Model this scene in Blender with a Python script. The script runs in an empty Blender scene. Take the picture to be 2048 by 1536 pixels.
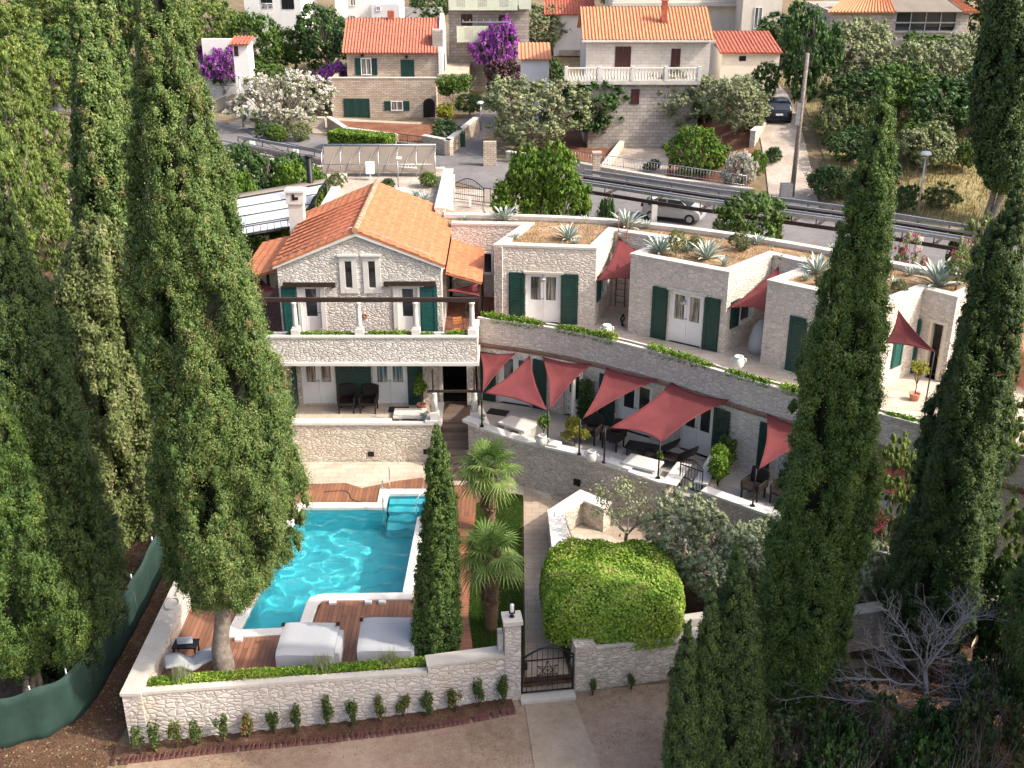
import bpy, bmesh, math, random
import numpy as np
from mathutils import Vector, Matrix
from mathutils.geometry import tessellate_polygon

scene = bpy.context.scene
C = scene.collection
R = math.radians

# ------------------------------------------------------------------ camera
CAM_F, CAM_P, CAM_H = 2258.0, R(23.9), 21.1
cam_d = bpy.data.cameras.new("camera")
cam = bpy.data.objects.new("camera", cam_d)
C.objects.link(cam)
cam.location = (0, 0, CAM_H)
cam.rotation_euler = (R(90) - CAM_P, 0, 0)
cam_d.sensor_width = 36
cam_d.lens = CAM_F / 2048 * 36
cam_d.clip_start = 0.5
cam_d.clip_end = 2000
scene.camera = cam

# ------------------------------------------------------------------ sky and sun
SUN_EL, SUN_TOWARD_CAM = R(42), R(16)
world = bpy.data.worlds.new("World")
scene.world = world
world.use_nodes = True
wn = world.node_tree
wn.nodes.clear()
w_out = wn.nodes.new("ShaderNodeOutputWorld")
w_bg = wn.nodes.new("ShaderNodeBackground")
w_sky = wn.nodes.new("ShaderNodeTexSky")
w_sky.sky_type = 'NISHITA'
w_sky.sun_disc = False
w_sky.sun_elevation = SUN_EL
w_sky.sun_rotation = R(90) + SUN_TOWARD_CAM
w_sky.air_density = 0.8
w_sky.dust_density = 5.0
w_sky.ozone_density = 0.5
w_bg.inputs[1].default_value = 0.15
wn.links.new(w_sky.outputs[0], w_bg.inputs[0])
wn.links.new(w_bg.outputs[0], w_out.inputs[0])
sun_d = bpy.data.lights.new("sun", 'SUN')
sun = bpy.data.objects.new("sun", sun_d)
C.objects.link(sun)
sun_d.energy = 2.0
sun_d.angle = R(0.6)
sun_d.color = (1.0, 0.93, 0.82)
sdir = Vector((math.cos(SUN_EL) * math.cos(SUN_TOWARD_CAM), -math.cos(SUN_EL) * math.sin(SUN_TOWARD_CAM), math.sin(SUN_EL)))
sun.rotation_euler = sdir.to_track_quat('Z', 'Y').to_euler()
scene.view_settings.view_transform = 'Standard'
scene.view_settings.look = 'None'
scene.view_settings.gamma = 1
scene.view_settings.exposure = 1.26
scene.cycles.use_denoising = True
scene.cycles.max_bounces = 8
scene.cycles.transparent_max_bounces = 16
scene.cycles.sample_clamp_indirect = 6

rng = np.random.default_rng(7)
random.seed(7)

# ------------------------------------------------------------------ measuring helpers (photo survey -> metres)
def sstep(x, a, b):
    t = min(1, max(0, (x - a) / (b - a)))
    return t * t * (3 - 2 * t)

def terrain(x, y):
    z = 2.7 * sstep(y, 43, 56) + 0.3 * sstep(y, 56, 90)
    z += max(0, y - 100) * 0.12
    z += sstep(x, 11, 17) * 3.6 * sstep(y, 66, 88)
    z += 1.0 * sstep(-x, 12.5, 30) * sstep(y, 26, 60) * (1 - sstep(y, 56, 66))
    return z

def ray(px, py):
    a = (px - 1024) / CAM_F; b = (768 - py) / CAM_F
    return Vector((a, math.cos(CAM_P) + b * math.sin(CAM_P), -math.sin(CAM_P) + b * math.cos(CAM_P)))

def P(px, py, z):
    d = ray(px, py); t = (z - CAM_H) / d.z
    return Vector((d.x * t, d.y * t, z))

def PY(px, py, y):
    d = ray(px, py); t = y / d.y
    return Vector((d.x * t, y, CAM_H + d.z * t))

def G(px, py):
    d = ray(px, py); t = 15.0
    while t < 400:
        p = d * t
        if CAM_H + p.z <= terrain(p.x, p.y):
            break
        t += 0.25
    p = d * t
    return Vector((p.x, p.y, terrain(p.x, p.y)))

# ------------------------------------------------------------------ materials
def new_mat(name):
    m = bpy.data.materials.new(name)
    m.use_nodes = True
    nt = m.node_tree
    b = nt.nodes["Principled BSDF"]
    return m, nt, b

def N(nt, t, **kw):
    n = nt.nodes.new(t)
    for k, v in kw.items():
        if k.startswith("i_"):
            n.inputs[k[2:].replace("_", " ")].default_value = v
        elif k.startswith("n_"):
            n.inputs[int(k[2:])].default_value = v
        else:
            setattr(n, k, v)
    return n

def ramp(nt, stops):
    r = nt.nodes.new("ShaderNodeValToRGB")
    e = r.color_ramp.elements
    while len(e) < len(stops):
        e.new(0.5)
    for i, (p, c) in enumerate(stops):
        e[i].position = p
        e[i].color = (c[0], c[1], c[2], 1)
    return r

def coords(nt, scale=(1, 1, 1), uv=False):
    tc = nt.nodes.new("ShaderNodeTexCoord")
    mp = nt.nodes.new("ShaderNodeMapping")
    mp.inputs['Scale'].default_value = scale
    nt.links.new(tc.outputs['UV' if uv else 'Object'], mp.inputs[0])
    return mp

def plain(name, col, rough=0.6, metal=0.0, var=0.15, scale=3.0, bump=0.0, spec=0.4, uvw=None):
    """solid colour with cloudy wear and optional grain"""
    m, nt, b = new_mat(name)
    mp = coords(nt)
    n1 = N(nt, "ShaderNodeTexNoise", i_Scale=scale, i_Detail=6.0, i_Roughness=0.65)
    nt.links.new(mp.outputs[0], n1.inputs['Vector'])
    lo = tuple(c * (1 - var) for c in col); hi = tuple(min(1, c * (1 + var)) for c in col)
    r = ramp(nt, [(0.3, lo), (0.7, hi)])
    nt.links.new(n1.outputs['Fac'], r.inputs[0])
    nt.links.new(r.outputs[0], b.inputs['Base Color'])
    b.inputs['Roughness'].default_value = rough
    b.inputs['Metallic'].default_value = metal
    b.inputs['Specular IOR Level'].default_value = spec
    if bump:
        n2 = N(nt, "ShaderNodeTexNoise", i_Scale=scale * 9, i_Detail=4.0)
        nt.links.new(mp.outputs[0], n2.inputs['Vector'])
        bp = N(nt, "ShaderNodeBump", i_Strength=bump, i_Distance=0.02)
        nt.links.new(n2.outputs['Fac'], bp.inputs['Height'])
        nt.links.new(bp.outputs[0], b.inputs['Normal'])
    return m

def rubble(name, c_lo, c_hi, joint, size=3.4, squash=1.7, joint_w=0.045, warm=(0.62, 0.45, 0.26), warm_amt=0.35, rot=0.0):
    """irregular limestone rubble: cells with open joints, tint per stone, weather stains"""
    m, nt, b = new_mat(name)
    tc = nt.nodes.new("ShaderNodeTexCoord")
    nz = N(nt, "ShaderNodeTexNoise", i_Scale=2.3, i_Detail=3.0)
    nt.links.new(tc.outputs['Object'], nz.inputs['Vector'])
    sub = N(nt, "ShaderNodeVectorMath", operation='SUBTRACT'); sub.inputs[1].default_value = (0.5, 0.5, 0.5)
    nt.links.new(nz.outputs['Color'], sub.inputs[0])
    scl = N(nt, "ShaderNodeVectorMath", operation='SCALE'); scl.inputs['Scale'].default_value = 0.22
    nt.links.new(sub.outputs[0], scl.inputs[0])
    add = N(nt, "ShaderNodeVectorMath", operation='ADD')
    nt.links.new(tc.outputs['Object'], add.inputs[0]); nt.links.new(scl.outputs[0], add.inputs[1])
    mp = nt.nodes.new("ShaderNodeMapping")
    mp.inputs['Scale'].default_value = (size, size, size * squash)
    nt.links.new(add.outputs[0], mp.inputs[0])
    v1 = N(nt, "ShaderNodeTexVoronoi", feature='DISTANCE_TO_EDGE'); v1.inputs['Randomness'].default_value = 0.9
    v2 = N(nt, "ShaderNodeTexVoronoi", feature='F1'); v2.inputs['Randomness'].default_value = 0.9
    v1.inputs['Scale'].default_value = 1; v2.inputs['Scale'].default_value = 1
    nt.links.new(mp.outputs[0], v1.inputs['Vector']); nt.links.new(mp.outputs[0], v2.inputs['Vector'])
    sep = nt.nodes.new("ShaderNodeSeparateColor")
    nt.links.new(v2.outputs['Color'], sep.inputs[0])
    r = ramp(nt, [(0.0, c_lo), (0.55, tuple((a + c) / 2 for a, c in zip(c_lo, c_hi))), (1.0, c_hi)])
    nt.links.new(sep.outputs[0], r.inputs[0])
    # warm stains
    big = N(nt, "ShaderNodeTexNoise", i_Scale=0.55, i_Detail=5.0, i_Roughness=0.7)
    nt.links.new(tc.outputs['Object'], big.inputs['Vector'])
    mr = N(nt, "ShaderNodeMapRange"); mr.inputs['From Min'].default_value = 0.55; mr.inputs['From Max'].default_value = 0.78
    mr.inputs['To Max'].default_value = warm_amt
    nt.links.new(big.outputs['Fac'], mr.inputs['Value'])
    mx = N(nt, "ShaderNodeMix", data_type='RGBA')
    nt.links.new(mr.outputs[0], mx.inputs[0]); nt.links.new(r.outputs[0], mx.inputs[6]); mx.inputs[7].default_value = (*warm, 1)
    # fine grain
    fine = N(nt, "ShaderNodeTexNoise", i_Scale=24.0, i_Detail=4.0)
    nt.links.new(tc.outputs['Object'], fine.inputs['Vector'])
    fr = ramp(nt, [(0.3, (0.86, 0.86, 0.86)), (0.7, (1.0, 1.0, 1.0))])
    nt.links.new(fine.outputs['Fac'], fr.inputs[0])
    mu = N(nt, "ShaderNodeMix", data_type='RGBA', blend_type='MULTIPLY'); mu.inputs[0].default_value = 1
    nt.links.new(mx.outputs[2], mu.inputs[6]); nt.links.new(fr.outputs[0], mu.inputs[7])
    jr = N(nt, "ShaderNodeMapRange"); jr.inputs['From Min'].default_value = joint_w * 0.35; jr.inputs['From Max'].default_value = joint_w * 1.6
    nt.links.new(v1.outputs['Distance'], jr.inputs['Value'])
    jm = N(nt, "ShaderNodeMix", data_type='RGBA')
    nt.links.new(jr.outputs[0], jm.inputs[0]); jm.inputs[6].default_value = (*joint, 1); nt.links.new(mu.outputs[2], jm.inputs[7])
    nt.links.new(jm.outputs[2], b.inputs['Base Color'])
    b.inputs['Roughness'].default_value = 0.88
    b.inputs['Specular IOR Level'].default_value = 0.25
    hr = N(nt, "ShaderNodeMapRange"); hr.inputs['From Max'].default_value = 0.22
    nt.links.new(v1.outputs['Distance'], hr.inputs['Value'])
    hm = N(nt, "ShaderNodeMath", operation='MULTIPLY_ADD'); hm.inputs[1].default_value = 0.35
    nt.links.new(fine.outputs['Fac'], hm.inputs[0]); nt.links.new(hr.outputs[0], hm.inputs[2])
    bp = N(nt, "ShaderNodeBump", i_Strength=0.6, i_Distance=0.03)
    nt.links.new(hm.outputs[0], bp.inputs['Height']); nt.links.new(bp.outputs[0], b.inputs['Normal'])
    return m

def coursed(name, c1, c2, mortar, bw=0.45, bh=0.18, msize=0.012, bump=0.6, offs=0.5):
    """coursed blocks or bricks laid on the face UVs (metres)"""
    m, nt, b = new_mat(name)
    tc = nt.nodes.new("ShaderNodeTexCoord")
    br = N(nt, "ShaderNodeTexBrick", offset=offs)
    br.inputs['Scale'].default_value = 1
    br.inputs['Color1'].default_value = (*c1, 1); br.inputs['Color2'].default_value = (*c2, 1); br.inputs['Mortar'].default_value = (*mortar, 1)
    br.inputs['Brick Width'].default_value = bw; br.inputs['Row Height'].default_value = bh; br.inputs['Mortar Size'].default_value = msize
    br.inputs['Mortar Smooth'].default_value = 0.3
    nz = N(nt, "ShaderNodeTexNoise", i_Scale=1.6, i_Detail=2.0)
    nt.links.new(tc.outputs['UV'], nz.inputs['Vector'])
    vm = N(nt, "ShaderNodeVectorMath", operation='SCALE'); vm.inputs['Scale'].default_value = 0.06
    nt.links.new(nz.outputs['Color'], vm.inputs[0])
    va = N(nt, "ShaderNodeVectorMath", operation='ADD')
    nt.links.new(tc.outputs['UV'], va.inputs[0]); nt.links.new(vm.outputs[0], va.inputs[1])
    nt.links.new(va.outputs[0], br.inputs['Vector'])
    n2 = N(nt, "ShaderNodeTexNoise", i_Scale=0.7, i_Detail=7.0, i_Roughness=0.7)
    nt.links.new(tc.outputs['Object'], n2.inputs['Vector'])
    rr = ramp(nt, [(0.3, (0.7, 0.68, 0.66)), (0.68, (1.05, 1.03, 1.0))])
    nt.links.new(n2.outputs['Fac'], rr.inputs[0])
    mu = N(nt, "ShaderNodeMix", data_type='RGBA', blend_type='MULTIPLY'); mu.inputs[0].default_value = 1
    nt.links.new(br.outputs['Color'], mu.inputs[6]); nt.links.new(rr.outputs[0], mu.inputs[7])
    nt.links.new(mu.outputs[2], b.inputs['Base Color'])
    b.inputs['Roughness'].default_value = 0.85; b.inputs['Specular IOR Level'].default_value = 0.25
    inv = N(nt, "ShaderNodeMath", operation='SUBTRACT'); inv.inputs[0].default_value = 1
    nt.links.new(br.outputs['Fac'], inv.inputs[1])
    bp = N(nt, "ShaderNodeBump", i_Strength=bump, i_Distance=0.03)
    nt.links.new(inv.outputs[0], bp.inputs['Height']); nt.links.new(bp.outputs[0], b.inputs['Normal'])
    return m

def ground_mat(name, cols, scales=(0.25, 3.0, 30.0), bump=0.4, speck=None):
    """three octaves of mottling; cols = [dark, mid, light]"""
    m, nt, b = new_mat(name)
    tc = nt.nodes.new("ShaderNodeTexCoord")
    a = N(nt, "ShaderNodeTexNoise", i_Scale=scales[0], i_Detail=6.0, i_Roughness=0.6)
    c = N(nt, "ShaderNodeTexNoise", i_Scale=scales[1], i_Detail=8.0, i_Roughness=0.75)
    nt.links.new(tc.outputs['Object'], a.inputs['Vector']); nt.links.new(tc.outputs['Object'], c.inputs['Vector'])
    mixf = N(nt, "ShaderNodeMath", operation='MULTIPLY_ADD'); mixf.inputs[1].default_value = 0.5
    h = N(nt, "ShaderNodeMath", operation='MULTIPLY'); h.inputs[1].default_value = 0.5
    nt.links.new(c.outputs['Fac'], h.inputs[0]); nt.links.new(a.outputs['Fac'], mixf.inputs[0]); nt.links.new(h.outputs[0], mixf.inputs[2])
    r = ramp(nt, [(0.36, cols[0]), (0.5, cols[1]), (0.63, cols[2])])
    nt.links.new(mixf.outputs[0], r.inputs[0])
    out = r.outputs[0]
    f = N(nt, "ShaderNodeTexNoise", i_Scale=scales[2], i_Detail=3.0)
    nt.links.new(tc.outputs['Object'], f.inputs['Vector'])
    if speck:
        rr = ramp(nt, [(0.58, (0, 0, 0)), (0.68, (1, 1, 1))])
        nt.links.new(f.outputs['Fac'], rr.inputs[0])
        mx = N(nt, "ShaderNodeMix", data_type='RGBA')
        nt.links.new(rr.outputs[0], mx.inputs[0]); nt.links.new(out, mx.inputs[6]); mx.inputs[7].default_value = (*speck, 1)
        out = mx.outputs[2]
    nt.links.new(out, b.inputs['Base Color'])
    b.inputs['Roughness'].default_value = 0.92; b.inputs['Specular IOR Level'].default_value = 0.2
    bp = N(nt, "ShaderNodeBump", i_Strength=bump, i_Distance=0.03)
    nt.links.new(f.outputs['Fac'], bp.inputs['Height']); nt.links.new(bp.outputs[0], b.inputs['Normal'])
    return m

def planks(name, c1, c2, gap, w=0.12, length=2.2, axis='X', rough=0.55):
    m, nt, b = new_mat(name)
    tc = nt.nodes.new("ShaderNodeTexCoord")
    mp = nt.nodes.new("ShaderNodeMapping")
    if axis == 'Y':
        mp.inputs['Rotation'].default_value = (0, 0, R(90))
    nt.links.new(tc.outputs['UV'], mp.inputs[0])
    br = N(nt, "ShaderNodeTexBrick", offset=0.37)
    br.inputs['Scale'].default_value = 1
    br.inputs['Color1'].default_value = (*c1, 1); br.inputs['Color2'].default_value = (*c2, 1); br.inputs['Mortar'].default_value = (*gap, 1)
    br.inputs['Brick Width'].default_value = length; br.inputs['Row Height'].default_value = w; br.inputs['Mortar Size'].default_value = 0.006
    nt.links.new(mp.outputs[0], br.inputs['Vector'])
    st = nt.nodes.new("ShaderNodeMapping"); st.inputs['Scale'].default_value = (2, 40, 1)
    nt.links.new(mp.outputs[0], st.inputs[0])
    nz = N(nt, "ShaderNodeTexNoise", i_Scale=1.0, i_Detail=4.0)
    nt.links.new(st.outputs[0], nz.inputs['Vector'])
    big = N(nt, "ShaderNodeTexNoise", i_Scale=0.9, i_Detail=5.0)
    nt.links.new(tc.outputs['Object'], big.inputs['Vector'])
    ad = N(nt, "ShaderNodeMath", operation='ADD'); nt.links.new(nz.outputs['Fac'], ad.inputs[0]); nt.links.new(big.outputs['Fac'], ad.inputs[1])
    rr = ramp(nt, [(0.35, (0.62, 0.62, 0.62)), (0.65, (1.15, 1.12, 1.1))])
    hf = N(nt, "ShaderNodeMath", operation='MULTIPLY'); hf.inputs[1].default_value = 0.5
    nt.links.new(ad.outputs[0], hf.inputs[0]); nt.links.new(hf.outputs[0], rr.inputs[0])
    mu = N(nt, "ShaderNodeMix", data_type='RGBA', blend_type='MULTIPLY'); mu.inputs[0].default_value = 1
    nt.links.new(br.outputs['Color'], mu.inputs[6]); nt.links.new(rr.outputs[0], mu.inputs[7])
    nt.links.new(mu.outputs[2], b.inputs['Base Color'])
    b.inputs['Roughness'].default_value = rough
    return m

def leafy(name, stops, rough=0.55, trans=0.25, spec=0.35):
    """foliage: the colour of each leaf comes from its 'v' attribute"""
    m, nt, b = new_mat(name)
    at = N(nt, "ShaderNodeAttribute", attribute_name="v")
    n = len(stops)
    r = ramp(nt, [(i / (n - 1), c) for i, c in enumerate(stops)])
    nt.links.new(at.outputs['Fac'], r.inputs[0])
    nt.links.new(r.outputs[0], b.inputs['Base Color'])
    b.inputs['Roughness'].default_value = rough
    b.inputs['Specular IOR Level'].default_value = spec
    tr = nt.nodes.new("ShaderNodeBsdfTranslucent")
    nt.links.new(r.outputs[0], tr.inputs[0])
    ms = nt.nodes.new("ShaderNodeMixShader"); ms.inputs[0].default_value = trans
    nt.links.new(b.outputs[0], ms.inputs[1]); nt.links.new(tr.outputs[0], ms.inputs[2])
    nt.links.new(ms.outputs[0], nt.nodes["Material Output"].inputs[0])
    return m

def glass_dark(name, col=(0.03, 0.035, 0.04), curtain=0.0):
    m, nt, b = new_mat(name)
    b.inputs['Base Color'].default_value = (*col, 1)
    b.inputs['Roughness'].default_value = 0.08
    b.inputs['Specular IOR Level'].default_value = 0.7
    if curtain:
        mp = coords(nt, (14, 14, 0.8))
        w = N(nt, "ShaderNodeTexNoise", i_Scale=1.0, i_Detail=3.0)
        nt.links.new(mp.outputs[0], w.inputs['Vector'])
        r = ramp(nt, [(0.42, col), (0.6, (curtain, curtain * 0.93, curtain * 0.82))])
        nt.links.new(w.outputs['Fac'], r.inputs[0]); nt.links.new(r.outputs[0], b.inputs['Base Color'])
    return m

M = {}
M['stone'] = rubble("limestone_rubble", (0.56, 0.52, 0.47), (0.78, 0.75, 0.70), (0.40, 0.36, 0.31), warm_amt=0.2, size=5.6, joint_w=0.045, squash=1.8)
M['stone_wing'] = rubble("limestone_rubble_wing", (0.60, 0.535, 0.46), (0.76, 0.695, 0.62), (0.42, 0.365, 0.31), warm_amt=0.15, size=4.6, joint_w=0.035, squash=2.1)
M['stone_warm'] = rubble("limestone_rubble_warm", (0.56, 0.49, 0.395), (0.76, 0.70, 0.60), (0.38, 0.325, 0.25), warm_amt=0.45, size=5.2, joint_w=0.04, squash=1.8)
M['stone_grey'] = rubble("limestone_rubble_grey", (0.52, 0.455, 0.38), (0.67, 0.60, 0.51), (0.33, 0.285, 0.235), warm_amt=0.18, size=4.6, joint_w=0.04, squash=2.0)
M['stone_lane'] = rubble("garden_wall_stone", (0.58, 0.525, 0.465), (0.71, 0.66, 0.60), (0.38, 0.33, 0.28), size=4.4, squash=1.7, joint_w=0.035, warm_amt=0.5)
M['lane_pale'] = ground_mat("worn_pale_lane", [(0.26, 0.19, 0.13), (0.34, 0.26, 0.185), (0.40, 0.32, 0.24)], (0.35, 4.0, 45.0), 0.5, (0.46, 0.41, 0.36))
M['coping'] = plain("pale_stone_coping", (0.53, 0.49, 0.43), rough=0.75, var=0.14, scale=1.8, bump=0.25)
M['coping_white'] = plain("white_stone_coping", (0.64, 0.615, 0.57), rough=0.6, var=0.08, scale=2.5, bump=0.15)
M['plaster'] = plain("white_plaster", (0.74, 0.72, 0.69), rough=0.8, var=0.07, scale=1.2, bump=0.1)
M['plaster_cream'] = plain("cream_plaster", (0.66, 0.60, 0.50), rough=0.85, var=0.1, scale=1.0)
M['plaster_green'] = plain("pale_green_plaster", (0.55, 0.58, 0.45), rough=0.85, var=0.08, scale=1.0)
M['concrete'] = plain("weathered_concrete", (0.42, 0.39, 0.35), rough=0.9, var=0.22, scale=1.0, bump=0.3)
M['white'] = plain("white_paint", (0.78, 0.77, 0.75), rough=0.45, var=0.05, scale=3)
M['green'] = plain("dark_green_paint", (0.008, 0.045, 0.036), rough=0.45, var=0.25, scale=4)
M['green_mid'] = plain("mid_green_paint", (0.012, 0.085, 0.075), rough=0.5, var=0.2, scale=4)  # lighter, bluer green than the other shutters
M['maroon'] = plain("maroon_paint", (0.06, 0.018, 0.016), rough=0.5, var=0.2, scale=4)
M['black_iron'] = plain("black_iron", (0.014, 0.014, 0.016), rough=0.45, metal=0.3, var=0.3, scale=8)
M['brown_steel'] = plain("dark_brown_beam", (0.035, 0.02, 0.015), rough=0.6, var=0.35, scale=5)
M['galv'] = plain("galvanised_steel", (0.42, 0.43, 0.44), rough=0.4, metal=0.75, var=0.2, scale=6)
M['rusty'] = plain("rusty_steel", (0.22, 0.09, 0.045), rough=0.8, var=0.4, scale=9)
M['chrome'] = plain("polished_steel", (0.65, 0.66, 0.67), rough=0.15, metal=1, var=0.05)
M['tile_orange'] = plain("orange_clay_tile", (0.52, 0.22, 0.11), rough=0.8, var=0.26, scale=5.5, bump=0.2)
M['tile_smooth'] = plain("smooth_orange_clay", (0.43, 0.155, 0.068), rough=0.8, var=0.3, scale=4.5, bump=0.25)
M['tile_red'] = plain("red_clay_tile", (0.42, 0.135, 0.085), rough=0.8, var=0.4, scale=6.5, bump=0.2)
M['tile_old'] = plain("old_brown_tile", (0.36, 0.10, 0.06), rough=0.85, var=0.45, scale=4, bump=0.2)
M['ridge'] = plain("weathered_ridge_tile", (0.50, 0.27, 0.17), rough=0.85, var=0.35, scale=4, bump=0.3)
M['terracotta'] = plain("terracotta", (0.45, 0.19, 0.12), rough=0.8, var=0.15, scale=3, bump=0.1)
M['silver'] = plain('silver_car_paint', (0.42, 0.43, 0.44), rough=0.25, metal=.3, var=0.03)
M['car_blue'] = plain('dark_car_paint', (0.008, 0.011, 0.018), rough=0.25, var=0.1)
M['glass'] = glass_dark("dark_window_glass")
M['glass_cur'] = glass_dark("curtained_window_glass", (0.05, 0.05, 0.045), curtain=0.34)
M['black_mat'] = plain("black_rubber", (0.02, 0.02, 0.022), rough=0.9)
M['dark'] = plain("opening_shade", (0.012, 0.010, 0.009), rough=0.9)  # near-black colour painted in for the shade of doorways, arches and vents
M['wicker'] = plain("black_wicker", (0.018, 0.012, 0.010), rough=0.6, var=0.5, scale=30, bump=0.6)
M['wood_chair'] = plain("orange_wood", (0.45, 0.17, 0.05), rough=0.5, var=0.25, scale=12)
M['bark'] = plain("grey_brown_bark", (0.24, 0.20, 0.165), rough=0.95, var=0.45, scale=7, bump=1.0)
M['bark_dark'] = plain("dark_bark", (0.10, 0.075, 0.055), rough=0.95, var=0.4, scale=7, bump=1.0)
M['dead_wood'] = plain("dead_grey_wood", (0.33, 0.30, 0.30), rough=0.95, var=0.3, scale=12)
M['sail'] = plain("faded_red_sailcloth", (0.145, 0.036, 0.037), rough=0.85, var=0.16, scale=1.2, spec=0.2)
M['net'] = plain("green_shade_net", (0.018, 0.046, 0.036), rough=0.8, var=0.3, scale=1.2, bump=0.4)
M['cover'] = plain("pale_grey_fabric", (0.38, 0.385, 0.40), rough=0.85, var=0.05, scale=2, bump=0.1)
M['awning'] = plain("white_awning_fabric", (0.46, 0.49, 0.52), rough=0.7, var=0.05, scale=1.0)
M['panel_back'] = plain("solar_panel_back", (0.20, 0.165, 0.13), rough=0.55, var=0.15, scale=0.8)
M['panel'] = plain("solar_panel_glass", (0.02, 0.022, 0.03), rough=0.15, var=0.2, scale=1)
M['brick_edge'] = plain("red_brick_edging", (0.17, 0.075, 0.062), rough=0.9, var=0.35, scale=9, bump=0.5)
M['bin'] = plain("green_plastic", (0.01, 0.06, 0.035), rough=0.4)
M['brick_band'] = coursed("brick_band", (0.24, 0.10, 0.07), (0.34, 0.20, 0.15), (0.34, 0.30, 0.26), 0.24, 0.075, 0.012)
M['coursed'] = coursed("coursed_stone", (0.46, 0.37, 0.29), (0.60, 0.52, 0.43), (0.20, 0.16, 0.13), 0.42, 0.145, 0.014)
M['coursed_grey'] = coursed("coursed_grey_stone", (0.36, 0.33, 0.30), (0.50, 0.46, 0.42), (0.20, 0.18, 0.16), 0.5, 0.26, 0.014)
M['ashlar'] = coursed("pale_ashlar", (0.66, 0.60, 0.54), (0.74, 0.69, 0.63), (0.50, 0.45, 0.40), 0.6, 0.24, 0.012, 0.3)
M['paving'] = coursed("stone_paving", (0.50, 0.43, 0.35), (0.60, 0.52, 0.43), (0.34, 0.28, 0.22), 0.62, 0.34, 0.008, 0.2)
M['path'] = coursed("garden_path_paving", (0.40, 0.32, 0.245), (0.47, 0.385, 0.30), (0.28, 0.22, 0.165), 0.5, 0.3, 0.01, 0.25)
M['tile_floor'] = coursed("red_brown_floor_tile", (0.17, 0.07, 0.05), (0.22, 0.10, 0.07), (0.09, 0.05, 0.04), 0.3, 0.3, 0.01, 0.2, 0.0)
M['deck'] = planks("wood_deck_boards", (0.33, 0.155, 0.085), (0.22, 0.10, 0.055), (0.05, 0.022, 0.014), 0.14, 2.6, 'Y')
M['deck_x'] = planks("wood_deck_boards_crosswise", (0.37, 0.155, 0.08), (0.29, 0.115, 0.06), (0.06, 0.028, 0.018), 0.14, 2.2, 'X')
M['boardwalk'] = planks("greyed_boards", (0.22, 0.16, 0.13), (0.16, 0.115, 0.09), (0.04, 0.03, 0.02), 0.16, 3, 'X')
M['asphalt'] = ground_mat("asphalt", [(0.13, 0.125, 0.125), (0.17, 0.16, 0.158), (0.22, 0.205, 0.195)], (0.2, 2.0, 40.0), 0.25)
M['lane'] = ground_mat("lane_gravel", [(0.20, 0.13, 0.082), (0.30, 0.21, 0.145), (0.38, 0.285, 0.205)], (0.35, 4.0, 45.0), 0.5, (0.42, 0.36, 0.31))
M['litter'] = ground_mat("leaf_litter_soil", [(0.05, 0.026, 0.018), (0.10, 0.052, 0.032), (0.19, 0.12, 0.08)], (0.6, 5.0, 40.0), 0.8, (0.25, 0.17, 0.12))
M['soil_red'] = ground_mat("red_soil", [(0.12, 0.045, 0.024), (0.19, 0.08, 0.045), (0.26, 0.13, 0.08)], (0.5, 4.0, 30.0), 0.6)
M['hill'] = ground_mat("dry_hill_ground", [(0.10, 0.07, 0.045), (0.20, 0.15, 0.09), (0.28, 0.23, 0.15)], (0.12, 1.5, 20.0), 0.6, (0.10, 0.12, 0.04))
M['gravel'] = ground_mat("pale_gravel", [(0.26, 0.21, 0.17), (0.40, 0.34, 0.28), (0.52, 0.46, 0.40)], (0.6, 5.0, 24.0), 0.8, (0.20, 0.15, 0.11))
M['roof_soil'] = ground_mat("roof_garden_soil", [(0.17, 0.09, 0.045), (0.32, 0.19, 0.105), (0.44, 0.32, 0.20)], (1.6, 7.0, 26.0), 0.8, (0.20, 0.19, 0.08))
M['lawn'] = ground_mat("lawn_ground", [(0.035, 0.07, 0.012), (0.06, 0.11, 0.02), (0.09, 0.14, 0.03)], (0.7, 6.0, 40.0), 0.8)
M['drygrass'] = ground_mat("dry_grass_ground", [(0.12, 0.11, 0.045), (0.24, 0.19, 0.09), (0.34, 0.28, 0.15)], (0.3, 2.5, 25.0), 0.8, (0.08, 0.10, 0.03))
M['pool'] = plain("blue_pool_lining", (0.08, 0.56, 0.63), rough=0.5, var=0.05, scale=2)

# foliage palettes
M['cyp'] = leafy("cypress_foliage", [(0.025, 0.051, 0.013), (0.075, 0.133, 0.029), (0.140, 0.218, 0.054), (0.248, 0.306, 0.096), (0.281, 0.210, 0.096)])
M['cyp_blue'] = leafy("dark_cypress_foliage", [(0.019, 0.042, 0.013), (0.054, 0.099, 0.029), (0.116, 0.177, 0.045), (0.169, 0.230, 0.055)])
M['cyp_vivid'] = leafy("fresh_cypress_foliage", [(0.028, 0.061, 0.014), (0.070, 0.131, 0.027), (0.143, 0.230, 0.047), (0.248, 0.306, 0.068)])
M['core'] = plain("shade_core", (0.014, 0.018, 0.008), rough=1, var=0.5, scale=8)  # near-black solid core, standing in for the shade inside crowns and hedges
M['pine'] = leafy("pine_needles", [(0.057, 0.099, 0.021), (0.148, 0.211, 0.045), (0.239, 0.310, 0.067), (0.340, 0.383, 0.090)], trans=0.3)
M['scrub'] = leafy("scrub_foliage", [(0.059, 0.083, 0.024), (0.131, 0.172, 0.053), (0.202, 0.241, 0.084), (0.285, 0.275, 0.131)], trans=0.3)
M['olive'] = leafy("olive_foliage", [(0.138, 0.157, 0.070), (0.230, 0.263, 0.125), (0.345, 0.375, 0.200), (0.483, 0.504, 0.310)], trans=0.2)
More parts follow.
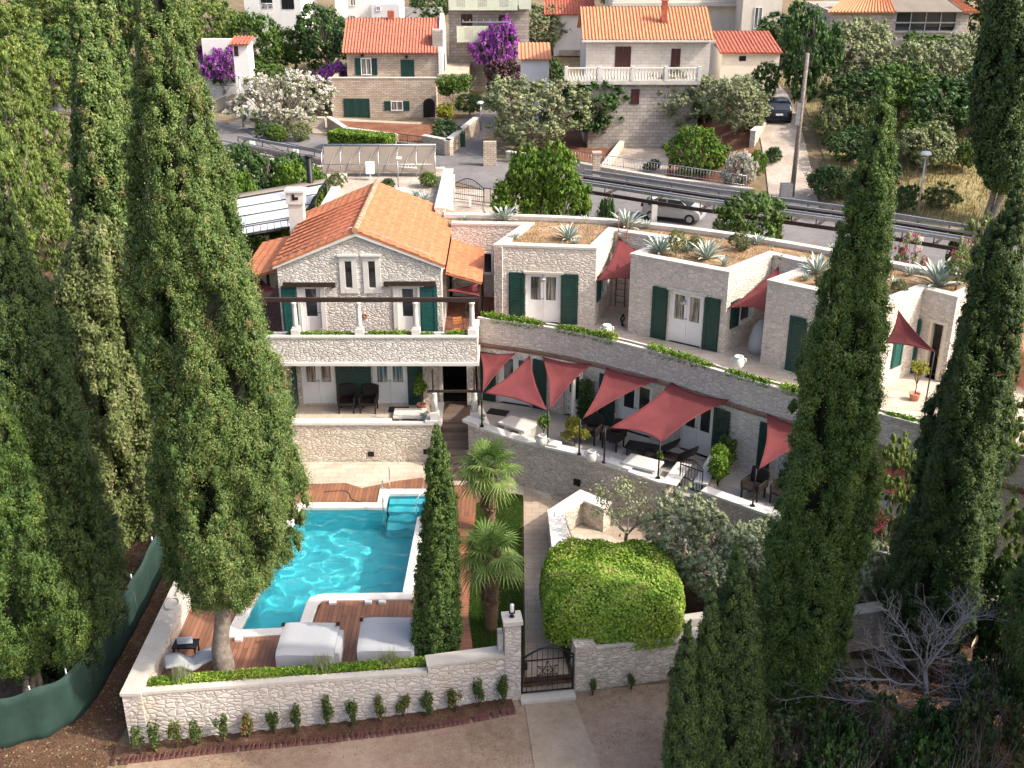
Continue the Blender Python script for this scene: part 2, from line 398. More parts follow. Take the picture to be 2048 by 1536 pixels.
M['olive_lit'] = leafy('silvery_olive_foliage_lit', [(0.19, 0.22, 0.12), (0.31, 0.36, 0.20), (0.44, 0.49, 0.31), (0.56, 0.59, 0.44)], trans=.3)  # olive copy with brighter leaves, offsetting the shade on the garden olives
M['dgreen'] = leafy("dark_broadleaf", [(0.020, 0.047, 0.014), (0.047, 0.101, 0.024), (0.081, 0.162, 0.035), (0.135, 0.216, 0.054)], trans=0.25)
M['mgreen'] = leafy("garden_foliage", [(0.039, 0.075, 0.015), (0.079, 0.149, 0.025), (0.146, 0.241, 0.040), (0.225, 0.322, 0.069)], trans=0.3)
M['bright'] = leafy("bright_foliage", [(0.05, 0.10, 0.012), (0.11, 0.20, 0.02), (0.19, 0.32, 0.03), (0.28, 0.40, 0.06)], trans=0.35)
M['vine'] = leafy("clipped_vine_foliage", [(0.062, 0.125, 0.015), (0.150, 0.263, 0.025), (0.263, 0.425, 0.037), (0.400, 0.500, 0.088), (0.425, 0.375, 0.150)], trans=0.3)
M['yellowg'] = leafy("yellow_green_foliage", [(0.12, 0.13, 0.02), (0.24, 0.25, 0.03), (0.36, 0.35, 0.05), (0.30, 0.22, 0.06)], trans=0.35)
M['brownbush'] = leafy("dry_bush_foliage", [(0.034, 0.058, 0.021), (0.075, 0.117, 0.038), (0.169, 0.147, 0.068), (0.338, 0.195, 0.101)], trans=0.15)
M['flower_white'] = leafy("white_blossom", [(0.55, 0.50, 0.44), (0.75, 0.70, 0.64), (0.80, 0.78, 0.72)], trans=0.3)
M['flower_purple'] = leafy("purple_blossom", [(0.22, 0.04, 0.28), (0.38, 0.09, 0.44), (0.50, 0.18, 0.55)], trans=0.3)
M['flower_pink'] = leafy("pink_blossom", [(0.32, 0.03, 0.09), (0.50, 0.08, 0.16), (0.60, 0.20, 0.22)], trans=0.3)
M['flower_orange'] = leafy("orange_blossom", [(0.5, 0.10, 0.03), (0.62, 0.22, 0.10)], trans=0.3)
M['darkpurple'] = leafy("dark_purple_leaves", [(0.04, 0.02, 0.025), (0.09, 0.04, 0.05), (0.15, 0.07, 0.09)], trans=0.2)
M['palm'] = leafy("palm_fronds", [(0.03, 0.07, 0.012), (0.07, 0.14, 0.025), (0.15, 0.24, 0.05), (0.30, 0.34, 0.12)], trans=0.3)
M['palm_dry'] = plain("palm_fibre", (0.20, 0.13, 0.075), rough=0.95, var=0.5, scale=18, bump=1.0)
M['agave'] = leafy("agave_leaves", [(0.24, 0.31, 0.27), (0.36, 0.43, 0.38), (0.60, 0.62, 0.50)], trans=0.05, rough=0.5)
M['grass'] = leafy("grass_blades", [(0.035, 0.075, 0.012), (0.07, 0.13, 0.02), (0.12, 0.19, 0.035)], trans=0.3)
M['hay'] = leafy("dry_grass_blades", [(0.10, 0.12, 0.04), (0.26, 0.22, 0.09), (0.42, 0.34, 0.18)], trans=0.3)
M['photinia'] = leafy("young_shrub_foliage", [(0.03, 0.055, 0.015), (0.07, 0.12, 0.03), (0.13, 0.16, 0.04), (0.22, 0.09, 0.04)], trans=0.25)

# ------------------------------------------------------------------ object helpers
def tag(o, label=None, cat=None, group=None, kind=None):
    if label: o['label'] = label
    if cat: o['category'] = cat
    if group: o['group'] = group
    if kind: o['kind'] = kind
    return o

def empty(name, loc=(0, 0, 0), label=None, cat=None, group=None):
    o = bpy.data.objects.new(name, None)
    o.empty_display_size = 0.3
    C.objects.link(o)
    o.location = loc
    return tag(o, label, cat, group)

class MB:
    """collects polygons and links them as one mesh object, in world metres"""
    def __init__(s): s.v = []; s.f = []; s.sm = []
    def add(s, vs, fs, smooth=False):
        n = len(s.v); s.v += [tuple(v) for v in vs]
        s.f += [tuple(i + n for i in f) for f in fs]; s.sm += [smooth] * len(fs)
    def box(s, c, d, rz=0.0, rx=0.0, ry=0.0):
        m = Matrix.Translation(Vector(c)) @ Matrix.Rotation(rz, 4, 'Z') @ Matrix.Rotation(ry, 4, 'Y') @ Matrix.Rotation(rx, 4, 'X')
        x, y, z = d[0] / 2, d[1] / 2, d[2] / 2
        vs = [m @ Vector(q) for q in ((-x, -y, -z), (x, -y, -z), (x, y, -z), (-x, y, -z), (-x, -y, z), (x, -y, z), (x, y, z), (-x, y, z))]
        s.add(vs, [(0, 3, 2, 1), (4, 5, 6, 7), (0, 1, 5, 4), (1, 2, 6, 5), (2, 3, 7, 6), (3, 0, 4, 7)])
        return s
    def b2(s, x0, x1, y0, y1, z0, z1):
        return s.box(((x0 + x1) / 2, (y0 + y1) / 2, (z0 + z1) / 2), (abs(x1 - x0), abs(y1 - y0), abs(z1 - z0)))
    def prism(s, poly, z0, z1, holes=()):
        """vertical prism of a plan polygon (list of (x, y)); z1 may be a function of (x, y)"""
        loops = [list(poly)] + [list(h) for h in holes]
        flat = [q for l in loops for q in l]
        tris = tessellate_polygon([[Vector((q[0], q[1], 0)) for q in l] for l in loops])
        zt = z1 if callable(z1) else (lambda x, y: z1)
        zb = z0 if callable(z0) else (lambda x, y: z0)
        n = len(flat)
        vs = [(q[0], q[1], zb(q[0], q[1])) for q in flat] + [(q[0], q[1], zt(q[0], q[1])) for q in flat]
        fs = []
        for a, b, c in tris:
            A, B, D = flat[a], flat[b], flat[c]
            cr = (B[0] - A[0]) * (D[1] - A[1]) - (B[1] - A[1]) * (D[0] - A[0])
            if cr < 0: b, c = c, b
            fs.append((a + n, b + n, c + n)); fs.append((a, c, b))
        o = 0
        for li, l in enumerate(loops):
            area = sum(l[i][0] * l[(i + 1) % len(l)][1] - l[(i + 1) % len(l)][0] * l[i][1] for i in range(len(l)))
            ccw = (area > 0) == (li == 0)
            for i in range(len(l)):
                a, b = o + i, o + (i + 1) % len(l)
                fs.append((a, b, b + n, a + n) if ccw else (b, a, a + n, b + n))
            o += len(l)
        s.add(vs, fs); return s
    def strip(s, path, w0, w1, z0, z1):
        """wall following a plan path; occupies offsets w0..w1 to the left of travel"""
        pts = [Vector((q[0], q[1])) for q in path]
        L, Rr = offset(pts, w1), offset(pts, w0)
        n = len(pts); vs = []
        for i in range(n):
            vs += [(Rr[i][0], Rr[i][1], z0), (L[i][0], L[i][1], z0), (L[i][0], L[i][1], z1), (Rr[i][0], Rr[i][1], z1)]
        fs = []
        for i in range(n - 1):
            a = i * 4; b = a + 4
            fs += [(a, b, b + 3, a + 3), (b + 1, a + 1, a + 2, b + 2), (a + 3, b + 3, b + 2, a + 2), (a + 1, b + 1, b, a)]
        fs += [(0, 3, 2, 1), ((n - 1) * 4, (n - 1) * 4 + 1, (n - 1) * 4 + 2, (n - 1) * 4 + 3)]
        s.add(vs, fs); return s
    def tube(s, pts, r, n=8, r1=None, smooth=True, cap=True):
        pts = [Vector(p) for p in pts]; m = len(pts)
        rs = r if isinstance(r, (list, tuple)) else [r + ((r1 if r1 is not None else r) - r) * i / max(1, m - 1) for i in range(m)]
        vs = []; ref = None
        for i, p in enumerate(pts):
            t = (pts[min(i + 1, m - 1)] - pts[max(i - 1, 0)]).normalized()
            if ref is None:
                ref = t.cross(Vector((0, 0, 1)))
                if ref.length < 0.1: ref = t.cross(Vector((0, 1, 0)))
                ref.normalize()
            else:
                ref = (ref - t * ref.dot(t)).normalized()
            q = t.cross(ref)
            for k in range(n):
                a = 2 * math.pi * k / n
                vs.append(p + (ref * math.cos(a) + q * math.sin(a)) * rs[i])
        fs = [(i * n + k, i * n + (k + 1) % n, (i + 1) * n + (k + 1) % n, (i + 1) * n + k) for i in range(m - 1) for k in range(n)]
        s.add(vs, fs, smooth)
        if cap:
            k0 = len(s.v) - len(vs)
            s.f.append(tuple(k0 + k for k in reversed(range(n)))); s.f.append(tuple(k0 + (m - 1) * n + k for k in range(n))); s.sm += [False, False]
        return s
    def lathe(s, prof, c=(0, 0, 0), n=20, smooth=True):
        vs = []
        for r, z in prof:
            for k in range(n):
                a = 2 * math.pi * k / n
                vs.append((c[0] + r * math.cos(a), c[1] + r * math.sin(a), c[2] + z))
        m = len(prof)
        fs = [(i * n + k, i * n + (k + 1) % n, (i + 1) * n + (k + 1) % n, (i + 1) * n + k) for i in range(m - 1) for k in range(n)]
        fs += [tuple(reversed(range(n))), tuple((m - 1) * n + k for k in range(n))]
        s.add(vs, fs, smooth); return s
    def grid(s, fn, nu, nv, smooth=True, thick=0.0):
        """surface fn(u, v) with u, v in 0..1; thick pushes a second skin along -normal"""
        pts = [[Vector(fn(i / nu, j / nv)) for j in range(nv + 1)] for i in range(nu + 1)]
        vs = [p for row in pts for p in row]
        fs = [(i * (nv + 1) + j, (i + 1) * (nv + 1) + j, (i + 1) * (nv + 1) + j + 1, i * (nv + 1) + j + 1) for i in range(nu) for j in range(nv)]
        if thick:
            nn = []
            for i in range(nu + 1):
                for j in range(nv + 1):
                    du = pts[min(i + 1, nu)][j] - pts[max(i - 1, 0)][j]; dv = pts[i][min(j + 1, nv)] - pts[i][max(j - 1, 0)]
                    c = du.cross(dv)
                    nn.append(c.normalized() if c.length > 1e-9 else Vector((0, 0, 1)))
            k = len(vs)
            vs = vs + [v - q * thick for v, q in zip(vs, nn)]
            fs2 = [tuple(reversed([a + k for a in f])) for f in fs]
            W = nv + 1
            rim = [(j, j + 1) for j in range(nv)] + [(nu * W + j + 1, nu * W + j) for j in range(nv)]
            rim += [((i + 1) * W, i * W) for i in range(nu)] + [(i * W + nv, (i + 1) * W + nv) for i in range(nu)]
            fs = fs + fs2 + [(a, b, b + k, a + k) for a, b in rim]
        s.add(vs, fs, smooth); return s
    def build(s, name, mat, parent=None, label=None, cat=None, group=None, kind=None, bevel=0.0, shift=None):
        me = bpy.data.meshes.new(name)
        off = Vector((0, 0, 0))
        if parent is not None:
            off = Vector(parent.location)
            q = parent.parent
            while q is not None:
                off += Vector(q.location); q = q.parent
        elif shift is not None:
            off = Vector(shift)
        V = np.array(s.v, dtype=np.float64)
        me.from_pydata((V - np.array(off)).tolist(), [], s.f)
        me.polygons.foreach_set("use_smooth", s.sm)
        # face UVs in metres (u along the level direction, v up the face)
        me.update()
        nl = len(me.loops); nf = len(me.polygons)
        nor = np.empty(nf * 3); me.polygons.foreach_get("normal", nor); nor = nor.reshape(-1, 3)
        tot = np.empty(nf, dtype=np.int32); me.polygons.foreach_get("loop_total", tot)
        vi = np.empty(nl, dtype=np.int32); me.loops.foreach_get("vertex_index", vi)
        fn = np.repeat(nor, tot, axis=0)
        t = np.stack([-fn[:, 1], fn[:, 0], np.zeros(nl)], 1)
        ln = np.linalg.norm(t, axis=1)
        flat = ln < 0.25
        t[flat] = (1, 0, 0); ln[flat] = 1
        t /= ln[:, None]
        bt = np.cross(fn, t)
        p = V[vi]
        uv = np.stack([(p * t).sum(1), (p * bt).sum(1)], 1)
        ul = me.uv_layers.new(name="UVMap")
        ul.data.foreach_set("uv", uv.ravel())
        if mat is not None: me.materials.append(mat)
        o = bpy.data.objects.new(name, me)
        C.objects.link(o)
        if parent is not None: o.parent = parent
        elif shift is not None: o.location = shift
        if bevel:
            bm = o.modifiers.new("bevel", 'BEVEL'); bm.width = bevel; bm.segments = 2; bm.limit_method = 'ANGLE'
        return tag(o, label, cat, group, kind)

def offset(pts, d):
    """offset a plan polyline d to its left"""
    pts = [Vector((p[0], p[1])) for p in pts]; out = []
    n = len(pts)
    for i in range(n):
        a = (pts[i] - pts[i - 1]).normalized() if i > 0 else None
        b = (pts[i + 1] - pts[i]).normalized() if i < n - 1 else None
        if a is None: nn = Vector((-b.y, b.x)); k = 1
        elif b is None: nn = Vector((-a.y, a.x)); k = 1
        else:
            nn = Vector((-(a.y + b.y), a.x + b.x)).normalized()
            k = 1 / max(0.35, nn.dot(Vector((-a.y, a.x))))
        out.append(pts[i] + nn * d * k)
    return out

def spline(pts, n=8):
    """Catmull-Rom through plan or space points"""
    pts = [Vector(p) for p in pts]; out = []
    for i in range(len(pts) - 1):
        p0 = pts[max(0, i - 1)]; p1 = pts[i]; p2 = pts[i + 1]; p3 = pts[min(len(pts) - 1, i + 2)]
        for k in range(n):
            t = k / n
            out.append(0.5 * ((2 * p1) + (p2 - p0) * t + (2 * p0 - 5 * p1 + 4 * p2 - p3) * t * t + (3 * p1 - p0 - 3 * p2 + p3) * t ** 3))
    out.append(pts[-1]); return out

def copy_tree(o, parent=None):
    c = o.copy(); C.objects.link(c)
    if parent is not None: c.parent = parent
    for ch in list(o.children): copy_tree(ch, c)
    return c

class WF:
    """a vertical wall plane from A to B seen from its outer side (A on the left)"""
    def __init__(s, A, B):
        s.A = Vector((A[0], A[1])); s.B = Vector((B[0], B[1]))
        s.L = (s.B - s.A).length; s.u = (s.B - s.A) / s.L
        s.n = Vector((s.u.y, -s.u.x))
        s.rz = math.atan2(s.u.y, s.u.x)
    def at(s, u, d=0.0):
        return s.A + s.u * u + s.n * d
    def box(s, mb, u0, u1, z0, z1, d0, d1):
        c = s.at((u0 + u1) / 2, (d0 + d1) / 2)
        mb.box((c.x, c.y, (z0 + z1) / 2), (abs(u1 - u0), abs(d1 - d0), abs(z1 - z0)), rz=s.rz)
        return mb
    def px(s, px, py):
        """where a line of sight of the survey photo meets this wall: (u, z)"""
        d = ray(px, py)
        t = (s.A.x * s.n.x + s.A.y * s.n.y) / (d.x * s.n.x + d.y * s.n.y)
        q = Vector((d.x * t, d.y * t))
        return (q - s.A).dot(s.u), CAM_H + d.z * t
    def wall(s, mb, z0, z1, th, holes=(), u0=0.0, u1=None):
        u1 = s.L if u1 is None else u1
        hs = sorted(holes)
        cur = u0
        for (a, b, c, d) in hs:
            if a > cur: s.box(mb, cur, a, z0, z1, -th, 0)
            if c > z0: s.box(mb, a, b, z0, c, -th, 0)
            if d < z1: s.box(mb, a, b, d, z1, -th, 0)
            cur = b
        if cur < u1: s.box(mb, cur, u1, z0, z1, -th, 0)
        return mb
# ------------------------------------------------------------------ foliage
def leaf_object(name, pts, size, mat, parent=None, val=None, up=0.3, aspect=0.55, outward=None, droop=0.0, shift=(0, 0, 0), face_jit=0.42):
    """one diamond-shaped leaf per point, as a single mesh"""
    pts = np.asarray(pts, dtype=np.float64); n = len(pts)
    sz = np.broadcast_to(np.asarray(size, dtype=np.float64), (n,)) * rng.uniform(0.7, 1.3, n)
    d = rng.normal(size=(n, 3)); d /= np.linalg.norm(d, axis=1)[:, None]
    if outward is not None:
        d = d + np.asarray(outward) * 1.0
    d[:, 2] += up - droop
    d /= np.linalg.norm(d, axis=1)[:, None]
    e = rng.normal(size=(n, 3)); e = np.cross(d, e); e /= np.linalg.norm(e, axis=1)[:, None] + 1e-9
    if outward is not None:   # leaf blades face away from the middle of their tuft
        nn = np.asarray(outward) + rng.normal(size=(n, 3)) * face_jit
        nn /= np.linalg.norm(nn, axis=1)[:, None] + 1e-9
        r3 = rng.normal(size=(n, 3)); r3[:, 2] += up * 2.5
        d = r3 - nn * (r3 * nn).sum(1)[:, None]; d /= np.linalg.norm(d, axis=1)[:, None] + 1e-9
        e = np.cross(nn, d)
    a = d * (sz / 2)[:, None]; b = e * (sz * aspect / 2)[:, None]
    V = np.stack([pts - a, pts + b - a * 0.1, pts + a, pts - b - a * 0.1], 1).reshape(-1, 3) - np.array(shift)
    me = bpy.data.meshes.new(name)
    me.vertices.add(4 * n); me.loops.add(4 * n); me.polygons.add(n)
    me.vertices.foreach_set("co", V.ravel())
    me.loops.foreach_set("vertex_index", np.arange(4 * n, dtype=np.int32))
    me.polygons.foreach_set("loop_start", np.arange(0, 4 * n, 4, dtype=np.int32))
    v = rng.uniform(0, 1, n) if val is None else np.clip(val + rng.normal(0, 0.10, n), 0, 1)
    at = me.attributes.new("v", 'FLOAT', 'FACE')
    at.data.foreach_set("value", v.astype(np.float32))
    me.update(calc_edges=True)
    me.materials.append(mat)
    o = bpy.data.objects.new(name, me); C.objects.link(o)
    if parent is not None: o.parent = parent
    return o

def sphere_dirs(n):
    d = rng.normal(size=(n, 3)); return d / np.linalg.norm(d, axis=1)[:, None]

def clumps(centers, rad, per, squash=(1, 1, 1), shell=0.55):
    """scatter points in little balls round each clump centre"""
    k = len(centers)
    d = sphere_dirs(k * per).reshape(k, per, 3)
    r = rng.uniform(shell, 1, (k, per, 1)) * np.broadcast_to(np.asarray(rad, dtype=float).reshape(-1, 1, 1), (k, per, 1))
    p = centers[:, None, :] + d * r * np.array(squash)
    return p.reshape(-1, 3), d.reshape(-1, 3)

_bm = bmesh.new(); bmesh.ops.create_icosphere(_bm, subdivisions=1, radius=1.0)
ICO_V = np.array([v.co[:] for v in _bm.verts]); ICO_F = np.array([[v.index for v in f.verts] for f in _bm.faces], dtype=np.int32); _bm.free()
def tufts(name, cen, rad, mat, parent, val, zs=1.15, jit=0.28):
    """solid lumpy tufts, one per clump centre, with a ragged surface"""
    k = len(cen); nv = len(ICO_V); nf = len(ICO_F)
    th = rng.uniform(0, 6.28, k); c, s = np.cos(th)[:, None], np.sin(th)[:, None]
    V = np.stack([ICO_V[None, :, 0] * c - ICO_V[None, :, 1] * s, ICO_V[None, :, 0] * s + ICO_V[None, :, 1] * c, np.repeat(ICO_V[None, :, 2] * zs, k, 0)], -1)
    V = V * (np.asarray(rad)[:, None, None] * (1 + rng.normal(0, jit, (k, nv, 1)))) + cen[:, None, :]
    F = (ICO_F[None] + (np.arange(k, dtype=np.int32) * nv)[:, None, None]).reshape(-1)
    me = bpy.data.meshes.new(name)
    me.vertices.add(k * nv); me.loops.add(k * nf * 3); me.polygons.add(k * nf)
    me.vertices.foreach_set("co", V.ravel()); me.loops.foreach_set("vertex_index", F)
    me.polygons.foreach_set("loop_start", np.arange(0, k * nf * 3, 3, dtype=np.int32))
    at = me.attributes.new("v", 'FLOAT', 'FACE')
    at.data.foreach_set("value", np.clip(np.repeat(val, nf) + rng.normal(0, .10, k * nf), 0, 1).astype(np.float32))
    me.update(calc_edges=True); me.materials.append(mat)
    return me

def join_mesh(o, me2):
    """add a second mesh's faces to a foliage object"""
    bm = bmesh.new(); bm.from_mesh(o.data); bm.from_mesh(me2); bm.to_mesh(o.data); bm.free(); bpy.data.meshes.remove(me2)

def noise1(x, ph, f=1.0):
    return np.sin(x * f + ph) * 0.5 + np.sin(x * f * 2.3 + ph * 1.7) * 0.3 + np.sin(x * f * 5.1 + ph * 0.6) * 0.2

def cypress_parts(h, prof, n_clump, per, leaf, mat, root, base=1.0, lobes=5, rough=0.16, trunk_r=0.25, lean=(0, 0), spire=True, core=0.5, clump_r=0.2, trunk_mat='bark', trunks=1, holes=14):
    """prof: list of (height fraction, radius); flame-shaped upright tufts over a solid core coloured dark as inner shade"""
    hs = np.array([p[0] for p in prof]) * h; rs = np.array([p[1] for p in prof])
    ox_ = np.array([p[2] if len(p) > 2 else 0.0 for p in prof])
    ph = rng.uniform(0, 6.28, 8)
    def radius(z, a):
        r = np.interp(z, hs, rs)
        m = 1 + rough * (noise1(a * 2 + z * 0.35, ph[0], 1.5) + 0.8 * noise1(z * 1.3 + np.sin(a * 3 + ph[1]) * 2, ph[2], 1.0))
        m += 0.6 * rough * np.sin(a * lobes + ph[3] + 0.9 * np.sin(z * 0.6 + ph[4]))
        return r * np.clip(m, 0.5, 1.5)
    w = np.interp(np.linspace(0, 1, 400) * h, hs, rs) * (np.linspace(0, 1, 400) * h >= hs[0]); w /= w.sum()
    z = rng.choice(np.linspace(0, 1, 400) * h, n_clump, p=w) + rng.uniform(-0.5, 0.5, n_clump) * h / 400
    a = rng.uniform(0, 2 * np.pi, n_clump)
    rr = radius(z, a) * rng.uniform(0.82, 1.02, n_clump)
    # dark hollows
    keep = np.ones(n_clump, bool)
    for _ in range(holes):
        hz = rng.uniform(hs[0], h * 0.9); ha = rng.uniform(0, 6.28); hr = rng.uniform(0.15, 0.34)
        rloc = np.interp(hz, hs, rs); hr = min(hr, .22 * rloc)
        da = (a - ha + np.pi) % (2 * np.pi) - np.pi
        keep &= ~(((z - hz) / (hr * 2.4)) ** 2 + (da * rloc / hr) ** 2 < 1)
    z, a, rr = z[keep], a[keep], rr[keep]; n_clump = len(z)
    deep = rng.uniform(size=n_clump) < 0.16
    rr = np.where(deep, rr * 0.72, rr)
    cx = rr * np.cos(a) + np.interp(z, hs, ox_); cy = rr * np.sin(a) + lean[1] * z / h
    cen = np.stack([cx, cy, z], 1)
    cr = clump_r * rng.uniform(0.6, 1.35, n_clump) * np.clip(np.interp(z, hs, rs) / max(rs) + 0.35, 0.4, 1.1)
    pts, d = clumps(cen, cr, per, (1, 1, 1.5), shell=0.4)
    top_lit = 0.12 * (pts[:, 2] - np.repeat(z, per))  # leaf colour lightens towards each clump's top, as if lit from above
    c0 = np.clip(rng.normal(0.46, 0.15, n_clump), 0, 0.85)
    cval = np.repeat(c0, per)
    brown = np.repeat(rng.uniform(size=n_clump) < 0.035, per)
    cval = np.where(brown, 1.0, np.clip(cval + top_lit, 0, 0.86))
    crown = leaf_object("crown", pts, leaf, mat, root, cval, up=0.55, outward=d * 0.8 + np.stack([np.cos(np.repeat(a, per)), np.sin(np.repeat(a, per)), np.full(len(d), .25)], 1) * 0.45, aspect=0.5)
    join_mesh(crown, tufts("tufts", cen * np.array([.97, .97, 1]), cr * 0.42, mat, root, c0 * .35, zs=1.5, jit=.34))  # tufts coloured darker than their leaves, as shade inside the clump
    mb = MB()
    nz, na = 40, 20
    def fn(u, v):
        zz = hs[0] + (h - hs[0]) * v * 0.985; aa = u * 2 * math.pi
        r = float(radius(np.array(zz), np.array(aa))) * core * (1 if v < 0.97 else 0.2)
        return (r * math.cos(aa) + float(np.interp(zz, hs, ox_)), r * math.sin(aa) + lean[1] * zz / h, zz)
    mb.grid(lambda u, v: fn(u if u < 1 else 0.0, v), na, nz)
    mb.build("shade_core", M['core'], root)
    for k in range(trunks):
        mb = MB(); pts_t = []
        ox, oy = (0, 0) if trunks == 1 else (random.uniform(-.4, .4), random.uniform(-.4, .4))
        zt = hs[0] + 1.5
        for i in range(9):
            t = i / 8
            pts_t.append((ox + float(np.interp(zt, hs, ox_)) * t * t + 0.03 * math.sin(i * 2.1 + k), oy + lean[1] * zt * t / h, zt * t - 0.15))
        mb.tube(pts_t, [trunk_r * (1.3 - 0.45 * min(1, i / 3)) for i in range(9)], 14)
        mb.build("trunk", M[trunk_mat], root)
    return crown

def cypress(name, loc, label, h, prof, n_clump, per=26, leaf=0.1, mat='cyp', group=None, **kw):
    root = empty(name, (0, 0, 0), label, "cypress", group)
    cypress_parts(h, prof, n_clump, per, leaf, M[mat], root, **kw)
    root.location = loc
    return root

def branchy(mb, p, d, length, r, depth, spread=0.6, up=0.25, out=None):
    """recursive limb"""
    steps = 4; pts = [Vector(p)]; dd = Vector(d).normalized()
    for i in range(steps):
        dd = (dd + Vector((random.uniform(-1, 1), random.uniform(-1, 1), random.uniform(-.5, 1))) * 0.16).normalized()
        pts.append(pts[-1] + dd * length / steps)
    mb.tube(pts, r, 7, r1=r * 0.55, cap=False)
    if out is not None: out.append(pts[-1])
    if depth > 0:
        for k in range(random.choice((2, 3))):
            nd = (dd + Vector((random.uniform(-1, 1), random.uniform(-1, 1), random.uniform(-.3, .8) + up)) * spread).normalized()
            branchy(mb, pts[-1] if k else pts[-2], nd, length * random.uniform(0.6, 0.8), r * 0.55, depth - 1, spread, up, out)

def tree_template(name, h, rx, rz, lobes, n_clump, per, leaf, mat, trunk_h, trunk_r=0.16, cl=0.28, up=0.2, gap=0.0, flowers=None, bark='bark', core=True, flat=1.0, ry=None, fl_per=6, stems=None, droop=0.0, low=0.8, main=0.6):
    """broad tree: limbs, and a crown of lobes each covered with leaf clumps; h = top of crown"""
    root = empty(name, (0, 0, 0))
    ry = ry or rx
    cz = h - rz
    L = []
    for i in range(lobes):
        d = sphere_dirs(1)[0]; d[2] = abs(d[2]) * flat if random.random() < 0.45 else -abs(d[2]) * low
        k = random.uniform(0.45, 0.72)
        L.append((np.array([d[0] * rx * k, d[1] * ry * k, cz + d[2] * rz * k]), random.uniform(0.34, 0.52)))
    L.append((np.array([0, 0, cz]), main))
    tot = sum(l[1] ** 2 for l in L); P_, D_, V_, CC, CV = [], [], [], [], []
    for c, s in L:
        nc = max(4, int(n_clump * s * s / tot))
        d = sphere_dirs(nc); d = d[d[:, 2] > -0.85]
        ph = rng.uniform(0, 6, 3)
        bump = 1 + 0.14 * np.sin(d[:, 0] * 7 + ph[0]) * np.sin(d[:, 1] * 6 + ph[1]) + 0.10 * np.sin(d[:, 2] * 9 + ph[2])
        cen = c + d * np.array([rx, ry, rz]) * s * (bump * rng.uniform(0.82, 1.08, len(d)))[:, None]
        if gap:
            cen = cen[rng.uniform(size=len(cen)) > gap]
        # drop clumps buried in other lobes
        keep = np.ones(len(cen), bool)
        for c2, s2 in L:
            if c2 is c: continue
            q = ((cen - c2) / (np.array([rx, ry, rz]) * s2 * 0.72)); keep &= (q ** 2).sum(1) > 1
        cen = cen[keep]
        if not len(cen): continue
        p, dd = clumps(cen, cl * rng.uniform(0.6, 1.3, len(cen)), per)
        c0 = np.clip(rng.normal(0.45 + random.uniform(-.1, .12), 0.2, len(cen)), 0, 1)
        CC.append(cen); CV.append(c0)
        P_.append(p); D_.append(dd); V_.append(np.repeat(c0, per))
    p = np.concatenate(P_); dd = np.concatenate(D_); vv = np.concatenate(V_)
    ok = p[:, 2] > 0.03
    p, dd, vv = p[ok], dd[ok], vv[ok]
    cr_ = leaf_object("crown", p, leaf, mat, root, vv, up=up, outward=dd * 0.9, droop=droop, face_jit=.5)
    CC = np.concatenate(CC); CV = np.concatenate(CV); ok = CC[:, 2] > .15
    if core: join_mesh(cr_, tufts("tufts", CC[ok], np.full(ok.sum(), cl * .5), mat, root, CV[ok] * .4, zs=.9, jit=.35))  # tufts take a darker leaf colour for the shade within the crown
    if flowers:
        fm, cnt, fs, top = flowers
        idx = rng.choice(len(p), cnt)
        fp = p[idx]
        if top is not None:
            fp = fp[fp[:, 2] > top * h]
        dirn = fp - np.array([0, 0, cz * 0.7]); dirn /= np.linalg.norm(dirn, axis=1)[:, None]
        fp2, fd = clumps(fp + dirn * 0.12, np.full(len(fp), fs * 0.9), fl_per)
        leaf_object("blossom", fp2, fs, M[fm], root, None, up=0.4, aspect=0.9)
    mb = MB()
    ns = stems or 1
    for k in range(ns):
        a0 = random.uniform(0, 6.28)
        base = Vector((0.12 * math.cos(a0) * (ns > 1), 0.12 * math.sin(a0) * (ns > 1), -0.1))
        top = Vector((base.x + 0.25 * math.cos(a0) * (rx / 3), base.y + 0.25 * math.sin(a0) * (rx / 3), max(0.3, trunk_h)))
        mb.tube([base, base.lerp(top, 0.35) + Vector((0.05, -0.03, 0)), base.lerp(top, 0.7) + Vector((-0.04, 0.05, 0)), top], [trunk_r * 1.25, trunk_r, trunk_r * 0.9, trunk_r * 0.75], 10)
        for q in range(5):
            a = a0 + q * 1.257 + random.uniform(-.4, .4)
            branchy(mb, top - Vector((0, 0, 0.15)), (math.cos(a), math.sin(a), 0.9), max(0.3, (cz - trunk_h) * 0.55 + rx * 0.3), trunk_r * 0.5, 2)
    mb.build("trunk", M[bark], root)
    return root

_used = {}
def place(tpl, loc, label, cat, group=None, s=1.0, rz=None, sz=None, name=None):
    """first use moves the template itself, later uses copy it with its parts"""
    if tpl.name in _used:
        o = copy_tree(tpl)
    else:
        _used[tpl.name] = True; o = tpl
    o.location = loc
    o.rotation_euler = (0, 0, random.uniform(0, 6.28) if rz is None else rz)
    o.scale = (s, s, sz if sz is not None else s)
    if 'group' in o: del o['group']
    return tag(o, label, cat, group)

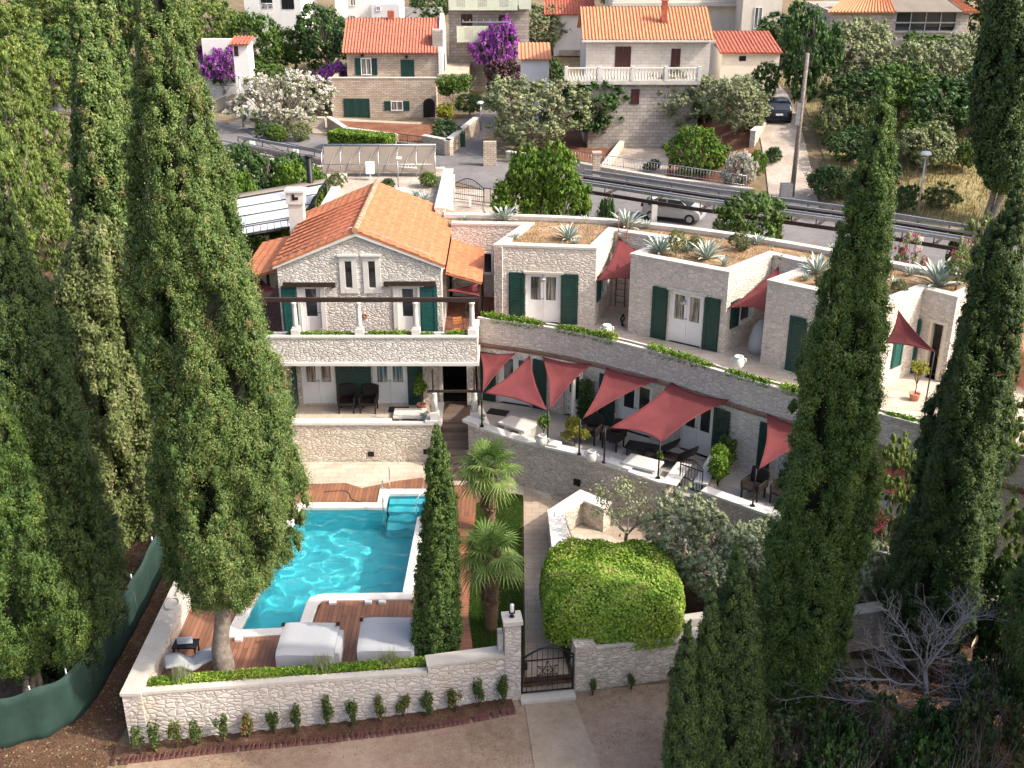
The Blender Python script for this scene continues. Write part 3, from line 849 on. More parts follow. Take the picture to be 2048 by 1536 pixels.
def palm_tree(loc, label, trunk_h, frond_r, nf, seed):
    r_ = random.Random(seed)
    root = empty("fan_palm", (0, 0, 0), label, "palm", "fan palms on the lawn beside the path")
    mb = MB(); pts = []
    for i in range(14):
        t = i / 13
        pts.append((0.06 * math.sin(t * 3), 0.04 * math.sin(t * 4), trunk_h * t - 0.1))
    mb.tube(pts, [0.17 + 0.05 * t / 13 + 0.025 * (t % 2) + (0.07 if t > 8 else 0) for t in range(14)], 14)
    mb.build("trunk", M['palm_dry'], root)
    # fibre tufts
    n = 900
    zz = rng.uniform(trunk_h * 0.35, trunk_h + 0.1, n); aa = rng.uniform(0, 6.28, n)
    pts = np.stack([0.24 * np.cos(aa), 0.24 * np.sin(aa), zz], 1)
    leaf_object("trunk_fibre", pts, 0.16, M['palm_dry'], root, None, up=0.9, aspect=0.3)
    for k in range(nf):
        t = k / nf
        az = k * 2.39996 + r_.uniform(-.2, .2)
        el = R(82 - 105 * t ** 0.8 + r_.uniform(-6, 6))
        pl = frond_r * r_.uniform(0.42, 0.58)
        dirh = Vector((math.cos(az), math.sin(az), 0))
        base = Vector((0, 0, trunk_h + 0.1 - 0.3 * t))
        tip = base + (dirh * math.cos(el) + Vector((0, 0, math.sin(el)))) * pl
        mb = MB()
        mid = base.lerp(tip, 0.5) + Vector((0, 0, 0.05))
        mb.tube([base, mid, tip], 0.014, 5, r1=0.009)
        # fan of blades in the plane spanned by (out, side)
        out = (dirh * math.cos(el - 0.25) + Vector((0, 0, math.sin(el - 0.25)))).normalized()
        side = Vector((-dirh.y, dirh.x, 0))
        nrm = out.cross(side) * -1
        nb = 18; vals = []
        for j in range(nb):
            a = R(-128 + 256 * j / (nb - 1))
            bd = (out * math.cos(a) + side * math.sin(a)).normalized()
            bl = frond_r * 0.58 * (0.78 + 0.22 * math.cos(a)) * r_.uniform(0.92, 1.05)
            w = 0.026 * frond_r
            sd = bd.cross(nrm).normalized()
            fold = nrm * 0.02
            g = Vector((0, 0, -1))
            p0 = tip; p1 = tip + bd * bl * 0.55 + g * 0.02; p2 = tip + bd * bl + g * (0.14 + 0.26 * t + 0.08 * r_.random()) * bl
            mb.add([p0 - sd * w * .3, p1 - sd * w, p1 + fold, p0 + sd * w * .3, p1 + sd * w, p2], [(0, 1, 2), (0, 2, 3), (3, 2, 4), (1, 5, 2), (2, 5, 4)])
        o = mb.build("frond", M['palm'], root)
        at = o.data.attributes.new("v", 'FLOAT', 'FACE')
        v0 = 0.35 + 0.25 * r_.random() + 0.25 * t
        at.data.foreach_set("value", [min(1, max(0, v0 + r_.uniform(-.2, .25))) for _ in range(len(o.data.polygons))])
    root.location = loc
    return root

def agave_template(nl, length, seed, spread=1.0):
    r_ = random.Random(seed)
    root = empty("agave", (0, 0, 0))
    mb = MB(); vals = []
    for k in range(nl):
        t = k / nl
        az = k * 2.39996; el = R(84 - 66 * t * spread + r_.uniform(-5, 5))
        L = length * (0.8 + 0.3 * math.sin(t * 3)) * r_.uniform(0.85, 1.1)
        w = 0.055 * length / 0.8
        dh = Vector((math.cos(az), math.sin(az), 0)); sd = Vector((-dh.y, dh.x, 0))
        p = Vector((0, 0, 0.02)) + dh * 0.04; e = el
        rows = []; ns = 7
        for i in range(ns + 1):
            s_ = i / ns
            ww = w * (0.7 + 1.1 * s_ - 0.2) * (1 - s_ ** 3) + 0.002
            dd = dh * math.cos(e) + Vector((0, 0, math.sin(e)))
            up = dd.cross(sd) * -1
            up = -sd.cross(dd)
            rows.append((p - sd * ww + up * ww * .35, p - sd * ww * .75 + up * ww * .18, p, p + sd * ww * .75 + up * ww * .18, p + sd * ww + up * ww * .35, p - up * ww * 0.35))
            p = p + dd * L / ns; e -= 0.05 + 0.10 * t * s_
        base = len(mb.v)
        vs = [q for r in rows for q in r]; fs = []; vv = []
        for i in range(ns):
            for j in range(4):
                a = i * 6 + j
                fs.append((a, a + 1, a + 7, a + 6)); vv.append(1.0 if j in (0, 3) else 0.3 + 0.25 * r_.random())
            a = i * 6
            fs += [(a + 4, a + 5, a + 11, a + 10), (a + 5, a, a + 6, a + 11)]; vv += [0.15, 0.15]
        mb.add(vs, fs); vals += vv
    o = mb.build("leaves", M['agave'], root)
    at = o.data.attributes.new("v", 'FLOAT', 'FACE'); at.data.foreach_set("value", vals)
    return root

def blades(name, pts, h, mat, label=None, cat=None, kind=None, parent=None, width=0.02, val=None):
    """upright grass blades"""
    pts = np.asarray(pts); n = len(pts)
    hh = h * rng.uniform(0.5, 1.3, n); a = rng.uniform(0, 6.28, n); b = rng.uniform(0, 6.28, n); ln = rng.uniform(0, 0.6, n) * hh
    sx = np.cos(a) * width / 2; sy = np.sin(a) * width / 2
    t = pts + np.stack([np.cos(b) * ln, np.sin(b) * ln, hh], 1)
    V = np.stack([pts - np.stack([sx, sy, 0 * sx], 1), pts + np.stack([sx, sy, 0 * sx], 1), t], 1).reshape(-1, 3)
    me = bpy.data.meshes.new(name)
    me.vertices.add(3 * n); me.loops.add(3 * n); me.polygons.add(n)
    me.vertices.foreach_set("co", V.ravel()); me.loops.foreach_set("vertex_index", np.arange(3 * n, dtype=np.int32))
    me.polygons.foreach_set("loop_start", np.arange(0, 3 * n, 3, dtype=np.int32))
    at = me.attributes.new("v", 'FLOAT', 'FACE')
    v = rng.uniform(0, 1, n) if val is None else val
    at.data.foreach_set("value", v.astype(np.float32))
    me.update(calc_edges=True); me.materials.append(mat)
    o = bpy.data.objects.new(name, me); C.objects.link(o)
    if parent is not None: o.parent = parent
    return tag(o, label, cat, None, kind)
# ------------------------------------------------------------------ the setting
def terrain_low(x, y):
    z = terrain(x, y) - 0.4 * sstep(-x, 0, 10.5) * (1 - sstep(y, 34, 42))
    inside = sstep(x, -9.9, -8.6) * (1 - sstep(x, -0.9, -0.2)) * sstep(y, 25.6, 26.6) * (1 - sstep(y, 37.0, 37.6))
    z -= 2.4 * inside
    z += 0.05 * math.sin(x * 0.9 + 1.3 * math.sin(y * 0.5)) * math.sin(y * 0.7) * (1 if y < 24 or x < -11.2 or x > 10 else 0.3)
    return z

def axis_vals(segs):
    out = []
    for a, b, st in segs:
        n = max(1, round((b - a) / st)); out += [a + (b - a) * i / n for i in range(n)]
    return out + [segs[-1][1]]
xs = axis_vals([(-400, -90, 30), (-90, -40, 4), (-40, 40, 0.8), (40, 90, 4), (90, 400, 30)])
ys = axis_vals([(-60, 8, 6), (8, 40, 0.7), (40, 110, 1.0), (110, 240, 6), (240, 700, 40)])
mb = MB()
vs = [(x, y, terrain_low(x, y)) for x in xs for y in ys]
ny = len(ys)
mb.add(vs, [(i * ny + j, (i + 1) * ny + j, (i + 1) * ny + j + 1, i * ny + j + 1) for i in range(len(xs) - 1) for j in range(ny - 1)], True)
mb.build("ground", M['hill'], kind='structure')

def patch(name, c00, c10, c11, c01, mat, dz=0.03, nu=24, nv=24, kind='structure', zf=None):
    zf = zf or terrain_low
    A, B, Cc, D = [Vector((q[0], q[1])) for q in (c00, c10, c11, c01)]
    m_ = MB()
    def fn(u, v):
        p = A.lerp(B, u).lerp(D.lerp(Cc, u), v)
        return (p.x, p.y, zf(p.x, p.y) + dz)
    m_.grid(fn, nu, nv)
    return m_.build(name, M[mat], kind=kind)

def road_strip(name, path, width, mat, dz, n=6, lat=6, kind='structure', wig=0.0):
    pts = [Vector((p[0], p[1])) for p in spline([(q[0], q[1], 0) for q in path], n)]
    rows = [offset(pts, width * (0.5 - k / lat)) for k in range(lat + 1)]
    m_ = MB(); vs = []
    for i in range(len(pts)):
        for k in range(lat + 1):
            p = rows[k][i]
            if wig and k in (0, lat):
                p = p + Vector((random.uniform(-wig, wig), random.uniform(-wig, wig)))
            vs.append((p.x, p.y, terrain_low(p.x, p.y) + dz))
    w = lat + 1
    m_.add(vs, [(i * w + k, i * w + k + 1, (i + 1) * w + k + 1, (i + 1) * w + k) for i in range(len(pts) - 1) for k in range(lat)], True)
    return m_.build(name, M[mat], kind=kind)

# lane in front, paved tongue at the gate, shaded litter strip by the fence, right-hand scrub floor
patch("lane", (-11.2, 12), (6.5, 12), (5.6, 26.4), (-10.2, 24.2), 'lane', 0.04, 60, 40)
patch("path", (1.6, 12), (4.6, 12), (1.75, 25.55), (0.35, 25.35), 'lane_pale', 0.06, 20, 60)
patch("soil", (-14, 12), (-10.9, 12), (-10.6, 40), (-14, 40), 'litter', 0.03, 20, 60)
patch("soil", (-60, 16), (-13.9, 16), (-13.9, 60), (-60, 60), 'litter', 0.03, 20, 40)
patch("soil", (5.2, 10), (30, 10), (30, 29), (5.0, 26.4), 'litter', 0.035, 40, 30)
patch("soil", (10, 27.4), (30, 27.4), (40, 45), (16, 40), 'litter', 0.035, 20, 20)
# road behind the villa and its branches
road_strip("road", [(52, 42), (38, 50.5), (25, 58.5), (14.5, 64.0), (5.5, 69.5), (-1.5, 76.5), (-7.5, 82.5), (-15, 85.5), (-24, 90.0), (-31, 98), (-42, 104)], 6.2, 'asphalt', 0.035)
road_strip("side_road", [(-3.6, 79), (-4.3, 86), (-2.9, 94), (1, 102)], 4.0, 'asphalt', 0.05)
patch("pavement", (-5.4, 60), (1.4, 60), (0.6, 72.5), (-5.2, 72.5), 'gravel', 0.045, 12, 16)
patch("verge", (-30, 66), (-13, 66), (-12, 82.5), (-27, 84.5), 'gravel', 0.03, 20, 20)
patch("verge", (-24, 92), (-8.2, 88), (-7.4, 94.2), (-22, 98), 'gravel', 0.03, 20, 12)
patch("verge", (22, 63.5), (50, 49), (52, 70), (21, 78), 'drygrass', 0.05, 40, 30)
patch("verge", (20.6, 70), (30, 68), (28, 84), (21.5, 86), 'drygrass', 0.06, 30, 30)
# cobbled drive climbing to the dark car, red garden plots and a gravel yard
road_strip("driveway", [(17.2, 67.0), (18.0, 72), (18.7, 79), (19.4, 90), (20, 104)], 3.0, 'gravel', 0.07, 8)
patch("yard", P(1195, 345, 3).xy, P(1330, 372, 3).xy, P(1345, 262, 3.2).xy, P(1268, 256, 3.2).xy, 'gravel', 0.05, 14, 16)
patch("red_garden", P(1012, 318, 3).xy, P(1195, 345, 3).xy, P(1262, 256, 3.2).xy, P(1060, 250, 3.2).xy, 'soil_red', 0.04, 14, 16)
patch("red_garden", P(1330, 372, 3).xy, P(1500, 392, 3).xy, P(1520, 262, 4).xy, P(1345, 262, 3.2).xy, 'soil_red', 0.04, 14, 16)
patch("front_yard", P(650, 278, 2.8).xy, P(880, 292, 2.8).xy, P(872, 256, 2.8).xy, P(670, 247, 2.8).xy, 'soil_red', 0.05, 14, 8)

# ---- garden platform with the pool cut out
POOL = [(-7.45, 35.03), (-7.68, 33.2), (-8.1, 27.83), (-6.4, 27.95), (-6.36, 29.25), (-6.25, 29.55), (-5.95, 29.68), (-3.44, 29.74), (-3.33, 34.35), (-2.95, 34.6), (-2.95, 36.03), (-4.5, 36.03), (-4.5, 35.03)]
POOL = POOL[::-1]
area = sum(POOL[i][0] * POOL[(i + 1) % len(POOL)][1] - POOL[(i + 1) % len(POOL)][0] * POOL[i][1] for i in range(len(POOL)))
if area < 0: POOL = POOL[::-1]
def ring(poly, d):
    """polygon pushed outward by d (poly counter-clockwise)"""
    n = len(poly); out = []
    for i in range(n):
        p0, p1, p2 = Vector(poly[i - 1]), Vector(poly[i]), Vector(poly[(i + 1) % n])
        a = (p1 - p0).normalized(); b = (p2 - p1).normalized()
        nn = Vector((a.y + b.y, -a.x - b.x)).normalized()
        out.append(p1 + nn * d / max(0.4, nn.dot(Vector((a.y, -a.x)))))
    return [(q.x, q.y) for q in out]
POOL_OUT = ring(POOL, 0.36)
GZ = 0.70
FRONT = [(-10.4, 24.15), (-6.4, 24.62), (-2.3, 25.06), (0.22, 25.6)]
FRONT_R = [(1.78, 25.86), (4.0, 26.35), (7.2, 27.05), (10.2, 27.75), (16, 29.0)]
garden = [(-10.2, 24.3), (0.22, 25.75), (1.78, 26.0), (7.2, 27.15), (16, 29.2), (16, 30.4), (8.0, 31.7), (5.3, 33.5), (2.4, 35.8), (0.2, 37.0), (-1.5, 38.3), (-1.5, 39.2), (-2.9, 39.2), (-2.9, 38.8), (-10.2, 38.8)]
mb = MB(); mb.prism(garden, -1.2, GZ - 0.03, holes=[POOL_OUT])
mb.build("garden_ground", M['litter'], kind='structure')
# paving by the retaining wall, path, lawn
mb = MB(); mb.prism([(-9.9, 36.75), (-7.7, 36.85), (-6.2, 36.95), (-5.55, 36.55), (-4.3, 37.1), (-3.35, 37.35), (-3.1, 36.85), (-1.6, 36.75), (0.42, 36.0), (0.42, 33.0), (1.5, 33.0), (1.35, 35.0), (5.2, 33.0), (8, 31.4), (9, 32.0), (-1.4, 38.4), (-2.85, 38.62), (-9.9, 38.62)], GZ - 0.03, GZ + 0.006)
mb.build("paving", M['paving'], kind='structure')
mb = MB(); mb.prism([(0.38, 25.7), (1.62, 25.85), (1.22, 28.5), (1.3, 31.2), (1.75, 33.4), (1.5, 35.6), (0.42, 36.6)], GZ - 0.02, GZ + 0.012)
mb.build("garden_path", M['path'], kind='structure')
mb = MB(); mb.prism([(1.75, 33.4), (2.2, 33.6), (4.4, 32.1), (7.5, 30.0), (9.0, 31.4), (5.3, 33.4), (2.4, 35.7), (1.4, 36.2), (1.5, 35.0)], GZ - 0.02, GZ + 0.014)
mb.build("garden_path", M['path'], kind='structure')
LAWN = [(-0.95, 25.6), (0.34, 25.8), (0.36, 36.0), (-0.2, 36.15), (-1.28, 35.4), (-1.33, 28.6)]
mb = MB(); mb.prism(LAWN, GZ - 0.03, GZ + 0.004)
mb.build("lawn", M['lawn'], kind='structure')
def in_poly(pts, poly):
    x, y = pts[:, 0], pts[:, 1]; ins = np.zeros(len(pts), bool); n = len(poly)
    for i in range(n):
        x0, y0 = poly[i]; x1, y1 = poly[(i + 1) % n]
        c = ((y0 > y) != (y1 > y)) & (x < (x1 - x0) * (y - y0) / (y1 - y0 + 1e-12) + x0)
        ins ^= c
    return ins
def scatter(poly, n):
    xs_ = [p[0] for p in poly]; ys_ = [p[1] for p in poly]
    q = np.stack([rng.uniform(min(xs_), max(xs_), n), rng.uniform(min(ys_), max(ys_), n)], 1)
    return q[in_poly(q, poly)]
q = scatter(LAWN, 60000)
blades("grass", np.column_stack([q, np.full(len(q), GZ)]), 0.06, M['grass'], kind='stuff', width=0.022)

# wooden deck round the pool
DECK_N = [(-10.0, 35.3), (-7.2, 35.39), (-4.86, 35.39), (-4.86, 36.39), (-2.59, 36.39), (-2.59, 34.5), (-1.28, 34.5), (-1.28, 35.4), (-1.6, 36.72), (-3.1, 36.82), (-3.35, 37.32), (-4.3, 37.07), (-5.55, 36.52), (-6.2, 36.92), (-7.7, 36.82), (-10.0, 36.72)]
def deck_piece(poly, mat):
    m_ = MB(); m_.prism(poly, GZ - 0.02, GZ + 0.02); return m_.build("wood_deck", M[mat], kind='structure')
deck_piece(DECK_N, 'deck')
deck_piece([(-2.59, 34.5), (-2.97, 34.12), (-3.08, 29.38), (-2.2, 29.38), (-2.2, 25.5), (-1.0, 25.65), (-1.33, 28.6), (-1.28, 34.5)], 'deck_x')
deck_piece([(-10.0, 24.6), (-2.2, 25.5), (-2.2, 29.38), (-5.9, 29.33), (-6.02, 27.6), (-8.5, 27.45), (-8.35, 31.0), (-8.03, 33.2), (-7.86, 35.33), (-10.0, 35.3)], 'deck')

# pool: coping, basin, water
mb = MB(); mb.prism(POOL_OUT, GZ - 0.06, GZ + 0.07, holes=[POOL])
pool = empty("swimming_pool", (-5.5, 31.5, GZ), "turquoise swimming pool with white stone edge set in the wooden deck", "swimming pool")
mb.build("coping", M['coping_white'], pool, bevel=0.015)
mb = MB()
n = len(POOL); zt, zb = GZ + 0.03, -0.95
PO = ring(POOL, 0.02)
vs = [(x, y, zt) for x, y in PO] + [(x, y, zb) for x, y in PO]
fs = [(i, i + n, (i + 1) % n + n, (i + 1) % n) for i in range(n)]
tr = tessellate_polygon([[Vector((x, y, 0)) for x, y in PO]])
mb.add(vs, fs)
fl = MB(); 
for a, b, c in tr:
    A, B, D = PO[a], PO[b], PO[c]
    if (B[0] - A[0]) * (D[1] - A[1]) - (B[1] - A[1]) * (D[0] - A[0]) < 0: b, c = c, b
    mb.f.append((a + n, b + n, c + n)); mb.sm.append(False)
for k in range(4):  # underwater steps in the alcove
    mb.b2(-4.45, -2.97, 36.0 - 0.38 * (k + 1), 36.0 - 0.38 * k, zb + 0.01, GZ - 0.22 - 0.24 * k)
basin = mb.build("basin", M['pool'], pool)
WZ = GZ - 0.05
mb = MB()
# rippled water sheet
gx, gy = 200, 310
xs_ = np.linspace(-8.2, -2.9, gx); ys_ = np.linspace(27.7, 36.1, gy)
XX, YY = np.meshgrid(xs_, ys_, indexing='ij')
r2 = np.random.default_rng(3)
ZZ = np.zeros_like(XX)
for k in range(34):
    wl = r2.uniform(0.34, 0.9); ang = r2.uniform(0, 2 * np.pi); ph = r2.uniform(0, 6.28)
    ZZ += 0.0064 * wl ** 1.7 * np.sin((XX * np.cos(ang) + YY * np.sin(ang)) * 2 * np.pi / wl + ph)
cells = np.stack([(XX[:-1, :-1] + XX[1:, 1:]) / 2, (YY[:-1, :-1] + YY[1:, 1:]) / 2], -1).reshape(-1, 2)
ok = in_poly(cells, ring(POOL, 0.03)).reshape(gx - 1, gy - 1)
vs = np.stack([XX, YY, WZ + ZZ], -1).reshape(-1, 3).tolist()
mb.add(vs, [(i * gy + j, (i + 1) * gy + j, (i + 1) * gy + j + 1, i * gy + j + 1) for i in range(gx - 1) for j in range(gy - 1) if ok[i, j]], True)
m, nt, b = new_mat("pool_water")
b.inputs['Base Color'].default_value = (0.80, 0.97, 1.0, 1); b.inputs['Roughness'].default_value = 0.0
b.inputs['IOR'].default_value = 1.33; b.inputs['Transmission Weight'].default_value = 1.0
M['water'] = m
water = mb.build("pool_water", M['water'], kind='structure')
water.cycles.is_caustics_caster = True
basin.cycles.is_caustics_receiver = True
sun_d.cycles.is_caustics_light = True
# ------------------------------------------------------------------ villa pieces
def french_door(W, u0, u1, z0, z1, root, glass='glass_cur', d=-0.12, leaves=2, split=0.45, name="door"):
    f = MB(); fw = 0.07
    W.box(f, u0, u0 + fw, z0, z1, d - 0.04, d + 0.05); W.box(f, u1 - fw, u1, z0, z1, d - 0.04, d + 0.05); W.box(f, u0 + fw, u1 - fw, z1 - fw, z1, d - 0.04, d + 0.05)
    w = (u1 - u0 - 2 * fw) / leaves; st = 0.10
    zb = z0 + (z1 - z0) * split
    panes = []
    for k in range(leaves):
        a = u0 + fw + k * w + 0.006; b_ = a + w - 0.012
        W.box(f, a, a + st, z0 + 0.02, z1 - fw, d - 0.03, d + 0.03); W.box(f, b_ - st, b_, z0 + 0.02, z1 - fw, d - 0.03, d + 0.03)
        W.box(f, a + st, b_ - st, z1 - fw - st, z1 - fw, d - 0.03, d + 0.03)
        W.box(f, a + st, b_ - st, z0 + 0.02, zb, d - 0.028, d + 0.022)
        panes.append((a + st, b_ - st))
    o = f.build(name, M['white'], root)
    for a, b_ in panes:
        g = MB(); W.box(g, a, b_, zb, z1 - fw - st, d - 0.02, d - 0.005); g.build("window_pane", M[glass], o)
    h = MB(); c = W.at((u0 + u1) / 2 - (0.06 if leaves == 2 else -(u1 - u0) * .3), d + 0.06)
    h.tube([(c.x, c.y, z0 + 1.02), (c.x + W.u.x * 0.1, c.y + W.u.y * 0.1, z0 + 1.02)], 0.012, 6)
    c2 = W.at((u0 + u1) / 2 - (0.06 if leaves == 2 else -(u1 - u0) * .3), d + 0.02)
    h.tube([(c2.x, c2.y, z0 + 1.02), (c.x, c.y, z0 + 1.02)], 0.01, 6)
    h.build("handle", M['black_iron'], o)
    return o

def shutter(W, u0, u1, z0, z1, root, mat='green', d=0.02):
    f = MB(); n = max(4, int((z1 - z0) / 0.13)); h = (z1 - z0) / n
    for k in range(n):
        W.box(f, u0, u1, z0 + k * h + 0.004, z0 + (k + 1) * h - 0.004, d, d + 0.035)
    W.box(f, u0 + 0.05, u0 + 0.12, z0 + 0.05, z1 - 0.05, d + 0.035, d + 0.055)
    W.box(f, u1 - 0.12, u1 - 0.05, z0 + 0.05, z1 - 0.05, d + 0.035, d + 0.055)
    W.box(f, u0 + 0.02, u1 - 0.02, z0 + 0.02, z1 - 0.02, d - 0.012, d)
    o = f.build("shutter", M[mat], root)
    return o

def framed_window(W, u0, u1, z0, z1, root, fw=0.17, mat='coping_white', glass='glass', d=-0.1, sill=True, name="window", casement=False):
    f = MB()
    W.box(f, u0, u0 + fw, z0, z1, d - 0.05, 0.04); W.box(f, u1 - fw, u1, z0, z1, d - 0.05, 0.04)
    W.box(f, u0 + fw, u1 - fw, z1 - fw, z1, d - 0.05, 0.037); W.box(f, u0 + fw, u1 - fw, z0, z0 + fw, d - 0.05, 0.045)
    if sill: W.box(f, u0 - 0.06, u1 + 0.06, z1 + 0.002, z1 + 0.07, d, 0.11)
    if casement:
        c = (u0 + u1) / 2
        W.box(f, c - 0.04, c + 0.04, z0 + fw, z1 - fw, d - 0.03, d + 0.03)
    o = f.build(name, M[mat], root)
    g = MB(); W.box(g, u0 + fw, u1 - fw, z0 + fw, z1 - fw, d - 0.03, d - 0.01); g.build("window_pane", M[glass], o)
    return o

def wall_lamp(W, u, z, label):
    m_ = MB(); c = W.at(u, 0.0); t = W.at(u, 0.16)
    root = empty("wall_lamp", (c.x, c.y, z), label, "wall lamp")
    m_.tube([(c.x, c.y, z), (t.x, t.y, z + 0.04)], 0.02, 6); W.box(m_, u - 0.06, u + 0.06, z - 0.06, z + 0.06, 0.0, 0.03)
    m_.build("bracket", M['galv'], root)
    m_ = MB(); m_.lathe([(0.11, 0.02), (0.13, 0.0), (0.12, -0.05), (0.06, -0.12), (0.02, -0.14)], (t.x, t.y, z), 14)
    m_.build("lamp_shade", M['galv'], root)
    return root

def tiled_slope(root, A, B, Cc, D, mat='tile_orange', pitch=0.24, amp=0.035, course=0.38, thick=0.07, name="roof_slope"):
    """barrel-tile slope; A->B along the eave, D->C along the ridge"""
    A, B, Cc, D = [Vector(q) for q in (A, B, Cc, D)]
    L = (B - A).length; Hh = ((D - A).length + (Cc - B).length) / 2
    nu = max(6, int(L / pitch) * 6); nv = max(2, int(Hh / course) * 3)
    nrm = (B - A).cross(D - A).normalized()
    if nrm.z < 0: nrm = -nrm
    m_ = MB(); jit = {}
    def fn(u, v):
        p = A.lerp(B, u).lerp(D.lerp(Cc, u), v)
        w = math.cos(u * L / pitch * 2 * math.pi)
        k = (int(u * L / pitch), int(v * Hh / course))
        j = jit.setdefault(k, random.uniform(-0.008, 0.008))
        st = (v * Hh / course) % 1.0
        return p + nrm * (amp * abs(w) ** 0.8 * (1 if w > 0 else -0.6) + 0.028 * (1 - st) + j)
    m_.grid(fn, nu, nv, smooth=False)
    bn = nrm * thick
    m_.add([A - bn, B - bn, Cc - bn, D - bn, A + nrm * 0.01, B + nrm * 0.01, Cc + nrm * 0.01, D + nrm * 0.01],
           [(3, 2, 1, 0), (0, 1, 5, 4), (1, 2, 6, 5), (2, 3, 7, 6), (3, 0, 4, 7)])
    return m_.build(name, M[mat], root)

def ridge_tiles(root, A, B, mat='ridge', r=0.13):
    A, B = Vector(A), Vector(B); n = max(2, int((B - A).length / 0.38)); m_ = MB()
    for k in range(n):
        p0 = A.lerp(B, k / n); p1 = A.lerp(B, (k + 1.06) / n)
        m_.tube([p0, p1], r * 1.05, 10, r1=r * 0.88)
    return m_.build("ridge_tiles", M[mat], root)

# ================= main house =================
FZ = 4.9       # upper floor
TZ = 2.2       # lower terrace
HX0, HX1, HY0, HY1 = -8.93, -2.69, 41.0, 48.4
EZ, RZ, RX = 7.93, 9.13, -5.86
house = empty("stone_house", ((HX0 + HX1) / 2, HY0, TZ), "stone gabled villa with orange tiled roof and two tall slit windows above its balcony", "house")
Wf = WF((HX0, HY0), (HX1, HY0))
Wr = WF((HX1, HY0), (HX1, HY1)); Wl = WF((HX0, HY1), (HX0, HY0)); Wb = WF((HX1, HY1), (HX0, HY1))
ux = lambda x, y=600, W=Wf: W.px(x, y)[0]
uz = lambda x, y, W=Wf: W.px(x, y)[1]
dL = (ux(603, 620), ux(643, 620)); dR = (ux(796, 620), ux(836, 620)); w1 = (ux(679, 540), ux(714, 540)); w2 = (ux(726, 540), ux(761, 540))
wz = (uz(690, 586), uz(690, 512)); dz1 = FZ + 2.15
m_ = MB()
# front wall built around its openings, gable included
def gable_z(u): 
    x = HX0 + u
    return EZ + (RZ - EZ) * (1 - abs(x - RX) / (RX - HX0 if x < RX else HX1 - RX))
cuts = sorted([0, Wf.L, dL[0], dL[1], w1[0], w1[1], w2[0], w2[1], dR[0], dR[1], RX - HX0])
for a, b_ in zip(cuts[:-1], cuts[1:]):
    if b_ - a < 1e-4: continue
    c = (a + b_) / 2; spans = [(FZ - 0.3, None)]
    if dL[0] < c < dL[1] or dR[0] < c < dR[1]: spans = [(FZ - 0.3, FZ), (dz1, None)]
    elif w1[0] < c < w1[1] or w2[0] < c < w2[1]: spans = [(FZ - 0.3, wz[0]), (wz[1], None)]
    for z0, z1 in spans:
        x0, x1 = HX0 + a, HX0 + b_
        za, zb_ = (gable_z(a + 1e-5), gable_z(b_ - 1e-5)) if z1 is None else (z1, z1)
        m_.add([(x0, HY0, z0), (x1, HY0, z0), (x1, HY0 + 0.4, z0), (x0, HY0 + 0.4, z0), (x0, HY0, za), (x1, HY0, zb_), (x1, HY0 + 0.4, zb_), (x0, HY0 + 0.4, za)],
               [(0, 3, 2, 1), (4, 5, 6, 7), (0, 1, 5, 4), (1, 2, 6, 5), (2, 3, 7, 6), (3, 0, 4, 7)])
# rear gable
m_.add([(HX0, HY1 - .4, FZ), (HX1, HY1 - .4, FZ), (HX1, HY1 - .4, EZ), (RX, HY1 - .4, RZ), (HX0, HY1 - .4, EZ), (HX0, HY1, FZ), (HX1, HY1, FZ), (HX1, HY1, EZ), (RX, HY1, RZ), (HX0, HY1, EZ)],
       [(4, 3, 2, 1, 0), (5, 6, 7, 8, 9), (0, 1, 6, 5), (1, 2, 7, 6), (2, 3, 8, 7), (3, 4, 9, 8), (4, 0, 5, 9)])
m_.b2(HX0, HX0 + 0.4, HY0 + 0.4, HY1 - 0.4, FZ - .3, EZ); m_.b2(HX1 - 0.4, HX1, HY0 + 0.4, HY1 - 0.4, FZ - .3, EZ)
m_.build("wall", M['stone'], house)
m_ = MB(); m_.b2(HX0 + 0.4, HX1 - 0.4, HY0 + 0.4, HY1 - 0.4, FZ - 0.1, FZ - 0.02); m_.build("floor_slab", M['tile_floor'], house)
ov = 0.16
zl = EZ - 0.05
tiled_slope(house, (HX0 - ov, HY1 + .1, zl), (HX0 - ov, HY0 - .12, zl), (RX, HY0 - .12, RZ + .12), (RX, HY1 + .1, RZ + .12), 'tile_smooth', pitch=0.30, amp=0.012, course=0.33)
tiled_slope(house, (HX1 + ov, HY0 - .12, zl), (HX1 + ov, HY1 + .1, zl), (RX, HY1 + .1, RZ + .12), (RX, HY0 - .12, RZ + .12), 'tile_smooth', pitch=0.30, amp=0.009, course=0.33)
ridge_tiles(house, (RX, HY0 - .15, RZ + .14), (RX, HY1 + .12, RZ + .14), r=0.12)
# raised seams running up the left slope, verge wire on stand-offs
m_ = MB()
for k in range(9):
    y = HY0 + 0.35 + k * 0.62
    m_.tube([(HX0 - ov + .02, y, zl + .05), (RX - .1, y, RZ + .13)], 0.022, 6)
m_.build("roof_seams", M['tile_old'], house)
m_ = MB(); y = HY0 + 0.12
for sgn, xe in ((-1, HX0 + 0.2), (1, HX1 - 0.3)):
    pts = []
    for k in range(9):
        t = k / 8; x = xe + (RX + sgn * 0.15 - xe) * t
        z = zl + (RZ + .12 - zl) * (1 - abs(x - RX) / ((RX - HX0 + ov) if sgn < 0 else (HX1 + ov - RX))) + 0.14
        m_.tube([(x, y, z - 0.12), (x, y, z)], 0.008, 5); pts.append((x, y, z))
    m_.tube(pts, 0.008, 5)
m_.build("lightning_wire", M['galv'], house)
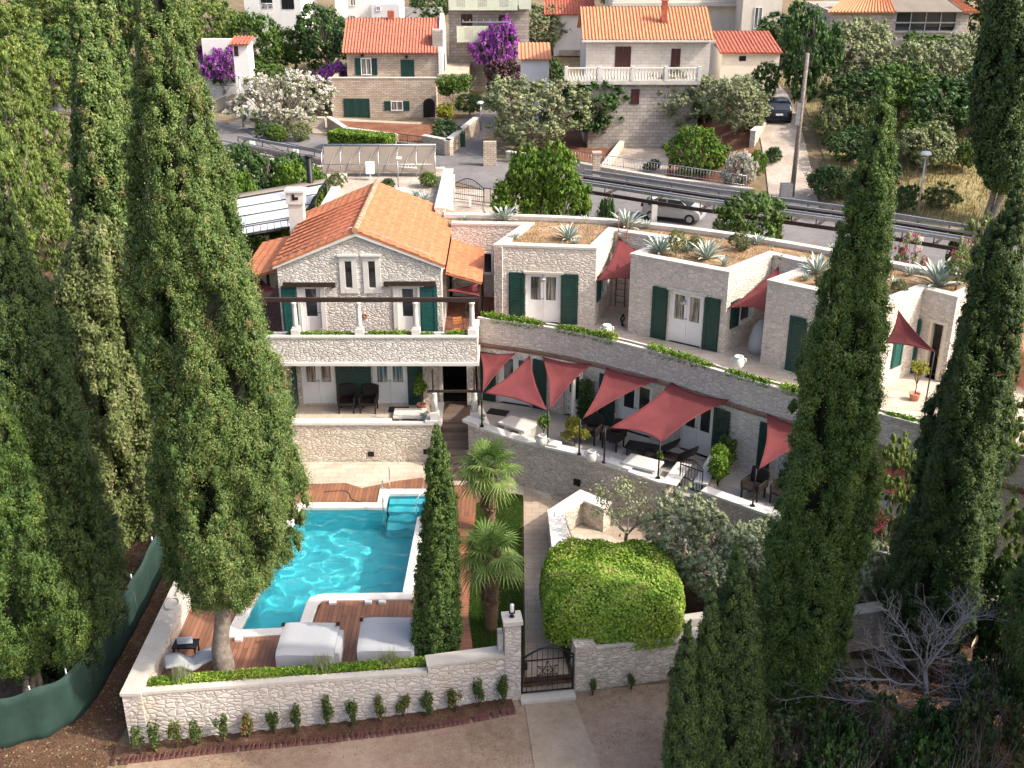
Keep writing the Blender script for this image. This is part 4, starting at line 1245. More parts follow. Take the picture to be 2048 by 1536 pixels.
# white verge moulding
m_ = MB()
for x0, x1 in ((HX0 - .14, RX), (RX, HX1 + .14)):
    za = EZ - .1 if x0 < RX - .1 else RZ; zb_ = RZ if x1 < RX + .1 else EZ - .1
    yy0, yy1 = HY0 - .11, HY0 - .004
    m_.add([(x0, yy0, za - .10), (x1, yy0, zb_ - .10), (x1, yy1, zb_ - .10), (x0, yy1, za - .10), (x0, yy0, za + .03), (x1, yy0, zb_ + .03), (x1, yy1, zb_ + .03), (x0, yy1, za + .03)],
           [(0, 3, 2, 1), (4, 5, 6, 7), (0, 1, 5, 4), (1, 2, 6, 5), (2, 3, 7, 6), (3, 0, 4, 7)])
m_.build("verge_moulding", M['coping_white'], house)
for a, b_ in (w1, w2):
    framed_window(Wf, a, b_, wz[0], wz[1], house, fw=0.2)
for a, b_ in (dL, dR):
    french_door(Wf, a, b_, FZ, dz1, house, leaves=1, split=0.4, glass='glass')
    f = MB()
    Wf.box(f, a - .17, a, FZ, dz1, 0.002, .05); Wf.box(f, b_, b_ + .17, FZ, dz1, .002, .05); Wf.box(f, a - .26, b_ + .26, dz1, dz1 + .09, .002, .14)
    f.build("door_surround", M['coping_white'], house)
shutter(Wf, ux(566, 620), ux(597, 620), FZ + .02, dz1, house, 'green_mid')
shutter(Wf, ux(841, 620), ux(875, 620), FZ + .02, dz1 + .05, house, 'green_mid')
for x0, x1, y in ((567, 672, 567), (768, 872, 565)):
    m_ = MB(); z = uz(620, y); a, b_ = ux(x0, y), ux(x1, y)
    Wf.box(m_, a, b_, z - .09, z + .09, .12, .17)
    for t in (a + .1, b_ - .1): Wf.box(m_, t - .05, t + .05, z - .14, z - .02, 0, .12)
    for k in range(10):
        c = Wf.at(a + .2 + (b_ - a - .4) * k / 9, .172); m_.box((c.x, c.y, z), (.03, .006, .03))
    m_.build("awning_beam", M['brown_steel'], house)

# side lean-to roofs
def lean_to(label, x_in, x_out, z_in, z_out, y0, y1):
    r = empty("lean_to_roof", (x_out, y0, z_out), label, "roof")
    if x_out > x_in:
        tiled_slope(r, (x_out, y0, z_out), (x_out, y1, z_out), (x_in, y1, z_in), (x_in, y0, z_in), 'tile_smooth', pitch=.30, amp=.010, course=.33)
    else:
        tiled_slope(r, (x_out, y1, z_out), (x_out, y0, z_out), (x_in, y0, z_in), (x_in, y1, z_in), 'tile_smooth', pitch=.30, amp=.012, course=.33)
    m_ = MB()
    for y in (y0 + .15, (y0 + y1) / 2, y1 - .2):
        m_.box((x_out - (.12 if x_out > x_in else -.12), y, (FZ + z_out) / 2 - .06), (.12, .12, z_out - FZ - .16))
    m_.build("post", M['brown_steel'], r)
    return r
lean_to("orange lean-to roof against the right flank of the gabled villa", -2.55, -1.15, 7.42, 7.0, 41.45, 46.0)
lean_to("orange lean-to roof on the left flank of the gabled villa, behind the big cypress", -9.06, -10.7, 7.42, 7.0, 41.8, 46.8)

# lower storey of the main house and the balcony
LY = 40.6
Wlo = WF((-10.4, LY), (-1.45, LY))
lx = lambda x, y=770: Wlo.px(x, y)[0]
d1 = (lx(604), lx(671)); d2 = (lx(746), lx(815)); dd = (lx(885), lx(934))
m_ = MB()
Wlo.wall(m_, TZ - 1.5, 4.5, .4, [(d1[0], d1[1], TZ, TZ + 2.1), (d2[0], d2[1], TZ, TZ + 2.1), (dd[0], dd[1], TZ - .3, TZ + 2.15)])
m_.b2(-10.4, -10.0, LY + .41, 44, .5, 4.5)
m_.b2(-10.0, -3, 43.6, 44, .5, 4.5)
m_.build("wall", M['stone_warm'], house)
m_ = MB(); m_.b2(-10.4, -1.3, 39.42, 48.4, 4.55, FZ); m_.build("floor_slab", M['tile_floor'], house)
m_ = MB(); Wlo.box(m_, dd[0] - .3, dd[1] + .3, TZ - .4, TZ + 2.3, -3, -2.9); Wlo.box(m_, dd[0] - .3, dd[1] + .3, TZ - .06, TZ - .02, -3, -.4); m_.build("passage", M['dark'], house)
m_ = MB(); Wlo.box(m_, dd[0] - .12, dd[0], TZ, TZ + 2.2, 0, .05); Wlo.box(m_, dd[1], dd[1] + .12, TZ, TZ + 2.2, 0, .05); m_.build("door_surround", M['coping'], house)
for a, b_ in (d1, d2): french_door(Wlo, a, b_, TZ, TZ + 2.1, house)
for a, b_ in ((lx(673), lx(707)), (lx(708), lx(743)), (lx(816), lx(846))):
    shutter(Wlo, a, b_, TZ + .02, TZ + 2.12, house)
shutter(WF((-8.52, LY - .6), (-8.5, LY - .02)), 0, .58, TZ + .02, TZ + 2.12, house)
# balcony parapet
m_ = MB(); m_.b2(-10.4, -1.3, 39.14, 39.42, 4.66, 5.62)
m_.b2(-1.58, -1.3, 39.425, 41.0, 4.66, 5.62)
m_.build("balcony_parapet", M['stone'], house)
m_ = MB(); m_.b2(-10.42, -1.24, 39.06, 39.5, 4.52, 4.655); m_.b2(-1.45, -1.24, 39.505, 40.9, 4.52, 4.655)
m_.b2(-10.42, -1.26, 39.10, 39.26, 5.625, 5.72); m_.b2(-10.42, -1.26, 39.5, 39.62, 5.45, 5.70)
m_.b2(-1.62, -1.26, 39.265, 40.9, 5.625, 5.72)
m_.build("balcony_moulding", M['coping_white'], house, bevel=.01)
m_ = MB(); m_.b2(-10.4, -1.6, 39.262, 39.498, 5.3, 5.6); m_.build("planter_soil", M['litter'], house)
# balcony columns and beam
for x in (596, 722, 834, 945):
    c = P(x, 660, 5.72); cx = c.x
    col = MB(); col.box((cx, 39.34, 5.83), (.31, .36, .22)); col.box((cx, 39.36, 5.98), (.23, .23, .08))
    col.lathe([(.095, 6.02), (.10, 6.12), (.088, 6.7), (.082, 6.88), (.115, 6.92), (.115, 6.98)], (cx, 39.36, 0), 16)
    col.build("column", M['coping_white'], house)
m_ = MB(); m_.b2(-10.4, -1.2, 39.3, 39.42, 6.985, 7.14); m_.build("balcony_beam", M['brown_steel'], house)
m_ = MB()
for k in range(3):
    x = -9.3 + k * 3.4
# life ring and little fittings on the facade
def disc(name, W, u, z, r, mat, label, cat, r_in=None):
    c = W.at(u, .03); m_ = MB(); n = 20; pts = []
    R0 = (r + (r_in or 0)) / 2; rr = (r - (r_in or r * .4)) / 2
    for i in range(n + 1):
        a = 2 * math.pi * i / n; pts.append((c.x + W.u.x * R0 * math.cos(a), c.y + W.u.y * R0 * math.cos(a), z + R0 * math.sin(a)))
    m_.tube(pts, rr, 8)
    o = m_.build(name, M[mat]); return tag(o, label, cat)
disc("wall_ornament", Wf, ux(731, 631), uz(731, 631), .10, 'terracotta', "small round red ornament on the villa front between the balcony doors", "ornament", .03)

# ================= curved terrace wing =================
FAC = [(-1.35, 41.15), (0.9, 40.33), (3.0, 39.2), (5.3, 37.55), (7.3, 35.8), (9.3, 34.15), (11.2, 32.8), (13.2, 31.3), (15.0, 29.6), (17.5, 27.6)]
EDGE = [(-2.55, 45.9), (0.44, 45.7), (-0.71, 42.84), (3.29, 42.37), (4.18, 44.8), (6.3, 43.7), (4.57, 41.66), (7.94, 39.4), (9.98, 41.5), (11.2, 40.4), (9.17, 38.5), (12.45, 35.9), (14.45, 37.56), (15.31, 36.67), (16.8, 38.0)]
BACK = [(-2.9, 47.25), (-0.5, 47.1), (3.7, 46.45), (7.7, 44.9), (11.3, 42.8), (14.5, 40.3), (17.2, 38.4)]
wing = empty("terrace_wing", (5, 40, TZ), "curved two-storey stone guest wing with planted flat roof and green shuttered doors", "building")
fsp = [Vector((p.x, p.y)) for p in spline([(a, b_, 0) for a, b_ in FAC], 6)]
m_ = MB(); m_.strip(fsp, 0.0, 0.3, 4.66, 5.62); m_.build("parapet", M['stone_wing'], wing)
m_ = MB(); m_.strip(fsp, -.03, .13, 5.62, 5.70); m_.strip(fsp, .40, .5, 5.1, 5.66); m_.build("parapet_coping", M['coping'], wing)
m_ = MB(); m_.strip(fsp, .305, .395, 5.2, 5.6); m_.build("planter_soil", M['litter'], wing)
m_ = MB(); m_.strip(fsp, -.05, .25, 4.56, 4.655); m_.strip(fsp, -.02, .25, 4.46, 4.555); m_.build("brick_band", M['brick_band'], wing)
# upper terrace floor
poly = [(p.x, p.y) for p in offset(fsp, .52)] + [(17.5, 38.8)] + [(x + .2, y + .1) for x, y in EDGE[::-1]] + [(-2.6, 41.0)]
m_ = MB(); m_.prism([(p.x, p.y) for p in offset(fsp, .2)] + [(18, 39.5), (14.5, 40.8), (11.3, 43.0), (7.7, 45.0), (3.7, 46.5), (-2.6, 47.2), (-2.6, 41.2)], 4.5, FZ)
m_.build("terrace_floor", M['paving'], wing)
m_ = MB(); m_.prism([(-2.6, 40.9), (-1.3, 41.3), (.9, 40.9), (-.6, 42.7), (.5, 45.7), (-2.6, 45.8)], FZ, FZ + .006); m_.build("terrace_tiles", M['tile_floor'], wing)
# lower facade with its doors
lowW = [WF(FAC[i], FAC[i + 1]) for i in range(len(FAC) - 1)]
lowdoors = {0: [(998, 1062, 790)], 1: [(1128, 1163, 800)], 2: [(1236, 1304, 820)], 3: [(1358, 1424, 870)], 4: [(1548, 1604, 930)], 6: [(1760, 1822, 1000)]}
m_ = MB(); opened = []
for i, W in enumerate(lowW):
    hs = []
    for x0, x1, y in lowdoors.get(i, []):
        a, b_ = W.px(x0, y)[0], W.px(x1, y)[0]
        a = max(.06, a); b_ = min(W.L - .06, b_)
        if b_ - a > 1.5: b_ = a + 1.5
        hs.append((a, b_, TZ, TZ + 2.08)); opened.append((i, W, a, b_))
    W.wall(m_, TZ - 1.6, 4.46, .35, hs)
m_.build("wall", M['stone_wing'], wing)
for i, W, a, b_ in opened:
    french_door(W, a, b_, TZ, TZ + 2.08, wing, glass='glass')
for i, x0, x1, y in ((0, 962, 992, 780), (1, 1066, 1093, 790), (2, 1198, 1230, 810), (3, 1426, 1459, 860), (4, 1516, 1542, 900), (6, 1722, 1756, 980)):
    W = lowW[i]; a, b_ = W.px(x0, y)[0], W.px(x1, y)[0]
    shutter(W, a, b_, TZ + .02, TZ + 2.1, wing)
# one leaf of the second door stands open
W = lowW[1]; q = W.at(W.px(1163, 800)[0], .02)
Wo = WF((q.x, q.y), (q.x + .35, q.y - .55))
Wo2 = WF((q.x - .38, q.y - .5), (q.x, q.y))
o_ = french_door(Wo2, 0, .62, TZ + .02, TZ + 2.05, wing, glass='glass', leaves=1, d=0.0)

# upper units
upW = [WF(EDGE[i], EDGE[i + 1]) for i in range(len(EDGE) - 1)]
holes = {}
def uhole(i, x0, x1, y, z0, z1, key=None):
    W = upW[i]; a, b_ = W.px(x0, y)[0], W.px(x1, y)[0]
    a = max(a, .05); b_ = min(b_, W.L - .05)
    holes.setdefault(i, []).append((a, b_, z0, z1)); return (W, a, b_)
D1 = uhole(2, 1052, 1120, 600, FZ, FZ + 2.1)
D2 = uhole(6, 1336, 1404, 650, FZ, FZ + 2.1)
W0 = uhole(0, 965, 986, 530, FZ + 1.0, FZ + 2.0)
D4 = uhole(12, 1851, 1884, 715, FZ, FZ + 2.1)
W1 = (upW[3], .75, 1.6); holes.setdefault(3, []).append((.75, 1.6, FZ + .9, FZ + 2.0))
W2 = (upW[7], .9, 1.8); holes.setdefault(7, []).append((.9, 1.8, FZ + .9, FZ + 2.0))
D3 = (upW[10], 1.1, 2.4); holes.setdefault(10, []).append((1.1, 2.4, FZ, FZ + 2.1))
m_ = MB()
for i, W in enumerate(upW):
    W.wall(m_, FZ - .1, 8.04, .34, holes.get(i, []), u0=0.0, u1=W.L - .012)
bsp = [Vector((p.x, p.y)) for p in spline([(a, b_, 0) for a, b_ in BACK], 5)]
m_.strip(bsp, -.3, 0, 1.5, 8.04)
m_.b2(-3.3, -2.9, 47.3, 54.5, 1.5, 8.3)
m_.build("wall", M['stone_wing'], wing)
m_ = MB()
ep = [Vector(p) for p in EDGE]
m_.strip(ep, -.03, .36, 8.045, 8.13)
m_.strip(bsp, -.33, .03, 8.05, 8.2)
m_.b2(-3.34, -2.86, 47.3, 54.6, 8.31, 8.4)
m_.build("roof_coping", M['coping'], wing)
roofpoly = [(p.x, p.y) for p in offset(ep, .3)] + [(p.x, p.y) for p in offset(bsp, -.28)][::-1]
# roof garden soil with a gently humped surface
m_ = MB(); m_.prism([(p.x, p.y) for p in offset(ep, .05)] + [(p.x, p.y) for p in offset(bsp, -.1)][::-1], 7.7, 7.98)
m_.build("roof_garden_soil", M['roof_soil'], wing)
ROOF = roofpoly
for (W, a, b_) in (D1, D2, D3): french_door(W, a, b_, FZ, FZ + 2.1, wing)
for (W, a, b_) in (W0, W1, W2):
    framed_window(W, a, b_, FZ + (1.0 if W is upW[0] else .9), FZ + 2.0, wing, fw=.07, mat='white', sill=False)
W, a, b_ = D4
f = MB(); W.box(f, a - .02, a + .08, FZ, FZ + 2.1, -.2, .04); W.box(f, b_ - .08, b_ + .02, FZ, FZ + 2.1, -.2, .04); W.box(f, a - .02, b_ + .02, FZ + 2.1, FZ + 2.2, -.2, .05)
f.build("door_surround", M['plaster_cream'], wing)
f = MB(); W.box(f, a - .2, b_ + .2, FZ, FZ + 2.3, -1.6, -1.5); W.box(f, a, b_, FZ + .005, FZ + .02, -1.5, -.34); f.build("passage", M['tile_floor'], wing)
for i, x0, x1, y in ((2, 1018, 1050, 600), (2, 1122, 1156, 600), (6, 1303, 1334, 640), (6, 1406, 1438, 660), (10, 1573, 1606, 710)):
    W = upW[i]; a, b_ = W.px(x0, y)[0], W.px(x1, y)[0]
    shutter(W, a, b_, FZ + .02, FZ + 2.12, wing)
shutter(upW[3], .2, .7, FZ + .9, FZ + 2.0, wing); shutter(upW[7], .3, .85, FZ + .9, FZ + 2.0, wing)
shutter(upW[11], 1.15, 1.75, FZ + .55, FZ + 2.05, wing, 'green_mid')
shutter(upW[12], .02, .09, FZ + .02, FZ + 2.1, wing, 'green_mid')
for W, a, b_ in (D1, D2):
    f = MB(); W.box(f, a - .1, b_ + .1, FZ + 2.1, FZ + 2.18, .002, .09); f.build("lintel", M['coping'], wing)
wall_lamp(upW[2], upW[2].px(1086, 555)[0], upW[2].px(1086, 555)[1], "round metal wall lamp above the double door of the unit nearest the gabled villa")
wall_lamp(upW[6], upW[6].px(1370, 602)[0], upW[6].px(1370, 602)[1], "round metal wall lamp above the double door of the middle upper unit")
# masonry under the wing so nothing hangs
# ================= flat gravel roof behind the house =================
rear = empty("rear_flat_roof", (-6, 50, 3), "low stone annexe with flat gravel roof behind the gabled villa", "building")
m_ = MB(); m_.b2(-8.4, -3.32, 48.5, 56.0, 1.5, 7.9); m_.build("wall", M['stone_wing'], rear)
m_ = MB(); m_.b2(-8.1, -3.36, 48.6, 55.7, 7.905, 8.0); m_.build("gravel_roof", M['gravel'], rear)
m_ = MB(); m_.b2(-8.42, -8.06, 48.5, 56.0, 8.005, 8.18); m_.b2(-8.05, -3.36, 55.66, 56.0, 8.005, 8.16); m_.build("coping", M['coping'], rear)
# chimney
ch = empty("chimney", (-9.25, 47.3, 7), "square white chimney with a cross-shaped vent left of the orange roof", "chimney")
m_ = MB(); m_.box((-9.15, 46.9, 7.6), (.62, .5, 2.6)); m_.box((-9.15, 46.9, 8.98), (.74, .62, .5)); m_.build("shaft", M['coping_white'], ch)
m_ = MB(); m_.box((-9.15, 46.9, 9.28), (.84, .72, .09)); m_.build("cap", M['coping_white'], ch)
m_ = MB(); m_.box((-9.13, 46.58, 8.99), (.26, .02, .12)); m_.box((-9.2, 46.575, 9.04), (.11, .02, .26)); m_.build("vent", M['dark'], ch)

# ================= retaining walls, terraces, stairs =================
tw = empty("terrace_wall", (-6, 38.7, GZ), "sunlit rubble retaining wall with pale coping between the pool and the lower terrace", "wall")
m_ = MB(); m_.b2(-10.2, -2.72, 38.66, 39.0, GZ - .3, 2.27); m_.b2(-3.0, -2.72, 39.005, 40.55, GZ - .3, 2.27); m_.build("wall", M['stone_warm'], tw)
m_ = MB(); m_.b2(-10.2, -4.6, 38.60, 39.03, 2.275, 2.37); m_.b2(-3.3, -2.66, 38.6, 39.03, 2.275, 2.45); m_.b2(-4.595, -3.305, 38.6, 38.78, 2.275, 2.36); m_.b2(-3.02, -2.68, 39.035, 40.5, 2.275, 2.37)
m_.build("coping", M['coping_white'], tw)
m_ = MB()
for x, y in ((742, 908), (853, 903)):
    c = PY(x, y, 38.66); m_.box((c.x, 38.65, c.z), (.24, .03, .2))
m_.build("wall_vent", M['dark'], tw)
m_ = MB(); m_.b2(-10.2, -3.005, 39.005, LY, 1.8, TZ); m_.build("terrace_floor", M['paving'], kind='structure')
# stone stair flank at the left end of the lower terrace
fl_ = empty("stair_flank", (-8.9, 39.4, TZ), "white sloping stair flank at the left end of the lower terrace", "wall")
m_ = MB(); m_.add([(-9.0, 38.95, TZ), (-8.75, 38.95, TZ), (-8.75, 40.5, TZ), (-9.0, 40.5, TZ), (-9.0, 38.95, TZ + .3), (-8.75, 38.95, TZ + .3), (-8.75, 40.5, TZ + 1.2), (-9.0, 40.5, TZ + 1.2)],
       [(0, 3, 2, 1), (4, 5, 6, 7), (0, 1, 5, 4), (1, 2, 6, 5), (2, 3, 7, 6), (3, 0, 4, 7)]); m_.build("wall", M['plaster'], fl_)
# right lower terrace floor
gw = [(-1.65, 38.2), (0.18, 36.8), (2.34, 35.66), (3.46, 34.79), (5.21, 33.43)]
gsp = [Vector((p.x, p.y)) for p in spline([(a, b_, 0) for a, b_ in gw], 5)]
gw2 = [(6.32, 33.0), (8.05, 31.6), (9.7, 30.3), (11.6, 28.95), (13.6, 27.4)]
floorpoly = [(-1.5, 38.35), (.2, 37.0), (2.36, 35.85), (3.5, 35.0), (5.3, 33.6), (6.4, 33.05), (8.1, 31.75), (11.6, 29.1), (13.6, 27.7)] + [(x + .1, y + .15) for x, y in FAC[::-1][1:]]
m_ = MB(); m_.prism(floorpoly, GZ - .2, TZ); m_.build("terrace_floor", M['concrete'], kind='structure')
g1 = empty("terrace_wall", (2.0, 36, GZ), "long grey rubble wall of the sail-shaded terrace, with white coping, from the boardwalk to the iron gate", "wall")
m_ = MB(); m_.strip(gsp, 0, .34, GZ - .3, 2.5); m_.strip([(5.213, 33.435), (6.09, 34.75)], 0, .32, GZ - .3, 2.5); m_.build("wall", M['stone_grey'], g1)
m_ = MB(); m_.strip(gsp, -.04, .38, 2.505, 2.59); m_.strip([(5.38, 33.3), (6.12, 34.8)], -.14, .38, 2.592, 2.64)
m_.box((-1.45, 38.15, 2.66), (.75, .42, .12), rz=R(-38)); m_.box((1.35, 36.45, 2.63), (.8, .42, .08), rz=R(-28)); m_.box((3.75, 34.8, 2.63), (1.0, .42, .08), rz=R(-38))
m_.build("coping", M['coping_white'], g1)
c = PY(1135, 963, 35.5); m_ = MB(); m_.box((2.33, 35.62, 1.45), (.26, .06, .24), rz=R(-29)); m_.build("wall_vent", M['dark'], g1)
g2 = empty("terrace_wall", (9, 31, GZ), "rubble wall with white coping right of the small iron garden gate", "wall")
m_ = MB(); m_.strip(gw2, 0, .34, GZ - .3, 2.5); m_.strip([(6.9, 34.6), (6.36, 33.1)], 0, .3, TZ - .1, 2.5); m_.build("wall", M['stone_grey'], g2)
m_ = MB(); m_.strip(gw2, -.04, .38, 2.505, 2.6); m_.strip([(7.6, 36.0), (6.45, 33.35)], -.35, .12, 2.603, 2.66); m_.build("coping", M['coping_white'], g2)
m_ = MB(); m_.strip([(7.6, 36.0), (6.5, 33.5)], -.34, .1, TZ - .1, 2.6); m_.build("planter", M['plaster'], g2)
# steps up to the small gate
st = empty("garden_steps", (5.8, 33.0, GZ), "grey stone steps climbing to the small arched iron gate", "steps")
for k in range(5):
    m_ = MB(); q = Vector((5.75, 32.9)) + Vector((.42, -.9)).normalized() * 0
    dirv = Vector((-.57, -.82)); ctr = Vector((5.98, 33.45)) + dirv * (.32 * (4 - k) - .35)
    m_.box((ctr.x, ctr.y, GZ + .15 * (k + 1) + .07 * k * 0 + .1), (1.05, .36, .30 if k else .3), rz=math.atan2(-.57, .82) * 1.0)
    m_.v = [(x, y, min(z, GZ + .3 * (k + 1))) for x, y, z in m_.v]
    m_.build("step", M['concrete'], st)
# boardwalk stairs between the two terraces
bw = empty("boardwalk_stairs", (-2.1, 38, GZ), "greyed wooden boardwalk stairs leading from the dark doorway down to the pool", "stairs")
m_ = MB(); m_.b2(-2.7, -1.5, 39.3, 41.0, TZ - .2, TZ - .02)
m_.b2(-2.7, -1.5, 41.0, 43.4, TZ - .2, TZ - .05)
for k in range(8):
    z1 = TZ - .02 - .19 * (k + 1); y1 = 39.295 - .31 * k
    m_.b2(-2.7, -1.5, y1 - .32, y1 - .002, z1 - .06, z1)
    m_.b2(-2.68, -1.52, y1 - .03, y1 - .004, z1, z1 + .13)
m_.build("treads", M['boardwalk'], bw)
# white posts and black frame over the stairs
fr = empty("entrance_frame", (-2.2, 38.8, 2.3), "pair of short white columns with a black steel frame over the boardwalk stairs", "gate frame")
for x in (-2.94, -1.42):
    m_ = MB(); m_.box((x, 38.82, 2.6), (.34, .34, .32)); m_.lathe([(.12, 2.76), (.115, 3.3), (.10, 3.5), (.12, 3.55)], (x, 38.82, 0), 14); m_.build("column", M['coping_white'], fr)
m_ = MB(); m_.b2(-3.2, -1.2, 38.78, 38.86, 3.56, 3.64)
for x in (-2.98, -1.42): m_.b2(x - .03, x + .03, 38.79, 38.85, 3.645, 4.5)
m_.build("frame", M['brown_steel'], fr)
# ================= front garden wall =================
fw_ = empty("garden_wall", (-5, 24.6, 0), "long pale stone garden wall along the lane left of the iron gate, with planted trough", "wall")
fs_ = [Vector(p) for p in FRONT]
m_ = MB(); m_.strip(fs_[:3], 0, .32, -.9, 1.30)
m_.strip([fs_[2] + Vector((.005, 0)), fs_[3]], 0, .42, -.5, 1.52)
m_.strip([(-10.41, 39.0), (-10.41, 24.16)], 0, .52, -.9, 1.30)
m_.strip([(-9.86, 24.9), (-2.3, 25.78)], 0, .08, .5, 1.22)
m_.build("wall", M['stone_lane'], fw_)
m_ = MB(); m_.strip([(-10.0, 24.20), (-6.4, 24.62), (-2.32, 25.06)], -.03, .16, 1.305, 1.385)
m_.strip([fs_[2] + Vector((-.02, 0)), fs_[3]], -.03, .45, 1.525, 1.60)
m_.strip([(-10.44, 39.0), (-10.44, 24.12)], 0, .56, 1.305, 1.40)
m_.build("coping", M['coping'], fw_)
m_ = MB(); m_.prism([(-9.85, 24.56), (-6.4, 24.95), (-2.31, 25.4), (-2.31, 25.77), (-9.85, 24.89)], .5, 1.2); m_.build("planter_soil", M['litter'], fw_)
m_ = MB(); m_.tube([(-10.15, 28.6, 1.44), (-10.1, 30.2, 1.46)], .03, 8)
pts = [(-10.17 + .2 * math.cos(a), 28.2 + .3 * math.sin(a), 1.43) for a in [2 * math.pi * i / 16 for i in range(17)]]
m_.tube(pts, .02, 6); tag(m_.build("pipe_ring", M['coping']), "pale ring and pipe lying on the left garden wall coping", "pipe")
fr_ = empty("garden_wall", (6, 26.7, 0), "rubble garden wall along the lane right of the iron gate", "wall")
fr2 = [Vector(p) for p in FRONT_R]
m_ = MB(); m_.strip([fr2[0], Vector((2.35, 25.98))], 0, .5, -.5, 1.58); m_.strip([Vector((2.352, 25.98)), Vector((4.6, 26.48))], 0, .3, -.5, 1.42)
m_.strip([Vector((4.605, 26.48))] + fr2[2:], 0, .42, -.5, 1.30); m_.build("wall", M['stone_warm'], fr_)
m_ = MB(); m_.strip([Vector((2.36, 25.985)), Vector((4.6, 26.48))], -.02, .12, 1.42, 1.47); m_.strip([Vector((4.61, 26.48))] + fr2[2:], -.03, .45, 1.305, 1.38); m_.strip([(5.0, 27.1), (7.2, 27.6), (9.5, 28.1)], 0, .3, .7, 1.6)
m_.build("coping", M['coping'], fr_)
m_ = MB(); m_.prism([(2.38, 26.3), (4.58, 26.8), (4.4, 30.6), (1.9, 30.3)], .6, 1.3); m_.build("planter_soil", M['litter'], fr_)
# gate pillar, lamp, gate
gp = empty("gate_pillar", (.05, 25.75, 0), "square stone pillar with flat capstone left of the lane gate", "pillar")
m_ = MB(); m_.box((.0, 25.72, 1.1), (.44, .44, 3.0), rz=R(8)); m_.build("shaft", M['stone_lane'], gp)
m_ = MB(); m_.box((.0, 25.72, 2.665), (.54, .54, .12), rz=R(8)); m_.box((-.33, 25.85, 1.4), (.14, .3, 1.5), rz=R(8)); m_.build("capstone", M['coping'], gp)
lp = empty("pillar_lamp", (.0, 25.72, 2.73), "white cylinder lamp on the gate pillar", "lamp")
m_ = MB(); m_.lathe([(.07, 2.73), (.07, 2.75), (.02, 2.77), (.02, 2.84), (.09, 2.86), (.09, 2.88)], (0, 25.72, 0), 14); m_.build("lamp_base", M['black_iron'], lp)
m_ = MB(); m_.lathe([(.05, 2.885), (.055, 2.9), (.055, 3.12), (.03, 3.14)], (0, 25.72, 0), 14); m_.build("lamp_tube", M['white'], lp)

def iron_gate(A, B, z0, h, rise, nb, label, star=False, mat='black_iron', bars_only=False, cat="gate", loc=None):
    W = WF(A, B); c = W.at(W.L / 2)
    root = empty("iron_gate", (c.x, c.y, z0), label, cat)
    def pt(u, z, d=0): q = W.at(u, d); return (q.x, q.y, z)
    top = lambda u: z0 + h + rise * math.sin(math.pi * min(1, max(0, u / W.L)))
    m_ = MB(); m_.tube([pt(.02, z0 + .06), pt(.02, z0 + h)], .025, 6); m_.tube([pt(W.L - .02, z0 + .06), pt(W.L - .02, z0 + h)], .025, 6)
    m_.tube([pt(.02 + (W.L - .04) * i / 16, top(W.L * i / 16)) for i in range(17)], .028, 6)
    for z in (z0 + .08, z0 + .42, z0 + h - .08): m_.tube([pt(.02, z), pt(W.L - .02, z)], .022, 6)
    m_.build("gate_frame", M[mat], root)
    m_ = MB()
    for k in range(1, nb):
        u = W.L * k / nb; m_.tube([pt(u, z0 + .08), pt(u, top(u))], .010, 5)
    m_.build("bars", M[mat], root)
    if star:
        m_ = MB(); cz = z0 + .42 + (h - .5) / 2
        n = 6; u0 = W.L / 2; ro, ri = .34, .15
        pts = []
        for i in range(2 * n + 1):
            a = math.pi / 2 + math.pi * i / n; r = ro if i % 2 == 0 else ri; pts.append(pt(u0 + r * math.cos(a), cz + r * math.sin(a), .015))
        m_.tube(pts, .012, 5, smooth=False)
        m_.tube([pt(u0 + .13 * math.cos(2 * math.pi * i / 16), cz + .13 * math.sin(2 * math.pi * i / 16), .015) for i in range(17)], .012, 5)
        for i in range(n):
            a = math.pi / 2 + 2 * math.pi * i / n; m_.tube([pt(u0, cz, .015), pt(u0 + ro * math.cos(a), cz + ro * math.sin(a), .015)], .008, 5)
        m_.build("star_ornament", M[mat], root)
        m_ = MB(); q = W.at(.09, .0); m_.box((q.x, q.y, z0 + 1.0), (.16, .06, .22), rz=W.rz); m_.build("lock_box", M[mat], root)
    return root
iron_gate((.26, 25.62), (1.74, 25.84), .12, 1.25, .32, 10, "black arched iron lane gate with a star ornament", star=True)
m_ = MB(); m_.box((1.0, 25.66, .06), (1.56, .5, .16), rz=R(8.5)); tag(m_.build("threshold", M['coping']), "pale stone threshold under the lane gate", "doorstep")
m_ = MB()
for k in range(3): m_.box((1.0 - .02 * k, 25.98 + .3 * k, .2 + .17 * k), (1.5, .34, .14), rz=R(8.5))
tag(m_.build("garden_steps", M['path']), "low paved steps just behind the lane gate", "steps")
iron_gate((5.72, 33.98), (6.42, 33.4), TZ, .95, .22, 8, "small black arched gate at the top of the garden steps")

# curved bench nook by the path
nk = empty("nook_wall", (2.4, 33.2, GZ), "low curved wall with broad white coping enclosing the paved nook by the path", "wall")
npth = [Vector(p) for p in ((1.36, 29.9), (1.25, 33.2), (2.4, 34.6), (3.4, 33.75))]
m_ = MB(); m_.strip(npth, -.42, 0, GZ - .1, GZ + .92); m_.build("wall", M['stone_warm'], nk)
m_ = MB(); m_.strip(npth, -.50, .05, GZ + .925, GZ + 1.0); m_.build("coping", M['coping_white'], nk)
m_ = MB(); m_.prism([(1.5, 31.0), (1.6, 32.9), (2.4, 33.9), (3.3, 33.2), (4.5, 31.9), (3.6, 31.2)], GZ - .02, GZ + .04); m_.build("nook_floor", M['paving'], nk)
